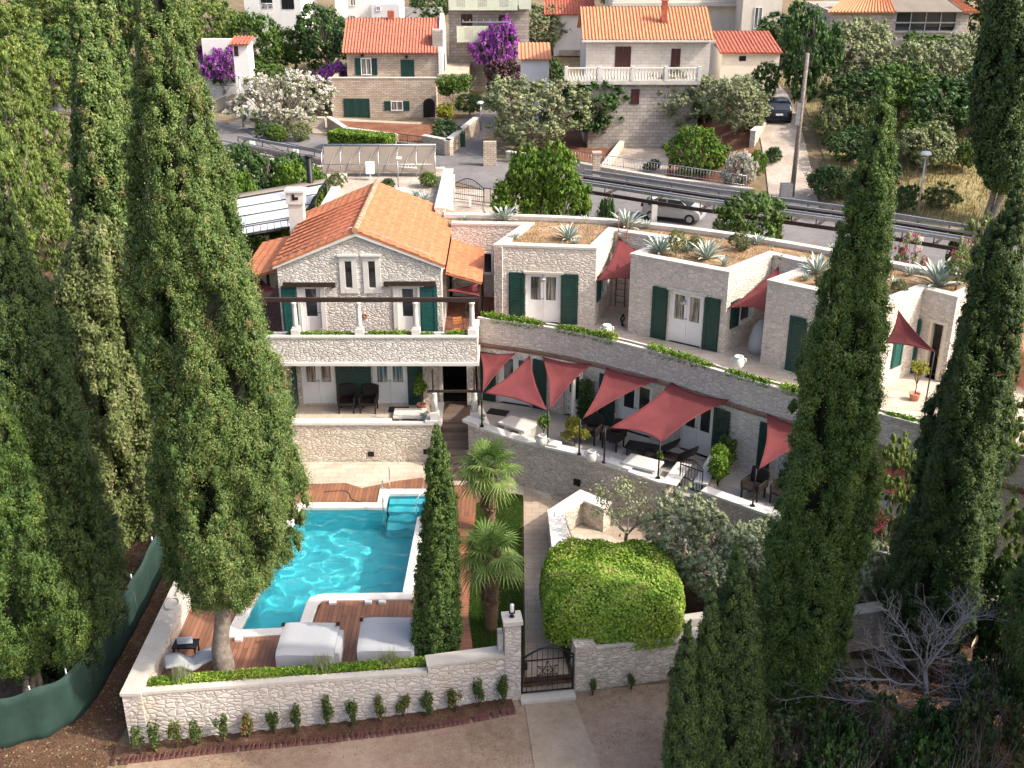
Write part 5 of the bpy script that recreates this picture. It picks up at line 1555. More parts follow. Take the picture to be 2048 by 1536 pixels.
# ------------------------------------------------------------------ sails, furniture, small things
def face_point(px, py):
    """point on the brick band of the curved facade seen at this survey pixel"""
    best = None
    for W in lowW:
        u, z = W.px(px, py)
        if -0.3 < u < W.L + 0.3 and 3.5 < z < 5.3:
            if best is None or abs(z - 4.5) < abs(best[1].z - 4.5):
                c = W.at(min(max(u, 0), W.L), .04); best = (u, Vector((c.x, c.y, z)))
    return best[1] if best else None

def sail(pts, label, group=None, sag=0.06, mat='sail'):
    """tensioned cloth: edges curve inwards, belly follows"""
    pts = [Vector(p) for p in pts]; n = len(pts)
    cen = sum(pts, Vector()) / n
    N_ = 12; m_ = MB(); 
    def edge(a, b, t):
        p = a.lerp(b, t); k = 4 * t * (1 - t)
        return p + (cen - p) * 0.16 * k
    def fn(u, v):
        t = u * n; i = min(int(t), n - 1); f_ = t - i
        e = edge(pts[i], pts[(i + 1) % n], f_)
        q = cen.lerp(e, v)
        wr = 0.012 * math.sin(u * 40) * v * (1 - abs(2 * f_ - 1)) ** 0.5 if v < 1 else 0
        return q + Vector((0, 0, sag * (v * v - 1) + wr))
    m_.grid(lambda u, v: fn(u if u < 1 else 0.0, v), n * N_, 10)
    o = m_.build("shade_sail", M[mat], shift=cen)
    bm = bmesh.new(); bm.from_mesh(o.data); bmesh.ops.remove_doubles(bm, verts=bm.verts, dist=.0015); bm.to_mesh(o.data); bm.free()
    sm = o.modifiers.new("thickness", 'SOLIDIFY'); sm.thickness = 0.012
    # rope loops at the corners
    hem = MB()
    for i in range(n): hem.tube([edge(pts[i], pts[(i + 1) % n], t / 14) for t in range(15)], .016, 5)
    ho = hem.build("hem", M[mat]); ho.parent = o; ho.matrix_parent_inverse = Matrix.Translation(-cen)
    r = MB()
    for p in pts:
        d = (p - cen).normalized(); r.tube([p, p + d * .12], .008, 5)
    ro = r.build("corner_rope", M['black_iron']); ro.parent = o; ro.matrix_parent_inverse = Matrix.Translation(-cen)
    return tag(o, label, "shade sail", group)

gS = "red shade sails over the lower terrace"
def onwall(px, py, z):  # z of a pole-top corner given its pole foot on the coping
    return P(px, py, z)
def pole(px, pyb, pyt, label):
    b_ = P(px, pyb, 2.6); t = PY(px + (1024 - px) * 0.0, pyt, b_.y)
    m_ = MB(); m_.tube([b_, Vector((b_.x, b_.y, t.z))], .03, 8); m_.box((b_.x, b_.y, 2.615), (.14, .14, .03))
    r = m_.build("sail_pole", M['black_iron'], shift=b_); tag(r, label, "pole", "thin black poles on the terrace wall")
    return Vector((b_.x, b_.y, t.z))
p1 = pole(964, 853, 785, "thin black sail pole nearest the boardwalk stairs")
p2 = pole(1095, 890, 819, "thin black sail pole beside the potted round bush on the wall")
p3 = pole(1158, 909, 838, "thin black sail pole between the two round urns of the terrace wall")
p4 = pole(1208, 925, 856, "thin black sail pole right of the urn, carrying the big sail's left corner")
p5 = pole(1316, 956, 884, "thin black sail pole under the lowest corner of the biggest sail, near the garden gate")
p6 = pole(1505, 1012, 938, "thin black sail pole right of the garden gate, in front of the big right cypress")
S = lambda x, y: face_point(x, y)
sail([S(961, 703), S(1031, 706), p1 + Vector((.05, 0, .05))], "small red triangular sail, leftmost on the curved facade", gS)
sail([S(1060, 711), p1 + Vector((.1, 0, -.02)), p2 + Vector((-.05, 0, -.02))], "red triangular sail spread low between the two leftmost poles", gS)
sail([S(1086, 713), S(1183, 727), p2 + Vector((.08, 0, .02))], "red triangular sail pointing down at the pole by the potted round bush", gS)
sail([S(1214, 735), S(1308, 755), p3 + Vector((.12, .05, 0))], "long narrow red triangular sail left of the big four-cornered sail", gS)
sail([S(1345, 764), S(1459, 799), p5 + Vector((.05, 0, 0)), p4 + Vector((.15, 0, 0))], "biggest red sail, four-cornered, above the tables left of the garden gate", gS, sag=.12)
sail([S(1536, 827), S(1650, 866), p6 + Vector((.1, 0, 0))], "red triangular sail partly hidden behind the big right cypress", gS)
q7 = PY(1716, 965, 31.3); q8 = PY(1833, 1022, 29.5)
sail([S(1757, 899), S(1885, 925), q8, q7], "red four-cornered sail between the two big right cypresses", gS, sag=.12)
for q, l in ((q7, "thin black pole under the red sail between the right cypresses"), (q8, "thin black pole under the far right corner of the last lower sail")):
    m_ = MB(); m_.tube([(q.x, q.y, TZ), (q.x, q.y, q.z)], .03, 8); m_.box((q.x, q.y, TZ + .015), (.16, .16, .03)); tag(m_.build("sail_pole", M['black_iron'], shift=(q.x, q.y, TZ)), l, "pole", "thin black poles on the terrace wall")
gU = "red shade sails between the upper units"
c = lambda W, u, z, d=.03: Vector((*W.at(u, d), z))
sail([c(upW[4], .25, 7.85), c(upW[5], .5, 7.3), c(upW[6], .02, 6.95, -.4), c(upW[3], .05, 6.75)], "red sail shading the bay between the first and second upper units", gU)
sail([c(upW[8], .3, 7.7), c(upW[9], 1.2, 7.4), c(upW[10], .03, 6.9, -.2), c(upW[7], .08, 6.7)], "red sail shading the bay between the second and third upper units", gU)
pb = P(1848, 823, FZ); tp = PY(1869, 703, pb.y + .15)
m_ = MB(); m_.tube([(pb.x, pb.y, FZ), (tp.x, tp.y, tp.z)], .025, 8); m_.box((pb.x, pb.y, FZ + .015), (.16, .16, .03)); tag(m_.build("sail_pole", M['black_iron'], shift=(pb.x, pb.y, FZ)), "slanting thin black pole on the sunny upper terrace at right", "pole")
sail([c(upW[11], 1.1, FZ + 2.75), c(upW[11], .1, FZ + 1.9, .3), tp], "small bright red sail over the sunny upper terrace at right", gU)
sail([(-1.25, 41.2, 6.55), (-2.55, 41.3, 6.75), (-1.3, 42.6, 6.6)], "small red sail under the right lean-to roof of the villa", gU)
sail([(-9.0, 41.1, 6.8), (-10.2, 41.0, 6.6), (-10.0, 42.8, 6.7)], "small red sail left of the villa front, beside the big cypress", gU)
sail([(18.0, 36.2, 6.4), (19.8, 36.8, 6.6), (19.6, 34.6, 5.9)], "red sail at the right edge beside the round terracotta tower", gU)

# urns with lug handles
def urn_template():
    r = empty("urn", (0, 0, 0)); m_ = MB()
    m_.lathe([(.12, 0), (.17, .04), (.2, .14), (.2, .26), (.16, .34), (.145, .36), (.165, .385), (.165, .41), (.12, .41), (.12, .33)], n=18); m_.build("body", M['coping_white'], r)
    for s_ in (-1, 1):
        m_ = MB(); m_.tube([(s_ * .16, 0, .33), (s_ * .25, 0, .31), (s_ * .265, 0, .22), (s_ * .19, 0, .14)], .022, 7); m_.build("handle", M['coping_white'], r)
    return r
urn = urn_template(); gUr = "pale stone urns on the terrace walls"
for k, (x, y, z, l) in enumerate([(1213, 670, 5.66, "pale stone urn on the curved parapet between the first two upper units"), (1476, 734, 5.66, "pale stone urn on the curved parapet left of the third upper unit"),
                     (1084, 891, 2.6, "pale stone urn holding the round bush on the terrace wall"), (1183, 922, 2.6, "empty pale stone urn on the terrace wall between two sail poles")]):
    q = P(x, y, z); place(urn, q, l, "urn", gUr, s=1.0, rz=R((10, 0, -20, -25)[k]))
# stone slab tables
def slab_table(loc, rz, label):
    r = empty("slab_table", loc, label, "table", "white stone slab tables on the lower terrace")
    r.rotation_euler.z = 0
    m_ = MB(); m_.box((loc[0], loc[1], loc[2] + .5), (1.25, .8, .09), rz=rz); m_.build("table_top", M['coping_white'], r, bevel=.01)
    m_ = MB(); m_.box((loc[0] - .35 * math.cos(rz), loc[1] - .35 * math.sin(rz), loc[2] + .225), (.12, .6, .45), rz=rz); m_.build("leg", M['plaster'], r)
    m_ = MB(); m_.box((loc[0] + .35 * math.cos(rz), loc[1] + .35 * math.sin(rz), loc[2] + .225), (.12, .6, .45), rz=rz); m_.build("leg", M['plaster'], r)
slab_table((-3.95, 39.5, TZ - .35), 0, "low white slab table on the left terrace in front of the villa doors")
slab_table((.2, 38.15, TZ - .15), R(-38), "white slab table under the low red sail right of the boardwalk")
slab_table((4.55, 34.75, TZ), R(-30), "white slab table under the biggest sail near the garden gate")
# wicker chairs
def wicker_chair():
    r = empty("wicker_chair", (0, 0, 0)); m_ = MB()
    m_.box((0, 0, .40), (.6, .6, .1)); m_.build("seat", M['wicker'], r, bevel=.02)
    m_ = MB(); m_.grid(lambda u, v: ((u - .5) * .66, .30 + .06 * math.cos((u - .5) * 3) + v * .12, .42 + v * (.50 + .06 * math.sin(u * math.pi))), 8, 5, thick=.05); m_.build("backrest", M['wicker'], r)
    for s_ in (-1, 1):
        m_ = MB(); m_.box((s_ * .31, .0, .52), (.07, .6, .3)); m_.build("armrest", M['wicker'], r, bevel=.02)
        for y in (-.26, .26):
            m_ = MB(); m_.box((s_ * .29, y, .18), (.05, .05, .36)); m_.build("leg", M['wicker'], r)
    return r
wc = wicker_chair(); gW = "black wicker chairs on the lower terraces"
for (x, y, z, rz, l) in [(-6.45, 40.05, TZ, 0, "left one of two black wicker armchairs by the villa's green shutters"), (-5.6, 40.05, TZ, R(-4), "right one of two black wicker armchairs by the villa's green shutters"),
                         (2.9, 37.4, TZ, R(-30), "black wicker armchair in the shade behind the yellow-green bush"), (3.7, 36.9, TZ, R(-36), "black wicker armchair under the long narrow sail"),
                         (8.1, 33.2, TZ, R(-40), "black wicker armchair right of the lime-green bush"), (9.0, 32.9, TZ, R(-36), "black wicker armchair beside the big right cypress")]:
    place(wc, (x, y, z), l, "chair", gW, rz=rz)
# dark loungers on the right terrace
def lounger_template(mat, fmat, name="sun_lounger"):
    r = empty(name, (0, 0, 0)); m_ = MB()
    m_.grid(lambda u, v: ((u - .5) * .62, v * 1.25 - .9, .34), 2, 4, thick=.06); m_.build("seat", M[mat], r)
    m_ = MB(); m_.grid(lambda u, v: ((u - .5) * .62, .355 + v * .62, .34 + .42 * v), 2, 4, thick=.06); m_.build("backrest", M[mat], r)
    for s_ in (-1, 1):
        for y in (-.8, .3):
            m_ = MB(); m_.box((s_ * .27, y, .14), (.04, .04, .3)); m_.build("leg", M[fmat], r)
    m_ = MB(); m_.tube([(.27, .35, .3), (.27, .9, .05)], .015, 6); m_.tube([(-.27, .35, .3), (-.27, .9, .05)], .015, 6); m_.build("rear_stay", M[fmat], r)
    return r
lg = lounger_template('wicker', 'black_iron')
place(lg, (5.55, 35.6, TZ), "black sun lounger with raised back under the biggest sail", "lounger", "dark loungers", rz=R(-110))
place(lg, (5.0, 36.25, TZ), "second black sun lounger, closer to the facade, under the biggest sail", "lounger", "dark loungers", rz=R(-112))
place(lg, (9.3, 31.7, TZ), "black sun lounger at the edge of the big right cypress", "lounger", "dark loungers", rz=R(-40))
# white curved pool lounger and its towel table
r = empty("sun_lounger", (-8.9, 26.0, GZ), "white curved pool lounger left of the big cypress trunk", "lounger")
m_ = MB(); W = WF((-9.75, 25.75), (-8.25, 26.35))
def lf(u, v):
    s_ = u * 1.75; z = GZ + .30 + (.17 * max(0, .45 - u) / .45) ** 1 * 1.0 + .16 * math.exp(-((u - .2) / .1) ** 2) * .3 + .35 * max(0, u - .42) ** 1.2 * 1.2
    z -= .12 * math.exp(-((u - .40) / .12) ** 2)
    q = Vector((-9.72, 25.72)) + Vector((.93, .36)) * s_ + Vector((-.36, .93)) * (v - .5) * .62
    return (q.x, q.y, z)
m_.grid(lf, 20, 4, thick=-.07); m_.build("mattress", M['cover'], r)
m_ = MB()
for t in (.15, 1.3):
    for v in (-.24, .24):
        q = Vector((-9.72, 25.72)) + Vector((.93, .36)) * t + Vector((-.36, .93)) * v; m_.box((q.x, q.y, GZ + .16), (.05, .05, .28))
m_.build("frame", M['black_iron'], r)
r = empty("side_table", (-9.45, 26.75, GZ), "small black side table beside the white pool lounger", "table")
m_ = MB(); m_.box((-9.4, 26.7, GZ + .38), (.7, .45, .04)); m_.build("table_top", M['black_iron'], r)
for a, b_ in ((-.3, -.18), (.3, -.18), (-.3, .18), (.3, .18)):
    m_ = MB(); m_.box((-9.4 + a, 26.7 + b_, GZ + .19), (.04, .04, .36)); m_.build("leg", M['black_iron'], r)
m_ = MB()
for k in range(3): m_.tube([(-9.62, 26.66 + .0 * k, GZ + .44 + .07 * k), (-9.2, 26.72, GZ + .44 + .07 * k)], .045, 8)
tag(m_.build("folded_towels", M['awning']), "pile of rolled white towels on the small black table", "towels")
# covered daybeds
def daybed(x0, x1, y0, y1, label, rz):
    c0 = Vector(((x0 + x1) / 2, (y0 + y1) / 2, GZ)); w, d_ = x1 - x0, y1 - y0
    r = empty("daybed", (0, 0, 0), label, "daybed", "covered daybeds on the pool deck")
    m_ = MB(); hw, hd = w / 2, d_ / 2
    def top(u, v):
        x = (u - .5) * w; y = (v - .5) * d_
        z = .80 - .10 * max(0, 1 - (v / .12)) ** 2 - .05 * (abs(u - .5) * 2) ** 8 + .015 * math.sin(x * 3 + y * 4)
        return (x, y, z)
    m_.grid(top, 16, 14)
    for k in range(16):   # skirts
        pass
    def side(t, v):
        P4 = [(-hw, -hd), (hw, -hd), (hw, hd), (-hw, hd), (-hw, -hd)]
        i = min(3, int(t * 4)); f_ = t * 4 - i
        a, b_ = P4[i], P4[i + 1]; x = a[0] + (b_[0] - a[0]) * f_; y = a[1] + (b_[1] - a[1]) * f_
        zt = top(x / w + .5, y / d_ + .5)[2]
        k = 1 + .02 * (1 - v) * math.sin(t * 60)
        return (x * k, y * k, .06 + (zt - .06) * v)
    m_.grid(side, 48, 6)
    m_.build("cover", M['cover'], r)
    m_ = MB(); m_.box((hw + .06, .04, .33), (.16, d_ * .78, .6)); m_.build("side_panel", M['cover'], r, bevel=.03)
    m_ = MB(); m_.box((hw - .02, hd - .12, .83), (.10, .12, .05)); m_.box((-hw + .02, hd - .12, .83), (.10, .12, .05)); m_.build("hinge", M['black_iron'], r)
    for sx in (-1, 1):
        for sy in (-1, 1):
            m_ = MB(); m_.box((sx * (hw - .1), sy * (hd - .1), .04), (.08, .08, .09)); m_.build("leg", M['black_iron'], r)
    r.location = c0; r.rotation_euler.z = rz
daybed(-6.62, -5.0, 25.75, 27.15, "left one of the two pale grey covered daybeds, nearest the big cypress trunk", R(1))
daybed(-4.38, -2.78, 25.95, 27.4, "right one of the two pale grey covered daybeds, nearest the small cypress", R(2))
for k, (x, y, l) in enumerate([(-5.55, 29.2, "white skimmer box at the pool corner nearest the daybeds' gap"), (-4.45, 29.22, "middle one of three white skimmer boxes on the near pool edge"), (-4.02, 29.23, "white skimmer box on the near pool edge closest to the small cypress"), (-8.05, 27.35, "white skimmer box by the left daybed at the pool's lowest edge")]):
    m_ = MB(); m_.box((x, y, GZ + .06), (.22, .14, .09)); tag(m_.build("skimmer_lid", M['white'], bevel=.01), l, "box", "white boxes at the pool edge")
# stainless rails and shower pole
m_ = MB(); m_.tube([(-4.62, 35.4, GZ), (-4.62, 35.4, GZ + .95), (-4.6, 35.2, GZ + 1.02), (-4.55, 34.6, GZ + .35), (-4.5, 34.5, -.1)], .022, 8); m_.tube([(-4.48, 36.35, GZ), (-4.48, 36.35, GZ + 1.2)], .02, 8); tag(m_.build("pool_handrail", M['chrome']), "polished steel handrail at the left of the pool steps", "handrail")
m_ = MB(); m_.tube([(-2.9, 36.3, GZ), (-2.9, 36.3, GZ + .8), (-3.0, 36.1, GZ + .95), (-3.22, 35.0, GZ + .75), (-3.38, 34.6, GZ + .5), (-3.38, 34.35, 0.2)], .022, 8); tag(m_.build("pool_handrail", M['chrome']), "curved polished steel handrail right of the pool steps, by the small cypress", "handrail")
m_ = MB(); pts = []
for k in range(30):
    t = k / 29; pts.append((-6.9 + 2.2 * t + .25 * math.sin(t * 7), 36.2 - .9 * t + .4 * math.sin(t * 5) * (1 - t), GZ + .03))
m_.tube(pts, .012, 5); tag(m_.build("hose", M['black_mat']), "thin dark hose lying on the pool deck behind the pool", "hose")
# doormats
for (x, y, rz, l) in ((-4.45, 40.15, 0, "black doormat before the right double door of the villa's lower floor"), (-.55, 39.9, R(-20), "black doormat beside the first door under the leftmost sails")):
    m_ = MB(); m_.box((x, y, TZ + .014), (.8, .5, .02), rz=rz); tag(m_.build("doormat", M['black_mat']), l, "doormat")
# balcony chairs on the right patio
def bistro_chair(loc, rz, label, mat='wood_chair'):
    r = empty("folding_chair", (0, 0, 0), label, "chair")
    m_ = MB()
    for k in range(4): m_.box((0, -.15 + .1 * k, .45), (.42, .07, .02))
    m_.build("seat", M[mat], r)
    m_ = MB()
    for k in range(3): m_.box((0, .22, .66 + .1 * k), (.42, .02, .07))
    m_.build("backrest", M[mat], r)
    for s_ in (-1, 1):
        m_ = MB(); m_.tube([(s_ * .2, -.22, 0), (s_ * .2, .05, .45), (s_ * .2, .22, .92)], .012, 6); m_.build("leg", M['black_iron'], r)
        m_ = MB(); m_.tube([(s_ * .18, .25, 0), (s_ * .18, -.18, .45)], .012, 6); m_.build("leg", M['black_iron'], r)
    r.location = loc; r.rotation_euler.z = rz
bistro_chair((-2.05, 40.7, FZ), R(20), "orange wooden folding chair on the patio right of the villa")
bistro_chair((-1.75, 42.6, FZ), R(-30), "dark folding chair further back on the patio right of the villa", 'brown_steel')
bistro_chair((12.2, 34.9, FZ), R(130), "thin wire chair on the sunny upper terrace by the lit white wall", 'coping')
# ladder up to the roof garden
def ladder(A, B, z0, z1, label):
    r = empty("iron_ladder", (A[0], A[1], z0), label, "ladder"); m_ = MB()
    for q in (A, B): m_.tube([(q[0], q[1], z0), (q[0], q[1], z1)], .022, 6)
    m_.build("side_rail", M['rusty'], r); m_ = MB()
    n = int((z1 - z0) / .28)
    for k in range(n): z = z0 + .2 + k * .28; m_.tube([(A[0], A[1], z), (B[0], B[1], z)], .014, 6)
    m_.build("rungs", M['rusty'], r)
a = upW[4].at(.22, .1); b_ = upW[4].at(.62, .1)
ladder(a, b_, FZ, 8.75, "rusty iron ladder up to the roof garden in the first bay")
# covered furniture in the second bay
m_ = MB(); m_.lathe([(.42, 0), (.44, .3), (.36, .7), (.28, 1.0), (.1, 1.25), (.02, 1.3)], (9.35, 39.6, FZ), 14); tag(m_.build("covered_parasol", M['cover']), "grey draped garden furniture in the second bay of the upper floor", "covered furniture")
m_ = MB(); m_.tube([(4.45, 42.3, FZ + .3 + .22 * math.cos(t * math.pi / 8)) if False else (4.42 + .05 * math.sin(t), 42.3 + .22 * math.sin(t * math.pi / 8), FZ + .25 + .22 * math.cos(t * math.pi / 8)) for t in range(17)], .035, 6); tag(m_.build("coiled_hose", M['black_mat']), "black coiled hose hanging in the first upper bay", "hose")
# big terracotta tower pot at the right
m_ = MB(); m_.lathe([(1.0, 0), (1.15, 1.0), (1.3, 2.4), (1.36, 2.7), (1.5, 2.75), (1.5, 3.0), (1.32, 3.02), (1.25, 2.7), (1.15, 2.68)], (18.0, 37.6, 3.4), 28); tag(m_.build("terracotta_jar", M['terracotta']), "huge round terracotta jar beyond the right end of the villa", "jar")
# parasol bundle in the nook
r = empty("folded_parasol", (1.95, 32.5, GZ), "weathered pale driftwood bundle leaning inside the paved nook", "driftwood")
for k in range(9):
    m_ = MB(); a = R(random.uniform(60, 120)); x = 1.7 + random.uniform(-.12, .3)
    m_.tube([(x + .25, 32.3 + random.uniform(-.2, .2), GZ + .05), (x + random.uniform(-.2, .2), 32.5, GZ + .5), (x + random.uniform(-.25, .1), 32.9, GZ + 1.0 + random.uniform(-.2, .2))], .035, 6, r1=.012); m_.build("branch", M['dead_wood' if k % 2 else 'coping'], r)
# shade net fence on the left
fe = empty("shade_fence", (-12, 24, 0), "dark green shade-net fence curving along the left boundary under the cypresses", "fence")
fpth = spline([(-26, 22.9, 0), (-19, 23.1, 0), (-14.2, 23.9, 0), (-12.25, 25.2, 0), (-11.9, 28, 0), (-11.85, 32, 0), (-12.1, 39, 0), (-13, 46, 0)], 8)
m_ = MB(); L = len(fpth) - 1
def ff(u, v):
    t = u * L; i = min(L - 1, int(t)); p = fpth[i].lerp(fpth[i + 1], t - i)
    return (p.x + .05 * math.sin(t * 2.2) * math.sin(v * 3), p.y + .06 * math.sin(t * 1.7 + 1) * (1 - v), terrain_low(p.x, p.y) - .05 + v * (1.72 + .05 * math.sin(t * 1.3)))
m_.grid(ff, L * 3, 6, thick=.01); m_.build("net", M['net'], fe)
for k in range(0, L + 1, 4):
    p = fpth[k]; m_ = MB(); z = terrain_low(p.x, p.y); m_.tube([(p.x - .06, p.y + .06, z - .2), (p.x - .06, p.y + .06, z + 1.8)], .03, 6); m_.build("fence_post", M['galv'], fe)
# zigzag brick edging
e0 = None; bl = None; k = 0
ed = [Vector((-10.7, 23.5)), Vector((-6.4, 23.95)), Vector((-2.3, 24.4)), Vector((.1, 25.02))]
edp = spline([(p.x, p.y, 0) for p in ed], 24)
m_ = MB(); m_.add([(-.055, -.1, 0), (.055, -.1, 0), (.055, .1, 0), (-.055, .1, 0), (-.055, -.1, .05), (.055, -.1, .13), (.055, .1, .13), (-.055, .1, .05)], [(0, 3, 2, 1), (4, 5, 6, 7), (0, 1, 5, 4), (1, 2, 6, 5), (2, 3, 7, 6), (3, 0, 4, 7)])
bk = m_.build("edging_brick", M['brick_edge'], None, "red brick set on edge in the zigzag row along the shrub bed", "brick", "zigzag brick edging of the shrub bed")
acc = 0; prev = edp[0]; first = True
for p in edp[1:]:
    seg = (p - prev).length; nb_ = int(round((acc + seg) / .14)) - int(round(acc / .14))
    for j in range(nb_):
        q = prev.lerp(p, (j + .5) / nb_); o = bk if first else bk.copy()
        if not first: C.objects.link(o)
        first = False
        o.location = (q.x, q.y, terrain_low(q.x, q.y) + .04); dv = p - prev; o.rotation_euler = (0, random.uniform(-.1, .1), math.atan2(dv.y, dv.x) + random.uniform(-.1, .1))
    acc += seg; prev = p
m_ = MB(); lo = [(p.x, p.y) for p in offset([Vector((q.x, q.y)) for q in edp], .05)]; hi = [(p.x, p.y) for p in offset([Vector((q.x, q.y)) for q in edp], .62)]
def bed(u, v):
    t = u * (len(lo) - 1); i = min(len(lo) - 2, int(t)); f_ = t - i
    a = Vector(lo[i]).lerp(Vector(lo[i + 1]), f_); b_ = Vector(hi[i]).lerp(Vector(hi[i + 1]), f_); p = a.lerp(b_, v)
    return (p.x, p.y, terrain_low(p.x, p.y) + .10 + .03 * math.sin(t * 3))
m_.grid(bed, 80, 4); m_.build("planting_bed", M['litter'], kind='structure')
# ------------------------------------------------------------------ the village behind
def box_building(name, label, x0, x1, y, depth, z0, z1, mat, cat="house"):
    r = empty(name, ((x0 + x1) / 2, y, z0), label, cat)
    m_ = MB(); m_.b2(x0, x1, y, y + depth, z0 - 1.5, z1); m_.build("wall", M[mat], r)
    return r
def rect_px(W, x0, x1, y0, y1):
    ua, za = W.px(x0, (y0 + y1) / 2); ub, _ = W.px(x1, (y0 + y1) / 2)
    zt = W.px((x0 + x1) / 2, y0)[1]; zb = W.px((x0 + x1) / 2, y1)[1]
    return ua, ub, zb, zt
def far_window(W, r, x0, x1, y0, y1, shut=None, mat='white', glass='glass_cur', frame=.07):
    a, b_, z0, z1 = rect_px(W, x0, x1, y0, y1)
    f = MB(); W.box(f, a, a + frame, z0, z1, .005, .07); W.box(f, b_ - frame, b_, z0, z1, .005, .07); W.box(f, a, b_, z1 - frame, z1, .005, .068); W.box(f, a, b_, z0, z0 + frame, .005, .09)
    c_ = (a + b_) / 2; W.box(f, c_ - .03, c_ + .03, z0 + frame, z1 - frame, .005, .06)
    o = f.build("window", M[mat], r); g = MB(); W.box(g, a + frame, b_ - frame, z0 + frame, z1 - frame, .005, .03); g.build("window_pane", M[glass], o)
    if shut:
        for u0, u1 in ((a - (b_ - a) * .55, a - .02), (b_ + .02, b_ + (b_ - a) * .55)): shutter(W, u0, u1, z0, z1, r, shut, .01)
def closed_shutters(W, r, x0, x1, y0, y1, mat, n=2):
    a, b_, z0, z1 = rect_px(W, x0, x1, y0, y1); w = (b_ - a) / n
    for k in range(n): shutter(W, a + k * w + .01, a + (k + 1) * w - .01, z0, z1, r, mat, .01)

# --- brick-coursed house with the red roof
hA, hB = P(671, 246, 2.3), P(872, 258, 2.3)
yA = (hA.y + hB.y) / 2
W1f = WF((hA.x, yA), (hB.x, yA))
zt = W1f.px(770, 157)[1]; zg = 2.3
h1 = empty("coursed_stone_house", (hA.x + 4, yA, zg), "coursed stone house with red tiled roof and green shutters, left of the grey olive", "house")
yU = yA + 2.6
Wu = WF((hA.x + 1.0, yU), (hB.x + 1.5, yU))
xa = Wu.A.x + Wu.px(695, 150)[0]; xb = Wu.A.x + Wu.px(878, 150)[0]
Wu = WF((xa, yU), (xb, yU)); ze = Wu.px(780, 104)[1]
m_ = MB(); m_.b2(hA.x, hB.x, yA, yU + 8, zg - 1, zt - 1.0)
m_.b2(hA.x, hB.x, yA, yA + .3, zt - .999, zt); m_.b2(hA.x, hA.x + .3, yA + .301, yU + 7, zt - .999, zt); m_.b2(hB.x, hB.x + 2.6, yA + 2.2, yU + 7, zg - 1, zt)
m_.build("lower_wall", M['coursed'], h1)
m_ = MB(); m_.b2(xa, xb, yU, yU + 7, zt - 1.0, ze); m_.build("upper_wall", M['coursed'], h1)
zr = PY(800, 36, yU + 3.5).z
tiled_slope(h1, (xa - .3, yU - .45, ze - .02), (xb - .05, yU - .45, ze - .02), (xb - .05, yU + 3.5, zr), (xa - .3, yU + 3.5, zr), 'tile_red', pitch=.26, amp=.06)
tiled_slope(h1, (xb - .05, yU + 7.4, ze - .02), (xa - .3, yU + 7.4, ze - .02), (xa - .3, yU + 3.5, zr), (xb - .05, yU + 3.5, zr), 'tile_red', pitch=.5, amp=.05)
m_ = MB(); m_.add([(xb, yU - .2, zt - 1), (xb + .35, yU - .2, zt - 1), (xb + .35, yU + 7.2, zt - 1), (xb, yU + 7.2, zt - 1), (xb, yU - .2, ze + .1), (xb + .35, yU - .2, ze + .1), (xb + .35, yU + 3.5, zr + .4), (xb, yU + 3.5, zr + .4), (xb + .35, yU + 7.2, ze + .1), (xb, yU + 7.2, ze + .1)],
    [(0, 1, 5, 4), (4, 5, 6, 7), (7, 6, 8, 9), (1, 2, 8, 6, 5), (3, 0, 4, 7, 9), (2, 3, 9, 8)])
m_.build("gable_wall", M['plaster'], h1)
m_ = MB(); q = PY(883, 70, yU + .6); m_.b2(xb - .5, xb + .38, yU + .2, yU + 1.4, ze, ze + 1.75); m_.build("chimney", M['coursed_grey'], h1)
m_ = MB(); q = PY(782, 33, yU + 3.5); m_.box((q.x, q.y, zr + .1), (.55, .55, 1.0)); m_.build("chimney", M['tile_old'], h1)
far_window(Wu, h1, 722, 743, 116, 150, 'green'); closed_shutters(Wu, h1, 802, 829, 119, 159, 'green', 2)
W1r = WF((xb + .35, yU), (xb + .35, yU + 6)); shutter(W1r, 1.4, 2.1, zt - .6, zt + 1.5, h1, 'green', .01)
closed_shutters(W1f, h1, 688, 740, 197, 243, 'green', 3); far_window(W1f, h1, 782, 806, 202, 221, 'green', frame=.06)
m_ = MB(); m_.b2(hA.x - .1, hB.x + .2, yA - .04, yA + .35, zt + .002, zt + .08); m_.build("coping", M['coping'], h1)
m_ = MB(); m_.b2(hA.x - 1, hB.x + 1, yA - 1.8, yA - .01, 1.6, zg + .35); m_.build("plinth", M['concrete'], h1)
for x in (725, 813):
    u, z = Wu.px(x, 110 if x < 800 else 113); c_ = Wu.at(u, .1); m_ = MB(); m_.lathe([(.03, .1), (.14, .0), (.12, -.1), (.02, -.14)], (c_.x, c_.y, z), 10); m_.build("wall_lamp", M['black_iron'], h1)
# arch at the house corner: a plug painted dark for its shade
m_ = MB(); u0, z0 = W1f.px(868, 244)
def arch_mesh(W, u, w, z0, h, d=.02):
    m = MB(); pts = [(u - w / 2, z0), (u + w / 2, z0)] + [(u + w / 2 * math.cos(math.pi * i / 10), z0 + h - w / 2 + w / 2 * math.sin(math.pi * i / 10)) for i in range(11)]
    f_ = [(*W.at(a, d), b) for a, b in pts]; bk_ = [(*W.at(a, -.25), b) for a, b in pts]; n = len(pts)
    m.add(f_ + bk_, [tuple(range(n)), tuple(reversed(range(n, 2 * n)))] + [(i, i + n, (i + 1) % n + n, (i + 1) % n) for i in range(n)]); return m
arch_mesh(W1f, W1f.L - .62, 1.0, zg, 2.3, .012).build("archway", M['dark'], h1)
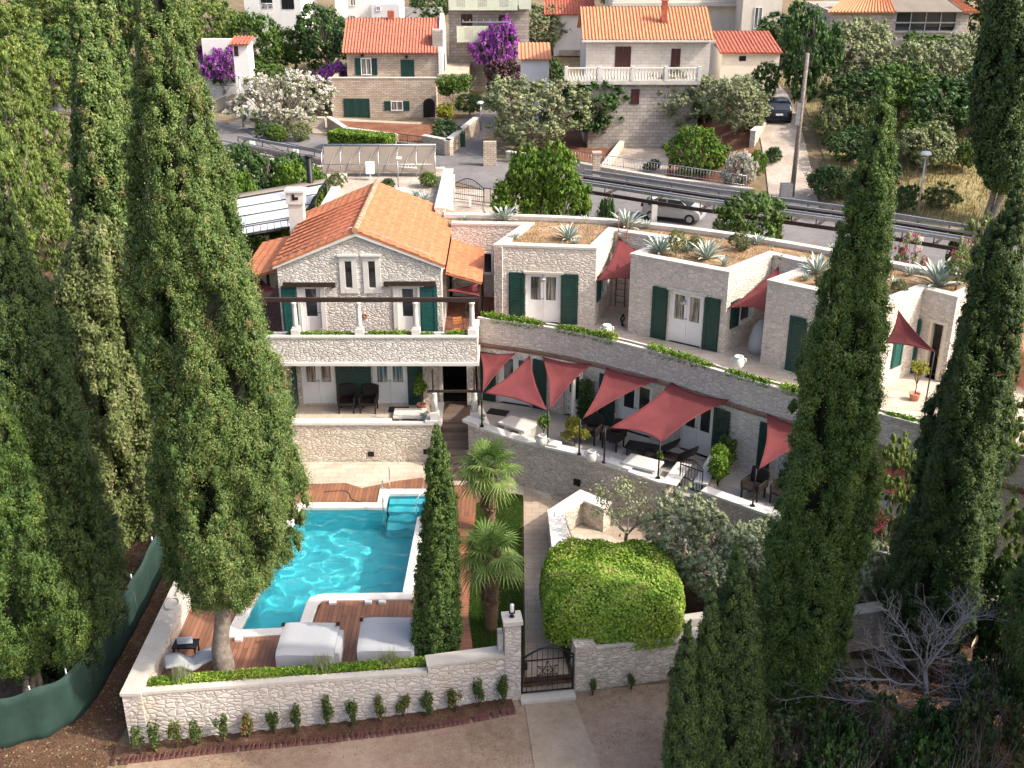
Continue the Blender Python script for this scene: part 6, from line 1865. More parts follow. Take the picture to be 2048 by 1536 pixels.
# yard wall, gate, bin
yw = empty("yard_wall", (-12, yA - 5, 2.6), "low stone yard wall in front of the coursed stone house", "wall")
wp = [P(640, 262, 2.8).xy, P(668, 290, 2.8).xy]; 
def lowwall(root, pts, z_h, th, mat='stone_grey', cop='coping'):
    for a, b_ in zip(pts[:-1], pts[1:]):
        W = WF(a, b_); m_ = MB(); z = min(terrain_low(*a), terrain_low(*b_))
        W.box(m_, 0, W.L - .01, z - .5, z + z_h, -th, 0); m_.build("wall", M[mat], root)
        m_ = MB(); W.box(m_, -.03, W.L, z + z_h + .002, z + z_h + .09, -th - .04, .04); m_.build("coping", M[cop], root)
lowwall(yw, [P(655, 262, 2.8).xy, P(690, 286, 2.8).xy, P(792, 300, 2.8).xy], .9, .35, 'coursed')
lowwall(yw, [P(845, 307, 2.8).xy, P(900, 318, 2.8).xy, P(958, 268, 2.8).xy], 1.1, .4, 'coursed')
def railing(name, A, B, z, h, nb, label, cat="railing", mat='black_iron', group=None):
    A, B = Vector((A[0], A[1])), Vector((B[0], B[1])); r = empty(name, (A.x, A.y, z), label, cat, group); m_ = MB()
    m_.tube([(A.x, A.y, z + h), (B.x, B.y, z + h)], .025, 5); m_.tube([(A.x, A.y, z + .1), (B.x, B.y, z + .1)], .02, 5); m_.build("rail", M[mat], r); m_ = MB()
    for k in range(nb + 1):
        p = A.lerp(B, k / nb); m_.tube([(p.x, p.y, z), (p.x, p.y, z + h)], .012 if k % 6 else .025, 4)
    m_.build("bars", M[mat], r); return r
gq = P(795, 300, 2.8), P(844, 307, 2.8)
yg = railing("yard_gate", gq[0].xy, gq[1].xy, 2.75, 1.3, 14, "dark metal yard gate before the coursed stone house", "gate")
m_ = MB(); WF(gq[0].xy, gq[1].xy).box(m_, 0, 2.0, 2.8, 3.4, -.03, .03); m_.build("sheet_infill", M['black_iron'], yg)
q = P(923, 296, 2.9); m_ = MB(); m_.box((q.x, q.y, 3.45), (.6, .6, 1.0)); m_.box((q.x, q.y + .03, 4.0), (.66, .7, .1)); tag(m_.build("wheelie_bin", M['bin'], bevel=.03), "green wheelie bin beside the road at the yard wall corner", "bin")

# --- white stone house with orange roof
yW = 86.5
hA, hB = PY(1172, 120, yW), PY(1418, 120, yW); W2 = WF((hA.x, yW), (hB.x, yW)); ze = W2.px(1290, 78)[1]; zf = W2.px(1290, 152)[1]
h2 = empty("white_house", ((hA.x + hB.x) / 2, yW, 3), "white ashlar house with bright orange roof, maroon shutters and a balustraded terrace", "house")
dep = 7.5
m_ = MB(); m_.b2(hA.x, hB.x, yW, yW + dep, 1, ze); m_.build("wall", M['ashlar'], h2)
zr = PY(1320, 14, yW + dep / 2).z
tiled_slope(h2, (hA.x - .3, yW - .45, ze - .02), (hB.x + .25, yW - .45, ze - .02), (hB.x + .25, yW + dep / 2, zr), (hA.x - .3, yW + dep / 2, zr), 'tile_orange', pitch=.25, amp=.06)
tiled_slope(h2, (hB.x + .25, yW + dep + .4, ze - .02), (hA.x - .3, yW + dep + .4, ze - .02), (hA.x - .3, yW + dep / 2, zr), (hB.x + .25, yW + dep / 2, zr), 'tile_orange', pitch=.5, amp=.05)
m_ = MB()
for x in (hA.x, hB.x - .3): m_.add([(x, yW, ze), (x, yW + dep, ze), (x, yW + dep / 2, zr - .1), (x + .3, yW, ze), (x + .3, yW + dep, ze), (x + .3, yW + dep / 2, zr - .1)], [(0, 2, 1), (3, 4, 5), (0, 3, 5, 2), (2, 5, 4, 1), (1, 4, 3, 0)])
m_.b2(hB.x + .005, hB.x + .03, yW, yW + dep, 3, ze); m_.build("gable_wall", M['plaster'], h2)
m_ = MB(); m_.b2(hA.x - .35, hB.x + .3, yW - .52, yW - .40, ze - .16, ze - .03); m_.build("gutter", M['coping_white'], h2)
m_ = MB(); q = PY(1328, 50, yW + 1.6); m_.box((q.x, yW + 1.8, zr - .2), (.4, .45, 1.6)); m_.box((q.x, yW + 1.8, zr + .65), (.5, .55, .08)); m_.build("chimney", M['tile_old'], h2)
closed_shutters(W2, h2, 1230, 1262, 93, 134, 'maroon'); closed_shutters(W2, h2, 1342, 1361, 97, 134, 'maroon')
W2r = WF((hB.x + .03, yW), (hB.x + .03, yW + dep)); 
for u in (1.6, 3.6): shutter(W2r, u, u + .7, zf + .8, zf + 2.1, h2, 'maroon', .01)
yT = yW - 2.4; tA, tB = PY(1130, 150, yT), PY(1402, 150, yT)
m_ = MB(); m_.b2(tA.x, tB.x, yT, yW - .01, zf - .25, zf); m_.build("terrace_slab", M['coping'], h2)
m_ = MB(); m_.b2(tA.x + 1.8, tB.x, yT + .3, yW - .01, 1, zf - .26); m_.build("lower_wall", M['coursed_grey'], h2)
m_ = MB()
m_.b2(tA.x, tB.x, yT + .02, yT + .2, zf + .85, zf + .95); m_.b2(tA.x, tB.x, yT + .04, yT + .18, zf + .01, zf + .1)
nb = 44
for k in range(nb + 1):
    x = tA.x + .1 + (tB.x - tA.x - .2) * k / nb
    if k % 11 == 0: m_.box((x, yT + .11, zf + .5), (.24, .26, 1.05))
    else: m_.lathe([(.04, 0), (.07, .25), (.035, .5), (.045, .75)], (x, yT + .11, zf + .1), 6)
m_.build("balustrade", M['coping_white'], h2)
Wlo2 = WF((tA.x + 1.8, yT + .3), (tB.x, yT + .3)); closed_shutters(Wlo2, h2, 1262, 1279, 178, 208, 'maroon', 1)
# --- buildings along the top edge
def far_block(label, x0, x1, ytop, ybase, Y, depth, mat, wins=(), cat="house", name="house", zb=None):
    a, b_ = PY(x0, ybase, Y), PY(x1, ybase, Y); W = WF((a.x, Y), (b_.x, Y)); z1 = PY(x0, ytop, Y).z
    r = empty(name, ((a.x + b_.x) / 2, Y, terrain(a.x, Y)), label, cat)
    m_ = MB(); m_.b2(a.x, b_.x, Y, Y + depth, terrain(a.x, Y) - 3, z1); m_.build("wall", M[mat], r)
    for w in wins:
        x_0, x_1, y0, y1, kind = w
        if kind in ('maroon', 'green', 'black_iron'): closed_shutters(W, r, x_0, x_1, y0, y1, kind, 2 if x_1 - x_0 > 14 else 1)
        else: far_window(W, r, x_0, x_1, y0, y1)
    return r, W, a, b_, z1
r, W, a, b_, z1 = far_block("white plastered house with two dark shuttered windows above an arched basement, top left", 494, 606, -60, 70, 118, 10, 'plaster', [(522, 545, -12, 17, 'black_iron'), (563, 588, -14, 18, 'black_iron')])
arch_mesh(W, W.px(572, 60)[0], 2.2, z1 - 9.5, 2.6, .02).build("archway", M['dark'], r)  # basement arch: dark plug in place of a shaded opening
railing("balcony_rail", W.at(W.px(520, 20)[0], .5), W.at(W.px(548, 20)[0], .5), PY(530, 27, 118).z, 1.0, 10, "small white balcony rail on the white house at top left", "railing", 'white')
r, W, a, b_, z1 = far_block("bright white house with arched niche and pipes between the trees, top centre left", 672, 752, -50, 45, 124, 9, 'plaster', [(700, 712, -8, 12, 'x')])
r, W, a, b_, z1 = far_block("low white garage wall with a small dark window behind the red-roofed house", 745, 800, 8, 60, 121, 6, 'plaster', [(752, 761, 12, 22, 'x')])
r, W, a, b_, z1 = far_block("long white boundary wall behind the red-roofed house", 770, 885, 15, 40, 128, .4, 'plaster', (), "wall", "boundary_wall")
r, W, a, b_, z1 = far_block("apartment house with pale green balconies, stone lower floor and maroon windows, top centre", 898, 1058, -60, 85, 106, 10, 'coursed_grey', [(922, 945, 28, 52, 'maroon'), (998, 1018, 30, 55, 'maroon')])
for x0, x1, y0, y1 in ((898, 1035, -6, 20), (1038, 1062, -4, 18), (914, 1006, 52, 84)):
    q0, q1 = PY(x0, y1, 104.6), PY(x1, y1, 104.6); zt_ = PY(x0, y0, 104.6).z
    m_ = MB(); m_.b2(q0.x, q1.x, 104.4, 104.6, q0.z, zt_); m_.b2(q0.x, q1.x, 104.61, 106.0, q0.z, q0.z + .2); m_.build("balcony", M['plaster_green'], r)
    for k in range(int((q1.x - q0.x) / 1.9)):
        x = q0.x + .8 + 1.9 * k; m_ = MB()
        for j in range(5): m_.b2(x + j * .16, x + j * .16 + .05, 104.37, 104.395, q0.z + .35, zt_ - .1)
        m_.build("balustrade_slats", M['plaster_cream'], r)
m_ = MB(); q = PY(925, 42, 103.5); 
for k in range(8): m_.b2(q.x + k * .6, q.x + k * .6 + .06, 102.5, 104.3, q.z, q.z + .05)
m_.b2(q.x, q.x + 4.26, 102.44, 102.495, q.z - .03, q.z + .08); m_.build("glass_canopy", M['galv'], r)
r, W, a, b_, z1 = far_block("cream apartment house with a long balcony rail behind the orange-roofed white house", 1225, 1500, -60, 75, 112, 10, 'plaster_cream', [(1350, 1372, 22, 50, 'maroon')])
railing("balcony_rail", W.at(W.px(1225, 5)[0], .6), W.at(W.px(1482, 8)[0], .6), PY(1300, 6, 111).z, 1.0, 60, "long white balcony rail of the cream apartment house", "railing", 'white')
m_ = MB(); m_.b2(a.x - .2, b_.x - .5, 111.2, 112, PY(1300, 6, 111).z - .3, PY(1300, 6, 111).z - .02); m_.build("balcony_slab", M['coping'], r)
r, W, a, b_, z1 = far_block("cream flank with a glazed entrance door and small courtyard, top right of centre", 1482, 1560, -60, 60, 108, 9, 'plaster_cream', [(1508, 1524, 14, 58, 'x')])
# small sheds and walls
def shed(label, x0, x1, ytop, ybase, Y, mat, roofmat, rise=.9, depth=3.5, wins=()):
    r, W, a, b_, z1 = far_block(label, x0, x1, ytop, ybase, Y, depth, mat, wins, "shed", "shed")
    tiled_slope(r, (a.x - .2, Y - .3, z1), (b_.x + .2, Y - .3, z1), (b_.x + .2, Y + depth, z1 + rise), (a.x - .2, Y + depth, z1 + rise), roofmat, pitch=.3, amp=.05)
shed("long low shed with dull red tiled roof right of the white house", 1441, 1556, 105, 150, 92, 'plaster_cream', 'tile_old', 1.0, 5.5, [(1478, 1492, 112, 122, 'black_iron')])
shed("small white shed with pale orange tiled roof and blue shade below the grey olive", 1042, 1098, 118, 150, 92, 'plaster', 'tile_orange', .7, 4.5)
shed("tiny whitewashed shed with tiled roof beside the left bougainvillea", 468, 498, 88, 125, 98, 'plaster', 'tile_old', .4, 2.0, [(468, 477, 92, 112, 'maroon')])
r, W, a, b_, z1 = far_block("white garden wall stepping down behind the left bougainvillea", 408, 470, 78, 130, 103, .5, 'plaster', (), "wall", "garden_wall")
r, W, a, b_, z1 = far_block("dark red tiled roof house peeping over the olive, top centre", 1108, 1190, 28, 60, 118, 7, 'plaster', [(1176, 1190, 30, 55, 'black_iron')])
tiled_slope(r, (a.x - 1, 117.5, z1), (b_.x, 117.5, z1), (b_.x, 122, z1 + 1.6), (a.x - 1, 122, z1 + 1.6), 'tile_old', pitch=.3, amp=.05)
# --- stone house with glazed loggia, top right
Y3 = 98; a = PY(1655, 100, Y3); b_ = PY(1928, 100, Y3); W3 = WF((a.x, Y3), (b_.x, Y3)); ze = PY(1790, 23, Y3).z
h3 = empty("stone_house", ((a.x + b_.x) / 2, Y3, 6), "pale coursed stone house with hipped orange roof and glazed corner loggia, top right", "house")
lo = (1792, 1912); ua, ub = W3.px(lo[0], 40)[0], W3.px(lo[1], 40)[0]; zl0 = W3.px(1850, 62)[1]
m_ = MB(); W3.wall(m_, 3, ze, .4, [(ua, ub, zl0, ze)]); m_.b2(a.x, b_.x, Y3 + 4, Y3 + 9, 3, ze); m_.b2(b_.x - .4, b_.x, Y3 + .41, Y3 + 4, 3, ze); m_.b2(a.x, a.x + .4, Y3 + .41, Y3 + 4, 3, ze)
m_.build("wall", M['coursed_grey'], h3)
m_ = MB(); W3.box(m_, ua - .2, ub + .2, zl0 - .3, zl0 - .01, -3.5, -.45); m_.build("floor_slab", M['concrete'], h3)
g = MB(); W3.box(g, ua, ub, zl0 + .3, ze - .02, -.2, -.17); g.build("loggia_glass", M['glass'], h3)
f = MB()
for k in range(5): u = ua + (ub - ua) * k / 4; W3.box(f, u - .04, u + .04, zl0, ze, -.16, -.05)
W3.box(f, ua, ub, zl0 + .62, zl0 + .72, -.03, .06); W3.box(f, ua - .15, ub + .15, zl0 - .12, zl0, .002, .12); f.build("loggia_frame", M['galv'], h3)
zr = ze + 2.2; ex0, ex1, ey0, ey1 = a.x - .5, b_.x + .6, Y3 - .6, Y3 + 9.5; ym = (ey0 + ey1) / 2
x_l = W3.A.x + W3.px(1790, 10)[0]; x_r = W3.A.x + W3.px(1905, 10)[0]
f1 = (x_l - ex0) / (ex1 - ex0)
t_ = .78
tiled_slope(h3, (ex0, ey0, ze), (x_l, ey0, ze), (x_l, ym, zr), (ex0 + 4.5, ym, zr), 'tile_orange', pitch=.28, amp=.07)
tiled_slope(h3, (x_r + .8, ey0, ze), (ex1, ey0, ze), (ex1 - 3.5, ym, zr), (ex1 - 3.6, ym, zr), 'tile_orange', pitch=.28, amp=.07)
tiled_slope(h3, (ex1, ey0, ze), (ex1, ey1, ze), (ex1 - 3.5, ym, zr), (ex1 - 3.5, ym, zr), 'tile_orange', pitch=.4, amp=.05)
m_ = MB(); m_.add([(x_l, ey0, ze + .05), (x_r + .8, ey0, ze + .05), (x_r - .6, ym, zr), (x_l, ym, zr), (x_l, ey0, ze), (x_r + .8, ey0, ze), (x_r - .6, ym, zr - .08), (x_l, ym, zr - .08)], [(0, 1, 2, 3), (7, 6, 5, 4), (0, 4, 5, 1), (1, 5, 6, 2), (2, 6, 7, 3), (3, 7, 4, 0)]); m_.build("glazed_roof", M['panel_back'], h3)
closed_shutters(W3, h3, 1735, 1760, 52, 82, 'maroon', 1)

# ================= road fittings behind the villa =================
q = P(905, 397, 3); gA, gB = P(908, 396, 3), P(968, 404, 3)
iron_gate(gA.xy, gB.xy, 2.9, .95, .5, 14, "black arched double gate on the road behind the villa", False)
railing("road_fence", gB.xy, P(1003, 410, 3).xy, 2.9, 1.0, 16, "low black fence panel right of the arched road gate", "fence")
m_ = MB(); q = P(904, 396, 3); m_.box((q.x, q.y, 3.6), (.4, .4, 1.7)); tag(m_.build("gate_post", M['plaster']), "white post left of the arched road gate", "post")
m_ = MB(); q = P(940, 410, 3); m_.box((q.x, q.y, 3.2), (.14, .14, .6)); tag(m_.build("bollard", M['plaster']), "small white bollard before the arched road gate", "bollard")

def canopy_frame(label, path, z, width, posts, cross=8):
    pts = [Vector((p[0], p[1])) for p in path]; r = empty("canopy_frame", (pts[0].x, pts[0].y, 3), label, "canopy")
    A = offset(pts, width / 2); B = offset(pts, -width / 2)
    for L_, zz, mt, rad in ((A, z, 'galv', .09), (B, z, 'galv', .085), (B, z - .45, 'brown_steel', .09), (offset(pts, width * .12), z - .02, 'galv', .05), (offset(pts, -width * .25), z - .02, 'galv', .05), (A, z - .45, 'brown_steel', .09)):
        m_ = MB()
        for i in range(len(L_) - 1):
            a, b_ = L_[i], L_[i + 1]; c_ = (a + b_) / 2; W = WF(a, b_); W.box(m_, 0, W.L, zz - rad, zz + rad, -.06, .06)
        m_.build("rail", M[mt], r)
    m_ = MB(); n = cross
    for k in range(n + 1):
        t = k / n * (len(pts) - 1); i = min(len(pts) - 2, int(t)); f_ = t - i
        a = A[i].lerp(A[i + 1], f_); b_ = B[i].lerp(B[i + 1], f_)
        m_.tube([(a.x, a.y, z - .45), (b_.x, b_.y, z - .45)], .075, 5)
        for q in (a, b_): m_.tube([(q.x, q.y, z - .45), (q.x, q.y, z)], .03, 5)
    m_.build("cross_beams", M['brown_steel'], r)
    # solar panels lying back to back on the frame, seen edge-on
    m_ = MB()
    for i in range(len(pts) - 1):
        W = WF(offset(pts, width * .5 - .5)[i], offset(pts, width * .5 - .5)[i + 1]); W.box(m_, 0.02, W.L - .02, z - .40, z - .36, -.05, .75)
    m_.build("dark_gutter", M['brown_steel'], r)
    for x, y in posts:
        g = terrain(x, y); m_ = MB(); m_.box((x, y, (g + z - .5) / 2), (.3, .3, z - .5 - g + .02)); m_.build("post", M['plaster'], r)
    return r
cz = 5.9
cp = [P(1145, 350, cz).xy, P(1420, 392, cz).xy, P(1500, 402, cz).xy]
canopy_frame("galvanised steel canopy frame on white posts above the white hatchback", cp, cz, 2.6, [P(1177, 372, cz - .5).xy, P(1310, 396, cz - .5).xy, P(1480, 420, cz - .5).xy], 6)
cp2 = [P(1505, 404, cz).xy, P(1700, 430, cz).xy, P(1950, 470, cz).xy]
canopy_frame("galvanised steel canopy frame continuing behind the big right cypress", cp2, cz, 2.6, [P(1560, 428, cz - .5).xy, P(1840, 475, cz - .5).xy], 8)
cp3 = [P(432, 282, cz).xy, P(640, 322, cz).xy]
canopy_frame("light steel canopy frame on white posts above the green climbers at left", cp3, cz, 3.6, [P(468, 300, cz - .5).xy, P(503, 268, cz - .2).xy, P(590, 285, cz - .2).xy, P(683, 300, cz - .2).xy, P(630, 335, cz - .5).xy], 4)
# rack of solar panels seen from behind
sp = empty("solar_rack", (-5.5, 55, 8), "row of tilted solar panels seen from behind on the flat gravel roof", "solar panels")
yb = 54.9; L0 = PY(648, 352, yb).x; L1 = PY(872, 356, yb).x; zb_ = 8.18; zt_ = zb_ + 1.15
npan = 6; wv = (L1 - L0) / npan
for k in range(npan):
    m_ = MB(); x0 = L0 + k * wv + .01; x1 = x0 + wv - .02
    m_.add([(x0, yb - .35, zb_), (x1, yb - .35, zb_), (x1, yb + .55, zt_), (x0, yb + .55, zt_), (x0, yb - .31, zb_ - .03), (x1, yb - .31, zb_ - .03), (x1, yb + .59, zt_ - .03), (x0, yb + .59, zt_ - .03)], [(0, 1, 2, 3), (7, 6, 5, 4), (0, 4, 5, 1), (1, 5, 6, 2), (2, 6, 7, 3), (3, 7, 4, 0)])
    m_.build("panel", M['panel_back'], sp)
m_ = MB()
for k in range(npan + 1):
    x = L0 + k * wv; m_.tube([(x, yb - .4, zb_ - .2), (x, yb - .4, zb_ + .9)], .025, 5); m_.tube([(x, yb - .4, zb_ + .9), (x, yb + .5, zt_)], .02, 5)
    if k < npan: m_.tube([(x + .2, yb - .4, zb_), (x + wv * .6, yb + .3, zt_ - .3)], .015, 5)
m_.tube([(L0, yb + .56, zt_ + .04), (L1, yb + .56, zt_ + .04)], .05, 6); m_.tube([(L0, yb - .4, zb_ + .45), (L1, yb - .4, zb_ + .45)], .02, 5)
m_.build("rack_frame", M['galv'], sp)
m_ = MB(); q = PY(740, 345, 53.8); m_.box((q.x, 53.9, 8.6), (.4, .25, .55)); m_.box((q.x, 53.9, 8.2), (.08, .08, .4)); tag(m_.build("meter_cabinet", M['white']), "small white cabinet in front of the solar rack", "cabinet")
r = empty("antenna_mast", (PY(797, 380, 52).x, 52, 8), "thin antenna mast with small aerials on the gravel roof", "antenna")
m_ = MB(); x = r.location.x; m_.tube([(x, 52, 8), (x, 52, 9.5)], .025, 6); m_.build("mast", M['galv'], r); m_ = MB(); m_.tube([(x, 52, 9.1), (x + .9, 52.1, 9.0)], .015, 5); m_.box((x + .08, 52, 9.5), (.25, .1, .1))
for k in range(5): m_.tube([(x + .2 + k * .15, 51.9, 9.07), (x + .2 + k * .15, 52.3, 9.07)], .008, 4)
m_.build("aerial", M['white'], r)
m_ = MB(); m_.lathe([(.02, .0), (.25, .05), (.42, .16), (.44, .2), (.40, .17), (.02, .06)], (PY(800, 385, 51).x, 51, 8.05), 18); tag(m_.build("satellite_dish", M['white']), "pale satellite dish lying behind the roof ridge", "satellite dish")
# big white awning roof left of the gravel roof
aw = empty("awning_roof", (-12, 52, 5), "large sloping roof of four white fabric bands with dark battens, behind the chimney", "awning")
A_, B_, C_, D_ = P(440, 478, 6.1), P(592, 452, 6.1), P(652, 357, 6.8), P(445, 392, 6.8)
for k in range(4):
    m_ = MB(); v0, v1 = k / 4.6 + .01, (k + .93) / 4.6
    m_.grid(lambda u, v, v0=v0, v1=v1: (lambda p: (p.x, p.y, p.z + .10 * math.sin(v * math.pi)))(A_.lerp(B_, u).lerp(D_.lerp(C_, u), v0 + (v1 - v0) * v)), 12, 6, thick=.03); m_.build("fabric_band", M['awning'], aw)
m_ = MB()
for k in range(5):
    v = k / 4.6; m_.tube([A_.lerp(D_, v) - Vector((0, 0, .05)), B_.lerp(C_, v) - Vector((0, 0, .05))], .07, 6)
for u in (0, .33, .66, 1): m_.tube([A_.lerp(B_, u) - Vector((0, 0, .15)), D_.lerp(C_, u) - Vector((0, 0, .15))], .05, 5)
m_.build("battens", M['black_iron'], aw)
m_ = MB(); m_.grid(lambda u, v: A_.lerp(B_, u).lerp(D_.lerp(C_, u), .9 + .1 * v), 8, 2, thick=.03); m_.build("glass_strip", M['panel_back'], aw)
for q in (A_, B_, C_, D_):
    m_ = MB(); m_.tube([(q.x, q.y, terrain(q.x, q.y) - .2), (q.x, q.y, q.z - .1)], .07, 8); m_.build("post", M['black_iron'], aw)
m_ = MB(); m_.tube([A_ + Vector((0, -.3, .45)), B_ + Vector((0, -.3, .45))], .03, 5); m_.tube([A_ + Vector((0, -.3, .1)), B_ + Vector((0, -.3, .1))], .03, 5)
for k in range(12): q = A_.lerp(B_, k / 11) + Vector((0, -.3, 0)); m_.tube([q, q + Vector((0, 0, .45))], .015, 4)
m_.build("edge_rail", M['black_iron'], aw)
m_ = MB(); q = P(619, 345, 7.3); m_.tube([(q.x, q.y, 3), (q.x, q.y, 8.1)], .17, 12); m_.tube([(q.x, q.y, 8.1), (q.x, q.y, 8.2)], .2, 12); tag(m_.build("flue", M['black_iron']), "black metal flue rising beside the white awning roof", "chimney pipe")

# walls along the road
rw = empty("roadside_wall", (8, 72, 3), "low stone roadside wall with railing below the red-soil garden", "wall")
lowwall(rw, [P(1012, 322, 3).xy, P(1150, 343, 3).xy, P(1330, 375, 3).xy, P(1500, 398, 3).xy], .7, .35, 'stone_grey')
railing("roadside_rail", P(1150, 341, 3).xy, P(1490, 394, 3).xy, 3.65, .7, 60, "thin metal railing on the roadside wall above the canopy frame", "railing", 'galv')
dw = empty("driveway_wall", (16, 75, 3), "stone wall between the round bright shrub and the cobbled drive", "wall")
lowwall(dw, [P(1497, 372, 3.4).xy, P(1508, 300, 4.5).xy, P(1530, 262, 5.2).xy], 1.1, .35, 'stone_grey')
cw = empty("cobble_yard_wall", (7, 78, 3), "low sloping wall between the red soil plot and the gravel yard", "wall")
lowwall(cw, [P(1208, 350, 3).xy, P(1262, 272, 3.2).xy], .6, .3, 'stone_warm')
m_ = MB(); q = P(1192, 362, 3); m_.box((q.x, q.y, 3.9), (.5, .45, 1.9)); m_.box((q.x, q.y, 4.9), (.62, .55, .12)); tag(m_.build("gate_pillar", M['coursed']), "stone gate pillar with capstone right of the two-lobed laurel", "pillar")
m_ = MB(); q = P(980, 330, 3); m_.box((q.x, q.y, 3.8), (.9, .5, 1.7)); tag(m_.build("gate_pillar", M['coursed']), "stone gate pillar at the corner of the side road", "pillar")
ow = empty("oleander_wall", (-18, 92, 3), "low stone wall under the white oleander", "wall"); lowwall(ow, [P(486, 238, 2.8).xy, P(560, 262, 2.8).xy, P(650, 262, 2.8).xy], .8, .35)
lw = empty("corner_wall", (-26, 96, 3), "rough stone wall with metal rail at the left road bend", "wall"); lowwall(lw, [P(425, 232, 2.8).xy, P(482, 212, 2.8).xy], 1.0, .4, 'stone_warm')
railing("corner_rail", P(430, 228, 2.8).xy, P(478, 212, 2.8).xy, 3.9, 1.0, 12, "light metal railing on the left road bend wall", "railing", 'galv')
# street lamps and the wooden utility pole
def street_lamp(px, pyt, base, label, h=None):
    z0 = base.z; zt_ = PY(px, pyt, base.y).z; r = empty("street_lamp", base, label, "street lamp")
    m_ = MB(); m_.tube([(base.x, base.y, z0 - .2), (base.x, base.y, zt_ - .1)], .07, 8, r1=.05); m_.build("post", M['galv'], r)
    m_ = MB(); m_.lathe([(.05, -.12), (.30, -.10), (.32, -.03), (.22, .08), (.05, .12)], (base.x, base.y, zt_), 16); m_.build("lamp_head", M['white'], r)
b0 = G(1833, 440); street_lamp(1849, 306, b0, "white domed street lamp standing in the dry grass at right")
b0 = G(487, 255); street_lamp(474, 149, b0, "white domed street lamp before the white oleander")
b0 = G(962, 262); street_lamp(965, 205, b0, "white domed street lamp half hidden left of the olive")
b0 = G(1583, 395); tp = PY(1614, 120, b0.y); m_ = MB(); m_.tube([b0, Vector((tp.x, b0.y, tp.z + .4))], .16, 8, r1=.12); tag(m_.build("utility_pole", M['bark'], shift=b0), "tall wooden utility pole beside the cobbled drive", "utility pole")
q = b0.lerp(Vector((tp.x, b0.y, tp.z)), .62); m_ = MB(); m_.box((q.x - .22, q.y - .1, q.z), (.25, .2, 1.3)); tag(m_.build("pole_box", M['galv']), "grey metal conduit box on the utility pole", "box")
def cable(pts, label, sag=1.0, r_=.02):
    a, b_ = Vector(pts[0]), Vector(pts[1]); m_ = MB(); m_.tube([a.lerp(b_, t / 16) - Vector((0, 0, sag * 4 * (t / 16) * (1 - t / 16))) for t in range(17)], r_, 4); tag(m_.build("cable", M['black_iron']), label, "cable")
cable((PY(330, 150, 95), PY(700, 92, 108)), "black overhead cable crossing in front of the trees at upper left", 2)
cable((PY(700, 92, 108), PY(850, 4, 112)), "black overhead cable above the red-roofed house", .5)
cable((P(490, 262, cz + 1.2), P(800, 322, cz + 1.0)), "upper stay cable over the left canopy frame", .3)
cable((P(490, 262, cz + .8), P(640, 330, cz + .6)), "lower stay cable over the left canopy frame", .2)
q = G(1485, 412); 
m_ = MB(); q = P(1570, 402, 3.2); m_.box((q.x, q.y, 3.7), (.7, .5, 1.2)); tag(m_.build("utility_cabinet", M['galv']), "grey utility cabinet at the foot of the cobbled drive", "cabinet")

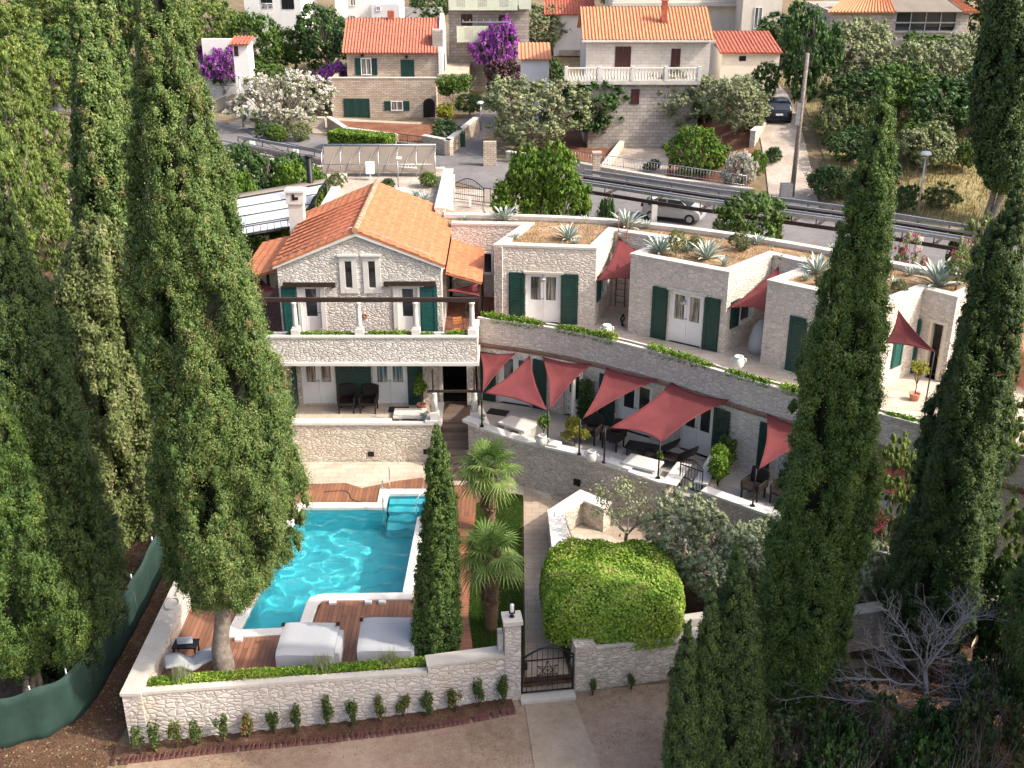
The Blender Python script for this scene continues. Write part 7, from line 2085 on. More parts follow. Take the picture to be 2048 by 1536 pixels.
# ================= cars =================
def car(label, body_mat, L, Wd, Hh, loc, rz, plate=True, hatch=True):
    r = empty("parked_car", (0, 0, 0), label, "car")
    prof = [(-L / 2, .35), (-L / 2 + .03, .75), (-L / 2 + .12, .95), (-L / 2 + .45, Hh - .08), (-L / 2 + .9, Hh), (0.0, Hh - .01), (.45, Hh - .08), (L * .30, .98), (L / 2 - .35, .86), (L / 2 - .05, .70), (L / 2, .45), (L / 2 - .02, .28), (-L / 2 + .02, .28)]
    # lofted body: sections across the width shrink towards the roof
    m_ = MB(); ns = 9
    def half(z): return Wd / 2 * (1 - .16 * max(0, (z - .9) / (Hh - .9)) ** 1.2) if z > .9 else Wd / 2 * (1 - .04 * max(0, (.5 - z) / .3))
    rows = []
    for j in range(ns + 1):
        t = -1 + 2 * j / ns; k = 1 - .05 * abs(t) ** 4
        rows.append([(x * k, t * half(z) * (1 if abs(t) > .99 else 1), z - (.05 * abs(t) ** 6 if z > 1.1 else 0)) for x, z in prof])
    n = len(prof); vs = [p for r_ in rows for p in r_]
    fs = [(j * n + i, (j + 1) * n + i, (j + 1) * n + (i + 1) % n, j * n + (i + 1) % n) for j in range(ns) for i in range(n)] + [tuple(range(n)), tuple(reversed(range(ns * n, ns * n + n)))]
    m_.add(vs, fs); o = m_.build("body", M[body_mat], r, bevel=.05)
    for p_ in o.data.polygons: p_.use_smooth = True
    zs0, zs1 = .95, Hh - .12
    for s_ in (-1, 1):
        for (xa_, xb_, ta, tb) in ((-L / 2 + .45, -.30, .25, .0), (-.22, L * .27, .0, .45)):
            m_ = MB(); y0 = s_ * (half(zs0) + .03); y1 = s_ * (half(zs1) + .03)
            m_.add([(xa_, y0, zs0), (xb_, y0, zs0), (xb_ - tb, y1, zs1), (xa_ + ta, y1, zs1)], [(0, 1, 2, 3)] if s_ < 0 else [(3, 2, 1, 0)]); m_.build("side_window", M['glass'], r)
        m_ = MB(); m_.box((L * .22, s_ * (Wd / 2 + .08), .98), (.1, .16, .12)); m_.build("wing_mirror", M[body_mat], r, bevel=.02)
        for x in (-L / 2 + .68, L / 2 - .72):
            m_ = MB(); m_.tube([(x, s_ * (Wd / 2 - .2), .3), (x, s_ * (Wd / 2 + .01), .3)], .3, 20); w_ = m_.build("wheel", M['black_mat'], r)
            m_ = MB(); m_.tube([(x, s_ * (Wd / 2 + .012), .3), (x, s_ * (Wd / 2 + .022), .3)], .18, 14); m_.build("rim", M['galv'], w_)
        m_ = MB(); m_.box((L / 2 - .12, s_ * (Wd / 2 - .24), .70), (.2, .3, .14)); m_.build("headlight", M['chrome'], r, bevel=.03)
        m_ = MB(); m_.box((-L / 2 + .06, s_ * (Wd / 2 - .16), .88), (.12, .2, .2)); m_.build("tail_light", M['maroon'], r, bevel=.02)
    for nm, (xa_, za_), (xb_, zb__) in (("windscreen", (L * .295, 1.0), (.50, Hh - .09)), ("rear_window", (-L / 2 + .14, 1.0), (-L / 2 + .43, Hh - .13))):
        m_ = MB(); ya, yb_ = Wd / 2 * .86, Wd / 2 * .76; e = .014 if nm == "windscreen" else -.014
        m_.add([(xa_ + e, -ya, za_ + .01), (xa_ + e, ya, za_ + .01), (xb_ + e, yb_, zb__ + .012), (xb_ + e, -yb_, zb__ + .012)], [(0, 1, 2, 3)] if nm == "windscreen" else [(3, 2, 1, 0)]); m_.build(nm, M['glass'], r)
    m_ = MB(); m_.box((-L / 2 - .005, 0, .72), (.02, .5, .12)); m_.build("number_plate", M['white'], r)
    r.location = loc; r.rotation_euler.z = rz
    return r
q = P(1352, 440, 3.03); car("small silver-white hatchback parked on the road under the canopy frame", 'silver', 3.7, 1.62, 1.48, (q.x, q.y + 1.0, terrain_low(q.x, q.y + 1) + .05), R(-22))
q = G(1561, 256); car("dark blue-black car parked nose-in on the cobbled drive", 'car_blue', 4.3, 1.85, 1.55, (q.x, q.y + 2.2, terrain_low(q.x, q.y) + .1), R(86))
q = P(1155, 128, 4.0); car("white car glimpsed behind the wall left of the white house", 'white', 3.9, 1.65, 1.5, (q.x, q.y, terrain(q.x, q.y) + .3), R(100))
m_ = MB(); q = P(1155, 128, 4.0); m_.box((q.x, q.y, terrain(q.x, q.y) + .02), (4, 6, .5)); m_.build("yard", M['gravel'], kind='structure')
# ------------------------------------------------------------------ trees and plants
def cyp_px(label, base, rows, apex_y=None, top_z=None, density=1.0, name="cypress", mat='cyp', leaf=.05, per=80, group=None, **kw):
    kw['clump_r'] = kw.get('clump_r', .2) * .84
    """base: world point; rows: (photo y, left x, right x) of the crown outline, top to bottom"""
    base = Vector(base); pr = []
    for y, xl, xr in rows:
        a, b_ = PY(xl, y, base.y), PY(xr, y, base.y)
        pr.append((a.z - base.z, (b_.x - a.x) / 2, (a.x + b_.x) / 2 - base.x))
    if top_z is not None:
        z0, r0, o0 = pr[0]; pr.insert(0, ((z0 + top_z - base.z) / 2, r0 * .6, o0)); pr.insert(0, (top_z - base.z, .06, o0))
    elif apex_y is not None:
        q = PY(apex_y[0], apex_y[1], base.y); pr.insert(0, (q.z - base.z, .05, q.x - base.x))
    pr = pr[::-1]
    pr.insert(0, (pr[0][0] - .25, pr[0][1] * .4, pr[0][2]))
    h = pr[-1][0]
    area_ = sum(2 * math.pi * (pr[i][1] + pr[i + 1][1]) / 2 * (pr[i + 1][0] - pr[i][0]) for i in range(len(pr) - 1))
    nc = int(area_ * 46 * density)
    return cypress(name, tuple(base), label, h, [(z / h, r * .9, o) for z, r, o in pr], nc, per=per, leaf=leaf, mat=mat, group=group, **kw)

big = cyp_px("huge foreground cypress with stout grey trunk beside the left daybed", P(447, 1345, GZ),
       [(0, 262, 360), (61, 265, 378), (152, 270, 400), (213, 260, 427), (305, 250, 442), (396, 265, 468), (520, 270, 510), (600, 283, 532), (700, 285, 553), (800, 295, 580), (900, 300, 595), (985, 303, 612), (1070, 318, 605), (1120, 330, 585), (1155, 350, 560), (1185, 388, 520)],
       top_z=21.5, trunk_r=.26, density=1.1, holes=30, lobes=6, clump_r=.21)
cyp_px("small dense cypress on the deck between the pool and the palms", P(875, 1318, GZ), [(880, 860, 888), (920, 850, 902), (1000, 846, 914), (1100, 838, 922), (1200, 824, 928), (1292, 826, 926)], apex_y=(873, 850),
       mat='cyp_vivid', trunk_r=.12, leaf=.05, density=1.9, clump_r=.13, rough=.12, holes=8, per=30)
cyp_px("tall ragged cypress right of the dome hedge, in front of the terrace wing", P(1588, 1452, -.1),
       [(200, 1745, 1787), (300, 1726, 1788), (400, 1694, 1790), (500, 1668, 1788), (600, 1632, 1778), (700, 1608, 1772), (800, 1594, 1765), (900, 1574, 1752), (1000, 1553, 1735), (1100, 1535, 1724), (1200, 1512, 1706), (1300, 1506, 1690), (1400, 1500, 1650)],
       apex_y=(1776, 148), mat='cyp_vivid', rough=.19, holes=20, trunk_r=.2, density=1.0)
cyp_px("tall broad cypress at the right edge, before the terracotta jar", P(1838, 1335, 0),
       [(420, 2006, 2052), (500, 1950, 2050), (600, 1927, 2046), (700, 1905, 2032), (800, 1872, 2016), (900, 1846, 2006), (1000, 1822, 1996), (1100, 1792, 1985), (1200, 1764, 1960), (1280, 1765, 1930)],
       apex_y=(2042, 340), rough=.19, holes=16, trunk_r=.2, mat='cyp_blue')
cyp_px("tall cypress behind and left of the huge foreground one, top cut by the frame", G(228, 1080), [(0, 140, 185), (61, 143, 200), (152, 143, 232), (213, 146, 244), (305, 150, 262), (396, 152, 276), (500, 152, 285), (700, 150, 290), (900, 160, 290), (1000, 180, 280)],
       top_z=21.0, trunk_r=.2, leaf=.1, density=.75)
cyp_px("far left cypress seen between the two tall ones", G(262, 900), [(0, 189, 226), (61, 195, 238), (152, 207, 262), (305, 215, 276), (600, 215, 290), (820, 220, 290)], top_z=21.5, leaf=.11, density=.8, per=26)
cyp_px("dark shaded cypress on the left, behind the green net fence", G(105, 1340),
       [(420, -22, 30), (500, -40, 62), (600, -60, 110), (700, -75, 148), (800, -85, 165), (900, -85, 182), (1000, -75, 206), (1100, -60, 234), (1200, -40, 255), (1290, -10, 235), (1340, 50, 190)], apex_y=(2, 345), mat='cyp_blue', density=.8, holes=24)  # dark palette puts the neighbouring cypress's shade into the foliage colour
cyp_px("broad sunlit cypress with several pale trunks at the lower left corner", G(62, 1402),
       [(830, -60, 30), (900, -80, 62), (1000, -90, 92), (1100, -95, 130), (1180, -90, 172), (1240, -85, 172), (1285, -60, 148), (1305, -30, 120)], apex_y=(-15, 775), mat='cyp_vivid', trunks=4, trunk_r=.1, density=.9, holes=18, rough=.28)
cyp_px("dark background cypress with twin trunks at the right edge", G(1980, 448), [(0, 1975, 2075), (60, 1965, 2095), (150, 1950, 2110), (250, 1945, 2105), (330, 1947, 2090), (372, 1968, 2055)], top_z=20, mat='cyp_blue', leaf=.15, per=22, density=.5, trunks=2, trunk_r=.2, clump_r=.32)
gy = "slender young cypresses at the bottom right"
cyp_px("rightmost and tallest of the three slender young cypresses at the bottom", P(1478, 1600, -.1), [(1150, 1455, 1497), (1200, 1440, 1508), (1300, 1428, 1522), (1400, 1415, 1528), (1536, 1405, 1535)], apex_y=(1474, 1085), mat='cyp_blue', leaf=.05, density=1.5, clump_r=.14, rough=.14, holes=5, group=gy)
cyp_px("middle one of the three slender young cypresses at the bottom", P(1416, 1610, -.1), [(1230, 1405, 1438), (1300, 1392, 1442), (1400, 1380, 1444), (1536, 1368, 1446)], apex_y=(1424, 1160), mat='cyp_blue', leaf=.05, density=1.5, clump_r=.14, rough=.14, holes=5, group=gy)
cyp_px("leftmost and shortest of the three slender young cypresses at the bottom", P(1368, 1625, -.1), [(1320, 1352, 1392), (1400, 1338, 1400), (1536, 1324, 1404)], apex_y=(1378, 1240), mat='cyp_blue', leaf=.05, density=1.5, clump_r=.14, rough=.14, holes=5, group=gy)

# --- broad trees: templates
T = {}
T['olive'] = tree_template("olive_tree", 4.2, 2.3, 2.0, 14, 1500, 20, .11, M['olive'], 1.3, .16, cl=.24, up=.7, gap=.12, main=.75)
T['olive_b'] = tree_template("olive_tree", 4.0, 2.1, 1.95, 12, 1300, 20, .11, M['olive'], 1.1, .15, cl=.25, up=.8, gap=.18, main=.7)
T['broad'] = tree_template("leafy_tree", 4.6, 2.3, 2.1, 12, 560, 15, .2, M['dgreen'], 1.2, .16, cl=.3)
T['garden'] = tree_template("garden_tree", 4.4, 2.2, 2.0, 12, 560, 15, .19, M['mgreen'], 1.1, .15, cl=.3)
T['bright'] = tree_template("round_shrub", 3.0, 1.8, 1.5, 8, 900, 16, .12, M['bright'], .5, .12, cl=.2, stems=2, main=.82)
T['pine'] = tree_template("pine_tree", 7.5, 2.8, 2.6, 17, 1000, 30, .14, M['pine'], 3.4, .2, cl=.36, up=.9, gap=.1)
T['scrub'] = tree_template("scrub_bush", 2.4, 1.6, 1.2, 8, 330, 16, .15, M['scrub'], .4, .08, cl=.25, up=.6, gap=.15, stems=3)
T['dbush'] = tree_template("dark_bush", 2.2, 1.5, 1.1, 8, 330, 15, .15, M['dgreen'], .3, .08, cl=.22, stems=3)
T['oleander'] = tree_template("white_oleander", 3.6, 3.1, 1.9, 12, 560, 14, .17, M['olive'], .4, .1, cl=.25, up=.6, stems=4, flowers=('flower_white', 1500, .11, .3), fl_per=7)
T['bougain'] = tree_template("bougainvillea", 3.4, 1.8, 1.4, 9, 300, 12, .17, M['dgreen'], 1.0, .12, cl=.28, flowers=('flower_purple', 1500, .13, .45), fl_per=8)
T['purple'] = tree_template("purple_leaf_tree", 3.6, 1.8, 1.7, 9, 420, 14, .18, M['darkpurple'], 1.0, .12, cl=.28)
T['pinkbush'] = tree_template("pink_oleander", 4.0, 1.8, 2.0, 12, 520, 14, .14, M['olive'], .3, .08, cl=.24, stems=3, flowers=('flower_pink', 420, .10, .3), fl_per=6)
T['gardenolive'] = tree_template('olive_tree', 3.5, 2.0, 1.65, 12, 1700, 22, .075, M['olive_lit'], 1.0, .1, cl=.2, up=.9, gap=.25, main=.7)
T['laurel'] = tree_template("bright_laurel", 5.6, 2.1, 2.75, 14, 2000, 16, .15, M['bright'], .5, .14, cl=.25, up=.6, stems=2, main=.8)
T['tallpine'] = tree_template("pine_tree", 16, 3.4, 6.4, 42, 2800, 26, .20, M['pine'], 6, .25, cl=.46, up=.7, gap=.06)
T['yellow'] = tree_template("yellow_green_tree", 5.0, 1.7, 2.2, 12, 620, 30, .075, M['pine'], 1.3, .12, cl=.24, up=.8, gap=.15)
T['brown'] = tree_template("dry_bush", 2.4, 1.6, 1.2, 9, 340, 18, .11, M['brownbush'], .4, .08, cl=.24, up=.6, gap=.25, stems=3)

HT = {'gardenolive': (3.5, 2.0), 'laurel': (5.6, 2.1), 'tallpine': (16, 3.4), 'olive': (4.2, 2.3), 'olive_b': (4.0, 2.1), 'broad': (4.6, 2.3), 'garden': (4.4, 2.2), 'bright': (3.0, 1.8), 'pine': (7.5, 2.8), 'scrub': (2.4, 1.6), 'dbush': (2.2, 1.5), 'oleander': (3.6, 3.1), 'bougain': (3.4, 1.8), 'purple': (3.6, 1.8), 'pinkbush': (4.0, 1.8), 'yellow': (5.0, 1.7), 'brown': (2.4, 1.6)}
CAT = {'gardenolive': 'olive tree', 'laurel': 'shrub', 'tallpine': 'pine tree', 'olive': 'olive tree', 'olive_b': 'olive tree', 'broad': 'tree', 'garden': 'tree', 'bright': 'shrub', 'pine': 'pine tree', 'scrub': 'bush', 'dbush': 'bush', 'oleander': 'oleander', 'bougain': 'bougainvillea', 'purple': 'tree', 'pinkbush': 'oleander', 'yellow': 'tree', 'brown': 'bush'}
def put(kind, px, pyb, wpx, pyt, label, base=None, group=None):
    """stand a tree on the ground at survey pixel (px, pyb); its width and top follow the photo"""
    b_ = Vector(base) if base is not None else G(px, pyb)
    Zd = b_.y * math.cos(CAM_P) + (CAM_H - b_.z) * math.sin(CAM_P)
    h, rx = HT[kind]
    s = wpx * Zd / CAM_F / (2 * rx * .98); sz = (PY(px, pyt, b_.y).z - b_.z) / h
    b_.z -= .05
    if kind == 'pine' and sz * h > 11: kind = 'tallpine'; h, rx = HT[kind]; s = wpx * Zd / CAM_F / (2 * rx * .98); sz = (PY(px, pyt, b_.y).z - b_.z) / h
    return place(T[kind], b_, label, CAT[kind], group, s=s, sz=max(.3, sz))
# garden olives
put('gardenolive', 1425, 1235, 225, 1002, "big silvery olive behind the young cypresses, right of the dome hedge", base=(5.9, 29.7, GZ))
put('gardenolive', 1520, 1200, 190, 1030, "silvery olive partly behind the ragged cypress", base=(7.9, 30.2, GZ))
put('gardenolive', 1735, 1190, 150, 1030, "dim olive in the gap between the two right cypresses", base=(10.4, 29.3, GZ))
put('yellow', 1800, 1060, 120, 872, "yellow-green feathery tree before the last red sail, right side", base=(11.6, 30.2, GZ))
put('yellow', 2010, 1130, 150, 780, "yellow-green tree at the right edge behind the broad cypress", base=(15.6, 30.5, .7))
put('yellow', 2035, 1290, 130, 1000, "second yellow-green tree at the right edge, lower down", base=(14.2, 26.8, 0))
# small open olive in the nook
T['small'] = tree_template("olive_tree", 2.9, 1.15, .85, 9, 200, 14, .10, M['olive'], 1.1, .07, cl=.2, up=.6, gap=.3, core=False)
place(T['small'], (3.75, 31.7, GZ), "small open-crowned olive with dark bent trunk by the paved nook", "olive tree", rz=0)
# behind the villa
L_ = [
 ('laurel', 1054, 425, 128, 292, "left lobe of the bright green laurel pair behind the flat roof", (0.78, 57.5, 2.7)),
 ('laurel', 1108, 425, 128, 284, "right lobe of the bright green laurel pair behind the flat roof", (2.2, 57.0, 2.7)),
 ('olive', 1066, 302, 215, 153, "large round silvery olive between the two stone houses", None),
 ('broad', 1192, 292, 160, 146, "large-leaved dark fig tree before the white house", None),
 ('olive_b', 1362, 268, 160, 132, "olive before the right corner of the white house", None),
 ('olive', 1472, 268, 145, 150, "olive beside the cobbled drive, left of the dark car", None),
 ('bright', 1386, 356, 126, 248, "perfectly round bright green shrub above the canopy frame", None),
 ('oleander', 1472, 380, 78, 300, "small white-flowering oleander right of the round bright shrub", None),
 ('bright', 1514, 350, 40, 298, "small bright bush beside the small white oleander", None),
 ('dbush', 1305, 345, 36, 318, "tiny dark bush left of the round bright shrub", None),
 ('dbush', 1212, 436, 54, 388, "dark bushy plant between the laurels and the white hatchback", (4.9, 56.5, 2.7)),
 ('garden', 1490, 470, 145, 380, "feathery green bush breaking through the canopy frames", (12.2, 56.0, 2.8)),
 ('broad', 1605, 232, 128, -10, "dark bushy conifer beside the utility pole", None),
 ('olive', 1700, 195, 150, 35, "olive before the stone house with the loggia", None),
 ('olive_b', 1880, 215, 150, 62, "pale olive right of the glazed loggia", None),
 ('olive', 1960, 190, 130, 55, "pale olive at the far right behind the dark cypress", None),
 ('broad', 1720, 262, 150, 130, "dark green thicket tree above the feathery yellow bushes", None),
 ('garden', 1790, 250, 130, 120, "mid green thicket tree below the glazed loggia", None),
 ('broad', 1890, 290, 170, 150, "dark thicket tree right of the ragged cypress tip", None),
 ('olive_b', 1850, 345, 105, 240, "olive bush behind the street lamp at right", None),
 ('scrub', 1665, 290, 95, 195, "yellowish feathery bush beside the utility pole", None),
 ('scrub', 1720, 300, 60, 215, "thin yellowish feathery bush right of the utility pole", None),
 ('dbush', 1650, 402, 100, 325, "dark low bush in the dry grass by the pole foot", None),
 ('garden', 1925, 350, 55, 275, "bright green bush beside the dark background cypress", None),
 ('dbush', 1805, 430, 60, 365, "low green bush below the street lamp", None),
 ('garden', 1528, 215, 60, 120, "green shrubs left of the dark car, by the drive", None),
 ('broad', 1990, 120, 150, -60, "dark tree cut by the top right corner", None),
 ('oleander', 566, 256, 200, 143, "large domed white-flowering oleander left of the red-roofed house", None),
 ('bougain', 452, 200, 92, 98, "purple bougainvillea beside the left road bend", None),
 ('bougain', 415, 150, 45, 88, "small purple bougainvillea showing behind the huge cypress", None),
 ('bougain', 668, 216, 62, 128, "shaded violet bougainvillea at the corner of the roof terrace", None),
 ('bougain', 992, 190, 96, 48, "tall vivid purple bougainvillea right of the red-roofed house", None),
 ('purple', 1008, 212, 92, 112, "dark purple-leaved tree under the vivid bougainvillea", None),
 ('garden', 520, 165, 105, 20, "leafy green tree before the white house, top left", None),
 ('broad', 655, 160, 130, 0, "tall leafy tree left of the red roof", None),
 ('garden', 590, 150, 90, 52, "green tree between the two leafy trees at top", None),
 ('broad', 700, 140, 80, 40, "dark tree just left of the red roof ridge", None),
 ('pine', 425, 160, 120, -30, "yellow-green pine beside the white house at top left", None),
 ('garden', 545, 215, 110, 120, "green shrubs rising behind the white oleander", None),
 ('broad', 860, 60, 90, -20, "dark tree behind the chimney of the red-roofed house", None),
 ('olive', 1075, 108, 125, 5, "grey olive with crooked trunk above the small white shed", None),
 ('dbush', 1105, 178, 66, 112, "dark bush left of the balustraded terrace", None),
 ('broad', 1145, 100, 70, 30, "dark foliage behind the grey olive", None),
 ('dbush', 540, 280, 62, 243, "low dark shrub under the white oleander", None),
 ('bright', 556, 284, 42, 250, "low bright shrub beside the beige ball bush", None),
 ('scrub', 600, 282, 54, 246, "beige ball-shaped bush before the oleander wall", None),
 ('dbush', 893, 292, 84, 240, "spreading dark shrub in the yard right of the yard gate", None),
 ('broad', 545, 345, 130, 272, "dark climber mass under the left canopy frame", (-14.3, 62, 2.7)),
 ('bright', 500, 388, 110, 340, "bright green climber left of the black flue", (-14.4, 58, 2.7)),
 ('bright', 590, 380, 130, 318, "bright green climber beside the black flue", (-11.5, 60, 2.7)),
 ('dbush', 1500, 160, 55, 118, "shrub before the long low shed", None),
 ('bright', 885, 385, 30, 330, "small green bush at the white parapet behind the villa", (-3.9, 60, 2.7)),
 ('pinkbush', 1850, 520, 110, 480, "pink-flowering oleander behind the big agave at right", (16.5, 45.5, 2.5)),
 ('pinkbush', 1930, 545, 90, 490, "second pink-flowering oleander, nearer the broad cypress", (17.6, 43.0, 2.5)),
 ('dbush', 2020, 620, 120, 500, "dark bush behind the terracotta jar", (21, 42, 2)),
 ('garden', 2040, 560, 110, 430, "green tree at the right edge above the terracotta jar", (24, 47, 2.4)),
 ('scrub', 1990, 520, 120, 440, "greyish bush right of the canopy frame end", (22.5, 52, 2.7)),
 ('broad', 1560, 130, 120, 20, "dark tree above the drive, behind the dark car", None),
 ('olive', 1770, 200, 130, 90, "olive thicket just left of the ragged cypress tip", None),
 ('garden', 1840, 330, 110, 235, "bushy green tree behind the olive bush by the lamp", None),
 ('broad', 1700, 335, 90, 250, "dark bush above the dry grass, right of the pole", None),
 ('dbush', 1760, 385, 90, 320, "dark bush right behind the ragged cypress, above the canopy", None),
 ('broad', 1930, 255, 120, 130, "dark tree left of the dark background cypress", None),
 ('garden', 1845, 150, 110, 62, "light green tree under the glazed loggia", None),
 ('olive', 2025, 320, 110, 200, "grey olive behind the twin-trunked cypress", None),
 ('scrub', 1880, 420, 80, 365, "yellowish low bush in the dry grass right of the lamp", None),
 ('broad', 1490, 60, 80, -20, "dark tree behind the cream flank at top right", None),
 ('garden', 1410, 250, 60, 190, "green bush under the white house's balustrade", None),
 ('dbush', 1250, 255, 60, 205, "dark bush at the white house's lower wall", None),
 ('garden', 470, 120, 80, 20, "green tree before the balcony of the white house, top left", None),
 ('dbush', 610, 215, 90, 150, "dark bushes filling the gap left of the coursed house", None),
 ('broad', 770, 60, 90, -10, "dark tree behind the red ridge", None),
 ('olive_b', 1240, 20, 90, -60, "pale tree at the very top centre", None),
 ('garden', 940, 235, 60, 185, "green bush before the arched end of the coursed house", None),
 ('bright', 470, 400, 90, 355, "bright climber at the left foot of the canopy frame", (-16.0, 59, 2.7)),
 ('broad', 600, 350, 100, 300, "dark climber under the right end of the left canopy frame", (-12.3, 64, 2.7)),
 ('dbush', 560, 400, 120, 352, "low green creeper behind the white awning roof", (-13.2, 60, 2.7)),
 ('broad', 1330, 20, 110, -60, "dark tree at the top edge behind the orange ridge", None),
 ('olive', 1960, 260, 120, 150, "pale olive between the dark cypress and the thicket", None),
 ('scrub', 1690, 395, 80, 340, "dry yellowish bush by the pole foot, right of the dark low bush", None),
 ('dbush', 1545, 330, 40, 290, "low weeds bush along the cobbled drive", None),
]
for kd, px, pyb, w, pt, lab, bs in L_:
    put(kd, px, pyb, w, pt, lab, bs)
# pines and brush on the left
k = 0
pos = ["top left corner", "second from the left edge at the top", "below the top left corner", "left of the tall cypress tip", "half way down the left edge", "right beside the tall cypress", "lower left of the pine wood", "behind the tall cypress shaft", "deepest at the top left"]
for (px, pyb, w, pt), l in zip([(30, 330, 150, -40), (100, 300, 150, 90), (20, 480, 170, 60), (95, 430, 140, 180), (40, 600, 150, 230), (125, 520, 130, 300), (30, 760, 150, 420), (130, 640, 110, 400), (150, 230, 130, -60)], pos):
    put('pine', px, pyb, w, pt, "sunlit yellow-green pine, " + l, group="pines of the wood on the left")
for (px, pyb, w, pt, kd, l) in [(60, 250, 200, 0, 'broad', "dark tree behind the pines at the top left"), (130, 120, 160, -80, 'broad', "dark tree between the pine wood and the tall cypress tip"), (340, 190, 150, -60, 'pine', "yellow-green pine behind the huge cypress, top"), (230, 200, 140, -80, 'broad', "dark tree behind the tall left cypresses"),
                           (110, 700, 120, 560, 'dbush', "dark undergrowth bush below the pines"), (60, 820, 130, 620, 'scrub', "pale dry bush below the pines")]:
    put(kd, px, pyb, w, pt, l)
cyp_px("thin yellowish juniper column between the dark cypress and the huge one", G(215, 1125), [(470, 150, 240), (560, 110, 275), (700, 118, 290), (800, 130, 300), (900, 150, 305), (1000, 170, 300), (1070, 190, 285)], apex_y=(195, 430), mat='scrub', density=.62, rough=.4, holes=40, leaf=.11, core=.5, trunk_mat='bark', clump_r=.26, name="juniper")
# tall cypresses standing just right of the frame: their shade falls on the lane and the front wall
for (x, y, z_, l) in [(13.8, 17.2, 1.0, "tall cypress just beyond the lower right corner"), (15.2, 19.6, 1.1, "second tall cypress beyond the lower right corner"), (17.6, 21.6, 1.2, "third tall cypress beyond the right edge"), (17.8, 18.0, 1.3, "fourth tall cypress beyond the right edge"), (14.6, 21.8, .9, "fifth tall cypress beyond the right edge, by the garden wall")]:
    o = copy_tree(big); o.location = (x, y, -.2); o.rotation_euler = (0, 0, x); o.scale = (1.1, 1.1, z_)
    tag(o, l, "cypress", "cypresses right of the lane")
# brush at the bottom right
spots = [(1560, 1560, 150, 1430), (1660, 1600, 150, 1440), (1760, 1560, 140, 1400), (1490, 1590, 110, 1440), (1840, 1600, 160, 1430), (1950, 1600, 170, 1380), (2030, 1500, 150, 1290), (1700, 1480, 120, 1350), (1930, 1480, 130, 1330), (2010, 1400, 130, 1190)]
kinds = ['brown', 'dbush', 'brown', 'brown', 'dbush', 'brown', 'dbush', 'brown', 'dbush', 'dbush']
words = ["second from the left of the lowest row", "in the middle of the lowest row", "below the dead tree", "beside the young cypresses", "right of the middle at the bottom edge", "at the bottom edge near the corner", "at the right edge under the dead branches", "just below the ragged cypress", "under the dead tree's right limbs", "highest at the right edge"]
for (px, pyb, w, pt), kd, wd in zip(spots, kinds, words):
    b_ = P(px, pyb, -.1)
    put(kd, px, pyb, w, pt, ("dry brownish bush, " if kd == 'brown' else "dark green bush, ") + wd, base=b_)
for (px, pyb, w, pt, l) in [(1990, 1360, 150, 1090, "shaded dark tree at the right edge below the yellow-green trees"), (1930, 1300, 90, 1180, "dark shrub at the foot of the broad cypress")]:
    put('broad', px, pyb, w, pt, l)
# dead tree
random.seed(21)
dt = empty("dead_tree", (0, 0, 0), "bare grey dead tree spreading before the broad cypress, bottom right", "dead tree")
m_ = MB(); tips = []
bz = P(1842, 1530, -.1); top = PY(1850, 1330, bz.y + .3)
m_.tube([bz, bz.lerp(top, .5) + Vector((.12, 0, 0)), top], [.09, .07, .05], 8)
m_.build("trunk", M['dead_wood'], dt)
def limb(a, b_, r0, n=16):
    m_ = MB(); a = Vector(a); b_ = Vector(b_); pts = []
    for i in range(7):
        t = i / 6; pts.append(a.lerp(b_, t) + Vector((random.uniform(-1, 1), random.uniform(-1, 1), random.uniform(-1, 1))) * .07 * (1 if 0 < i < 6 else 0) + Vector((0, 0, .12 * math.sin(math.pi * t))))
    m_.tube(pts, r0, 6, r1=r0 * .3)
    for k in range(n):
        i = random.randint(1, 6); p = pts[i]; d = (b_ - a).normalized()
        nd = (d + Vector((random.uniform(-1, 1), random.uniform(-1, 1), random.uniform(-1, .5)))).normalized()
        branchy(m_, p, nd, random.uniform(.2, .55), r0 * .4, 3, 1.0, -.2)
    m_.build("limb", M['dead_wood'], dt)
yb = bz.y
for (x0, y0, x1, y1, dy, r0) in [(1850, 1340, 1952, 1212, .5, .035), (1850, 1340, 1776, 1222, .2, .03), (1852, 1380, 1700, 1355, -.4, .03), (1850, 1400, 1990, 1420, -.3, .03), (1845, 1440, 1640, 1500, -.7, .035), (1845, 1450, 1960, 1500, .2, .03), (1850, 1350, 1870, 1240, .8, .025), (1850, 1420, 1600, 1395, .1, .03), (1848, 1470, 1790, 1530, -.5, .03), (1850, 1370, 1740, 1290, .6, .025), (1850, 1330, 1905, 1260, .1, .02), (1850, 1400, 1690, 1440, -.2, .02), (1848, 1440, 1900, 1530, -.4, .02), (1850, 1420, 1720, 1490, .1, .02), (1850, 1390, 1930, 1370, .3, .02), (1848, 1460, 1700, 1530, -.2, .025)]:
    limb(PY(x0, y0, yb + .2), PY(x1, y1, yb + .2 + dy), r0)
# dry twigs round the juniper foot
m_ = MB()
for k in range(14): branchy(m_, G(245, 1100) + Vector((random.uniform(-.6, .6), -.8, random.uniform(1.0, 6))), (random.uniform(-1, 1), -1, random.uniform(-.2, .6)), .7, .02, 2, .8)
tag(m_.build("bare_twigs", M['dead_wood']), "bare pale twigs sticking out of the thin juniper by the net fence", "twigs")

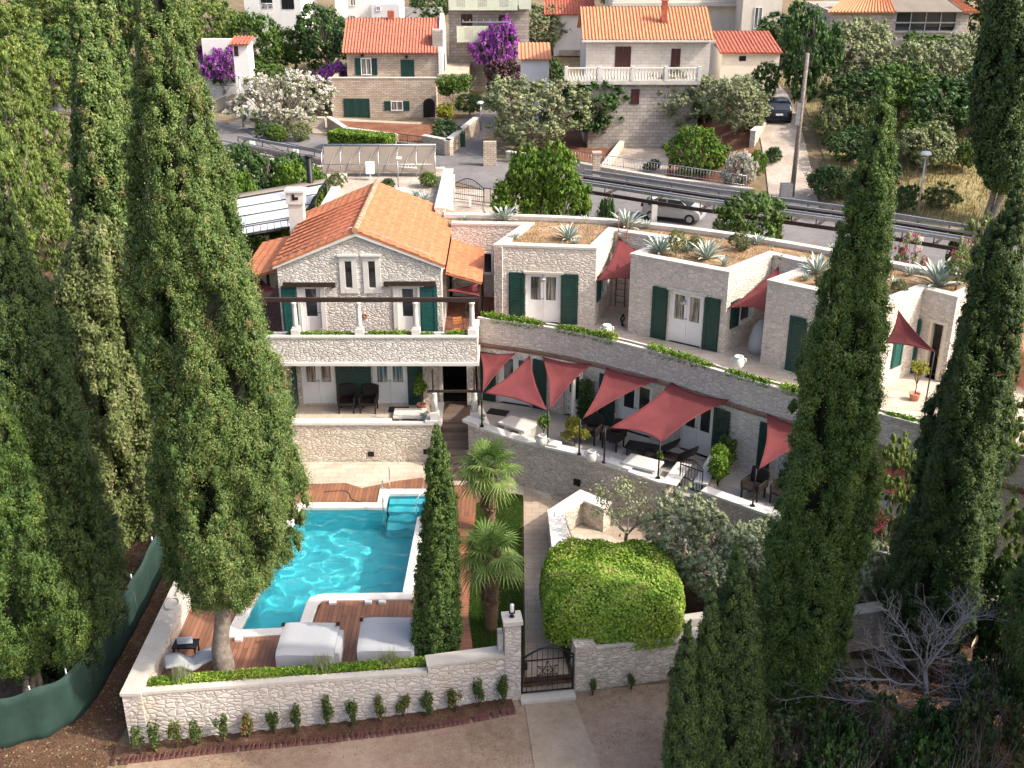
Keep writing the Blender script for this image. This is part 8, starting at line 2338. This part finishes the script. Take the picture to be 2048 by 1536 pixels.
# --- clipped dome hedge
hd = empty("dome_hedge", (2.95, 28.1, 1.2), "bright green clipped dome hedge in the wall planter right of the lane gate", "hedge")
n = 60000; d = sphere_dirs(n * 2); d = d[d[:, 2] > -.35][:n]; n = len(d)
e = 4.6; k_ = 1 / (np.abs(d[:, 0]) ** e + np.abs(d[:, 1]) ** e + np.abs(d[:, 2]) ** e) ** (1 / e)
pt = d * k_[:, None]; a_ = np.arctan2(d[:, 1], d[:, 0])
lump = 1 + .035 * np.sin(pt[:, 0] * 5 + 1) * np.sin(pt[:, 1] * 6) + .02 * np.sin(pt[:, 0] * 13) * np.sin(pt[:, 2] * 11 + pt[:, 1] * 9)
pt = pt * np.array([2.02, 1.85, 1.55]) * (lump * rng.uniform(.93, 1.02, n))[:, None] + np.array([2.95, 28.1, 1.35])
ok = pt[:, 2] > 1.22; pt = pt[ok]; dd_ = d[ok]
cellv = .5 + .25 * np.sin(pt[:, 0] * 4.1 + 2 * np.sin(pt[:, 1] * 2.7)) * np.sin(pt[:, 1] * 3.3 + 1) + rng.normal(0, .16, len(pt))
leaf_object("foliage", pt, .085, M['vine'], hd, cellv, up=.3, outward=dd_ * .9, aspect=.75, shift=hd.location)
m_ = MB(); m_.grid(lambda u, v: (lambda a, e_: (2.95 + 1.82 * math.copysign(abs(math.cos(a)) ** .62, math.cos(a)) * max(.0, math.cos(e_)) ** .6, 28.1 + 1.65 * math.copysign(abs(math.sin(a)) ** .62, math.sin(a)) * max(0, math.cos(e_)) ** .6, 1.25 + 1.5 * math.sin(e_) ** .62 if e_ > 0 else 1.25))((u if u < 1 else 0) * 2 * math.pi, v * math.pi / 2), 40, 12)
m_.build("shade_core", M['core'], hd)

palm_tree(P(977, 1062, GZ), "fan palm at the top of the lawn, nearest the boardwalk stairs", 2.35, 1.22, 24, 3)
palm_tree(P(981, 1257, GZ), "fan palm lower on the lawn, beside the small cypress", 2.6, 1.15, 22, 8)

# --- agaves on the roof garden
A1, A2 = agave_template(28, .82, 1), agave_template(20, .62, 5, .8)
ag = [(1009, 442, 1.0, 0, "behind the gabled villa, right of the arched road gate"), (931, 442, .5, 1, "small one close to the villa's right lean-to"), (1133, 442, .5, 1, "small one at the back edge above the first unit"), (1172, 446, .65, 1, "at the back edge left of the roof ladder"),
      (1255, 456, 1.15, 0, "tall one right beside the roof ladder"), (1294, 458, .75, 1, "right of the tall one by the roof ladder"), (1137, 480, 1.0, 0, "large one in the middle of the first unit's roof"), (1029, 481, .7, 1, "at the front left corner of the first unit's roof"),
      (1150, 489, .5, 1, "small one in front on the first unit's roof"), (1320, 507, 1.1, 0, "front left on the second unit's roof"), (1375, 505, .8, 1, "between the two big ones of the second unit's roof"), (1414, 519, 1.15, 0, "biggest on the second unit's roof"),
      (1448, 533, .8, 1, "at the right front corner of the second unit's roof"), (1515, 490, .9, 1, "in the back of the roof above the second bay"), (1634, 549, 1.15, 0, "large one on the left of the third unit's roof"), (1612, 562, .6, 1, "small one before the large one of the third unit's roof"),
      (1668, 505, .7, 1, "at the back edge left of the ragged cypress"), (1790, 576, .8, 1, "right of the ragged cypress on the third unit's roof"), (1822, 552, .75, 1, "between the ragged cypress and the last huge one"), (1877, 574, 1.5, 0, "huge one at the right end of the roof"),
      (1240, 474, .35, 1, "tiny one at the foot of the roof ladder"), (1560, 520, .5, 1, "small one above the second bay's sail")]
for x, y, s, kd, l in ag:
    q = P(x, y, 7.98); place(A1 if kd == 0 else A2, q, "blue-grey agave, " + l, "agave", "agaves of the roof garden", s=s * .88)
for x, y, l in ((832, 398, "left pale agave on the gravel roof behind the ridge"), (850, 404, "right pale agave on the gravel roof behind the ridge")):
    q = P(x, y, 8.0); place(A2, q, l, "agave", "agaves of the roof garden", s=.8)
def tuft(kind, q, s, label, cat="bush", sz=None):
    return place(T[kind], (q.x, q.y, q.z - .03), label, cat, "small plants on the roofs", s=s, sz=sz)
for kd, x, y, s, l in [('yellow', 1352, 512, .22, "yellow-green broom between the agaves of the second unit's roof"), ('scrub', 1385, 500, .25, "small dry herb clump behind the broom"), ('yellow', 1910, 580, .3, "yellow-green broom beside the huge agave"), ('scrub', 1480, 500, .3, "pale dry herb clump in the back of the second roof"),
                       ('scrub', 1650, 575, .26, "olive-green herb clump before the ragged cypress"), ('scrub', 1800, 585, .2, "dry herb clump right of the ragged cypress")]:
    tuft(kd, P(x, y, 7.98), s, l)
for kd, x, y, s, l in [('scrub', 674, 376, .3, "yellowish shrub left on the gravel roof"), ('dbush', 776, 380, .28, "small green shrub in the middle of the gravel roof"), ('bright', 856, 374, .26, "bright green shrub right on the gravel roof")]:
    tuft(kd, P(x, y, 8.0), s, l)
q = scatter(ROOF, 22000); kk = np.sin(q[:, 0] * 2.1 + 1.5 * np.sin(q[:, 1] * 1.7)) + np.sin(q[:, 1] * 2.9) > -.1; q = q[kk]
blades("dry_grass", np.column_stack([q, np.full(len(q), 7.97)]), .17, M['hay'], kind='stuff', width=.02)
q = scatter(ROOF, 1500); m_ = MB()
for x, y in q[:900]: s_ = random.uniform(.02, .07); m_.box((x, y, 7.985), (s_ * 1.3, s_, s_), rz=random.uniform(0, 3), rx=random.uniform(-.4, .4))
m_.build("loose_stones", M['gravel'], kind='stuff')
# dry grass slope by the street lamp, weeds in lane
q = np.stack([rng.uniform(20, 50, 26000), rng.uniform(50, 92, 26000)], 1); q = q[(q[:, 1] > 72.5 - .62 * (q[:, 0] - 12) * 1.0) | (q[:, 1] > 66)]
q = q[(q[:, 0] > 21.2)]
blades("dry_grass", np.array([(x, y, terrain(x, y) + .03) for x, y in q]), .45, M['hay'], kind='stuff', width=.07)

# --- plants along parapets, troughs and walls
def trough_plants(label, path, z, n, mat, leaf=.10, h=.22, w=.14, gaps=0, hang=.0, cat="planting", flowers=None, cyc=1.3, th=-.25):
    pts = [Vector((p[0], p[1], 0)) for p in path]; seg = [(pts[i + 1] - pts[i]).length for i in range(len(pts) - 1)]; cum = np.concatenate([[0], np.cumsum(seg)]); tot = cum[-1]
    s_ = rng.uniform(0, tot, n); ph = rng.uniform(0, 6)
    env = np.sin(s_ * cyc + ph) * .6 + np.sin(s_ * cyc * 2.7 + ph * 2) * .4
    s_ = s_[env > th]; env = env[env > th]
    X = np.interp(s_, cum, [p.x for p in pts]); Y = np.interp(s_, cum, [p.y for p in pts])
    hh = h * (.45 + .5 * np.clip(env + .3, 0, 1.2))
    a = rng.normal(0, 1, (len(s_), 3)); a /= np.linalg.norm(a, axis=1)[:, None]
    p = np.column_stack([X, Y, np.full(len(X), z)]) + a * np.column_stack([np.full(len(X), w), np.full(len(X), w), hh]) * rng.uniform(.5, 1, (len(X), 1))
    p[:, 2] = np.where(p[:, 2] < z - hang, z + np.abs(p[:, 2] - z) * .6, p[:, 2])
    r = empty("trough_plants", (float(X.mean()), float(Y.mean()), z), label, cat)
    leaf_object("foliage", p, leaf, M[mat], r, np.clip(.45 + .3 * env + rng.normal(0, .15, len(X)), 0, 1), up=.4, shift=r.location)
    if flowers:
        i_ = rng.choice(len(p), flowers[1]); leaf_object("blossom", p[i_] + np.array([0, 0, .06]), .06, M[flowers[0]], r, None, shift=r.location)
    return r
pl = [(p.x, p.y) for p in offset(fsp, .13)]
nP = len(pl)
trough_plants("bright trailing greenery with pinkish flowers on the curved parapet before the first unit", pl[2:15], 5.68, 5200, 'bright', hang=.25, h=.36, w=.2, th=-.7, flowers=('flower_pink', 160))
trough_plants("bright trailing greenery on the curved parapet before the second unit", pl[17:29], 5.68, 4200, 'bright', hang=.25, h=.32, w=.2, th=-.6)
trough_plants("trailing greenery on the curved parapet before the third unit", pl[29:38], 5.68, 3400, 'vine', hang=.25, h=.34, w=.2, th=-.6)
trough_plants("low greenery on the curved parapet by the sunny terrace", pl[38:50], 5.68, 2400, 'bright', hang=.1)
trough_plants("row of bright ferns in the balcony planter of the gabled villa", [(-10.2, 39.33), (-1.7, 39.33)], 5.7, 5200, 'bright', h=.24, hang=.15, cyc=2.3, th=-.45, leaf=.09)
trough_plants("variegated creeper filling the trough on top of the front garden wall", [(-9.8, 24.72), (-6.4, 25.12), (-2.45, 25.58)], 1.33, 11000, 'vine', leaf=.075, h=.15, w=.22, th=-2, hang=.1)
for x, l in ((-9.0, "left lavender tuft in the front wall trough"), (-5.2, "middle lavender tuft in the front wall trough"), (-3.4, "right lavender tuft in the front wall trough")):
    r = empty("lavender_tuft", (x, 25.0 + .11 * (x + 6), 1.35), l, "lavender"); y = 24.85 + .12 * (x + 9)
    pp = np.column_stack([x + rng.normal(0, .12, 300), y + rng.normal(0, .1, 300), np.full(300, 1.35)])
    o = blades("stems", pp, .4, M['olive'], width=.012); o.parent = r; o.matrix_parent_inverse = Matrix.Translation(-r.location)
def bushy(name, label, c_, rx, rz, n, leaf, mat, cat="shrub", group=None, stem=.3, pot=None, up=.4, val=None, nlob=9):
    r = empty(name, (0, 0, 0), label, cat, group)
    d = sphere_dirs(nlob) * rng.uniform(.25, .75, (nlob, 1)); d[:, 2] *= 1.0
    pk = d[rng.integers(0, nlob, n)] + sphere_dirs(n) * rng.uniform(.15, .42, (n, 1))
    p = pk * np.array([rx, rx, rz]) + np.array([0, 0, stem + rz])
    leaf_object("foliage", p, leaf, M[mat], r, np.clip(.5 + rng.normal(0, .22, n) if val is None else val + rng.normal(0, .15, n), 0, 1), up=up)
    m_ = MB(); m_.tube([(0, 0, -.03), (.02, 0, stem), (0, .02, stem + rz * 1.2)], .02, 6, r1=.008)
    for k in range(5): a = k * 1.26; m_.tube([(0, 0, stem * .6), (rx * .5 * math.cos(a), rx * .5 * math.sin(a), stem + rz * .9)], .012, 5, r1=.005)
    m_.build("stem", M['bark_dark'], r)
    if pot:
        m_ = MB(); m_.lathe([(.13, -.28), (.19, -.02), (.2, 0), (.17, 0), (.16, -.05)], n=14); m_.build("pot", M[pot], r)
    r.location = c_
    return r
sh = [(280, 1446, 1510), (311, 1431, 1504), (354, 1431, 1501), (396, 1440, 1495), (447, 1428, 1489), (497, 1428, 1478), (549, 1412, 1473), (596, 1403, 1467), (656, 1390, 1458), (708, 1393, 1452), (760, 1390, 1446), (807, 1384, 1437), (857, 1376, 1434), (911, 1368, 1429), (956, 1358, 1420), (1007, 1351, 1414)]
ordn = ["leftmost", "second", "third", "fourth", "fifth", "sixth, red-tipped", "seventh", "eighth", "ninth", "tenth", "eleventh", "twelfth", "thirteenth", "fourteenth", "fifteenth", "rightmost"]
for k, (x, yt, yb_) in enumerate(sh):
    q = P(x, yb_, -.35 * sstep(1045 - x, 0, 780)); q.z = terrain_low(q.x, q.y) + .05; h_ = max(.6, PY(x, yt, q.y).z - q.z)
    v_ = {5: .8, 2: .6, 10: .62, 11: .6, 13: .65}.get(k, .38)
    bushy("young_shrub", ordn[k] + " young upright shrub of the row along the front garden wall", q, .22, h_ * .48, 520, .085, 'photinia', "shrub", "row of young shrubs along the front wall", stem=.05, val=v_, nlob=11)
for x, yt, yb_, l in ((1185, 1340, 1392, "thin young shrub at the wall right of the lane gate"), (1262, 1345, 1380, "second thin young shrub at the wall right of the lane gate"), (1340, 1300, 1375, "straggly shrub at the wall beside the young cypresses")):
    q = P(x, yb_, 0); bushy("young_shrub", l, q, .16, .35, 260, .07, 'photinia', "shrub", stem=.05, val=.35)
bushy("potted_bush", "round dark potted bush standing in an urn on the terrace wall", P(1086, 885, 2.62) + Vector((.02, .05, .36)), .36, .33, 1500, .08, 'mgreen', "potted plant", stem=.12)
bushy("potted_lemon", "small bright lemon tree in a pot on the left terrace by the column", (-3.55, 40.1, TZ + .28), .36, .48, 1200, .09, 'bright', "potted plant", stem=.3, pot='terracotta')
bushy("terrace_bush", "yellow-green feathery bush behind the terrace wall between the urns", P(1150, 900, TZ) + Vector((0, .35, 0)), .62, .45, 3600, .075, 'yellowg', "bush", stem=.25)
bushy("lime_bush", "lime-green bush spilling over the white planter right of the small gate", (7.05, 34.0, 2.1), .72, .75, 5200, .10, 'bright', "bush", stem=.3)
bushy("planter_bush", "darker green bush at the back of the white planter by the facade", (7.7, 35.3, 2.3), .5, .5, 2400, .09, 'mgreen', "bush", stem=.25)
bushy("small_plant", "tiny light plant behind the terrace wall beside the third slab table", P(1322, 945, TZ) + Vector((0, .4, 0)), .22, .3, 380, .09, 'bright', "plant", stem=.1)
bushy("potted_tree", "thin lemon tree in a pot on the sunny upper terrace", P(1828, 800, FZ) + Vector((0, 0, .25)), .45, .45, 700, .09, 'yellowg', "potted plant", stem=.55, pot='terracotta')
bushy("balcony_plant", "small shrub at the corner where balcony and curved parapet meet", (-.95, 41.4, 5.3), .4, .25, 900, .08, 'bright', "plant", stem=.1)
bushy("red_flower_bush", "red-flowering shrub before the last lower sail", (11.0, 29.9, 1.9), .7, .6, 1500, .09, 'flower_pink', "shrub", stem=.6, nlob=7)
for x, y, l in ((-3.3, 39.2, "silvery plant at the foot of the left entrance column"), (-1.15, 38.9, "silvery plant at the foot of the right entrance column")):
    bushy("silver_plant", l, (x, y, TZ), .22, .2, 300, .08, 'agave', "plant", stem=.03)
bushy("terrace_corner_bush", "dark bush spilling over the left end of the terrace wall", (-8.75, 38.75, 2.2), .55, .42, 2000, .09, 'dgreen', "bush", stem=.05)
bushy("trumpet_vine", "orange-flowering vine on the corner of the roof terrace of the coursed house", PY(905, 205, 95) , 1.7, 1.3, 3200, .22, 'mgreen', "vine", stem=.1)
bushy("yucca", "pale yucca beside the archway of the coursed house", G(893, 246), 1.1, .9, 1300, .3, 'yellowg', "yucca", stem=.3, up=.2)
# arched trellis with climber, second wire trellises
def trellis(c_, rz, label, climber=True):
    r = empty("arched_trellis", (0, 0, 0), label, "trellis"); m_ = MB()
    for k in range(5): x = -.3 + .15 * k; m_.tube([(x, 0, 0), (x, 0, 1.5 + .3 * math.cos(x * 4))], .012, 5)
    m_.tube([(-.3 + .6 * i / 10, 0, 1.6 + .25 * math.sin(math.pi * i / 10)) for i in range(11)], .014, 5)
    for z in (.4, .8, 1.2): m_.tube([(-.3, 0, z), (.3, 0, z)], .01, 5)
    m_.build("wire_frame", M['black_iron'], r)
    if climber:
        n = 2600; p = np.column_stack([rng.normal(0, .26, n), rng.normal(-.05, .1, n), rng.uniform(.0, 1.75, n)]); p[:, 0] *= 1.15 - p[:, 2] * .35
        leaf_object("climber", p, .085, M['dgreen'], r, None, up=.2)
    r.location = c_; r.rotation_euler.z = rz; return r
W = lowW[1]; q = W.at(W.L - .1, .22); trellis((q.x, q.y, TZ), W.rz, "arched wire trellis with dark climber left of the long narrow sail")
W = lowW[4]; q = W.at(.25, .2); trellis((q.x, q.y, TZ), W.rz, "bare arched wire trellis behind the lime-green bush", False)
q = Wlo.at(.55, .12); trellis((q.x, q.y, TZ), 0, "bare arched trellis at the left end of the lower terrace wall", False)
q = upW[1].at(2.3, .15); trellis((q.x, q.y, FZ), upW[1].rz, "bare arched trellis on the left flank of the first upper unit", False)
# clipped roadside hedge
hb0, hb1 = P(668, 300, 2.8), P(782, 312, 2.8)
r = empty("box_hedge", (0, 0, 0), "clipped rectangular green hedge along the yard of the red-roofed house", "hedge")
L2 = (hb1.xy - hb0.xy).length; n = 9000; p = rng.uniform(-1, 1, (n, 3)); ax = rng.integers(0, 3, n)
for i in range(3): p[ax == i, i] = np.sign(p[ax == i, i]) * rng.uniform(.9, 1.02, (ax == i).sum())
leaf_object("foliage", p * np.array([L2 / 2, .75, .75]) + np.array([0, 0, .8]), .2, M['bright'], r, None)
m_ = MB(); m_.box((0, 0, .78), (L2 * .93, 1.3, 1.35)); m_.build("shade_core", M['core'], r)
c_ = (hb0 + hb1) / 2; r.location = (c_.x, c_.y, 2.75); dv = hb1 - hb0; r.rotation_euler.z = math.atan2(dv.y, dv.x)
# leaf litter and weeds on the lane edges
q = np.stack([rng.uniform(-11, 5, 5200), rng.uniform(19, 26.2, 5200)], 1)
dd_ = np.abs(q[:, 1] - (24.2 + .13 * (q[:, 0] + 10.4) - 1.0)); q = q[(dd_ < .28 * rng.uniform(0, 2, len(q)))]
blades("weeds", np.array([(x, y, terrain_low(x, y) + .01) for x, y in q]), .07, M['hay'], kind='stuff', width=.02)
q = np.stack([rng.uniform(-14, -10.9, 5000), rng.uniform(19, 38, 5000)], 1)
leaf_object("fallen_leaves", np.array([(x, y, terrain_low(x, y) + .04) for x, y in q]), .09, M['brownbush'], None, rng.uniform(.5, 1, len(q)), up=0)['kind'] = 'stuff'
q = np.stack([rng.uniform(5, 16, 9000), rng.uniform(18, 27, 9000)], 1)
leaf_object("fallen_leaves", np.array([(x, y, terrain_low(x, y) + .05) for x, y in q]), .10, M['brownbush'], None, rng.uniform(.5, 1, len(q)), up=0)['kind'] = 'stuff'

q = np.stack([rng.uniform(-10.5, 5, 7000), rng.uniform(18, 26, 7000)], 1)
kk = np.sin(q[:, 0] * 1.3 + 2 * np.sin(q[:, 1] * .9)) * np.sin(q[:, 1] * 1.7 + q[:, 0] * .4) > .25; q = q[kk & (q[:, 1] < 24.9 + .13 * (q[:, 0] + 10.4) - 1.2)]
leaf_object("fallen_leaves", np.array([(x, y, terrain_low(x, y) + .055) for x, y in q]), .045, M['brownbush'], None, rng.uniform(.4, 1, len(q)), up=0)['kind'] = 'stuff'
q = np.stack([rng.uniform(2.2, 6.5, 3500), rng.uniform(24.3, 26.6, 3500)], 1); q = q[np.abs(q[:, 1] - (25.55 + .2 * (q[:, 0] - 2))) < .35 * rng.uniform(0, 1.6, len(q))]
blades("weeds", np.array([(x, y, terrain_low(x, y) + .03) for x, y in q]), .06, M['hay'], kind='stuff', width=.02)
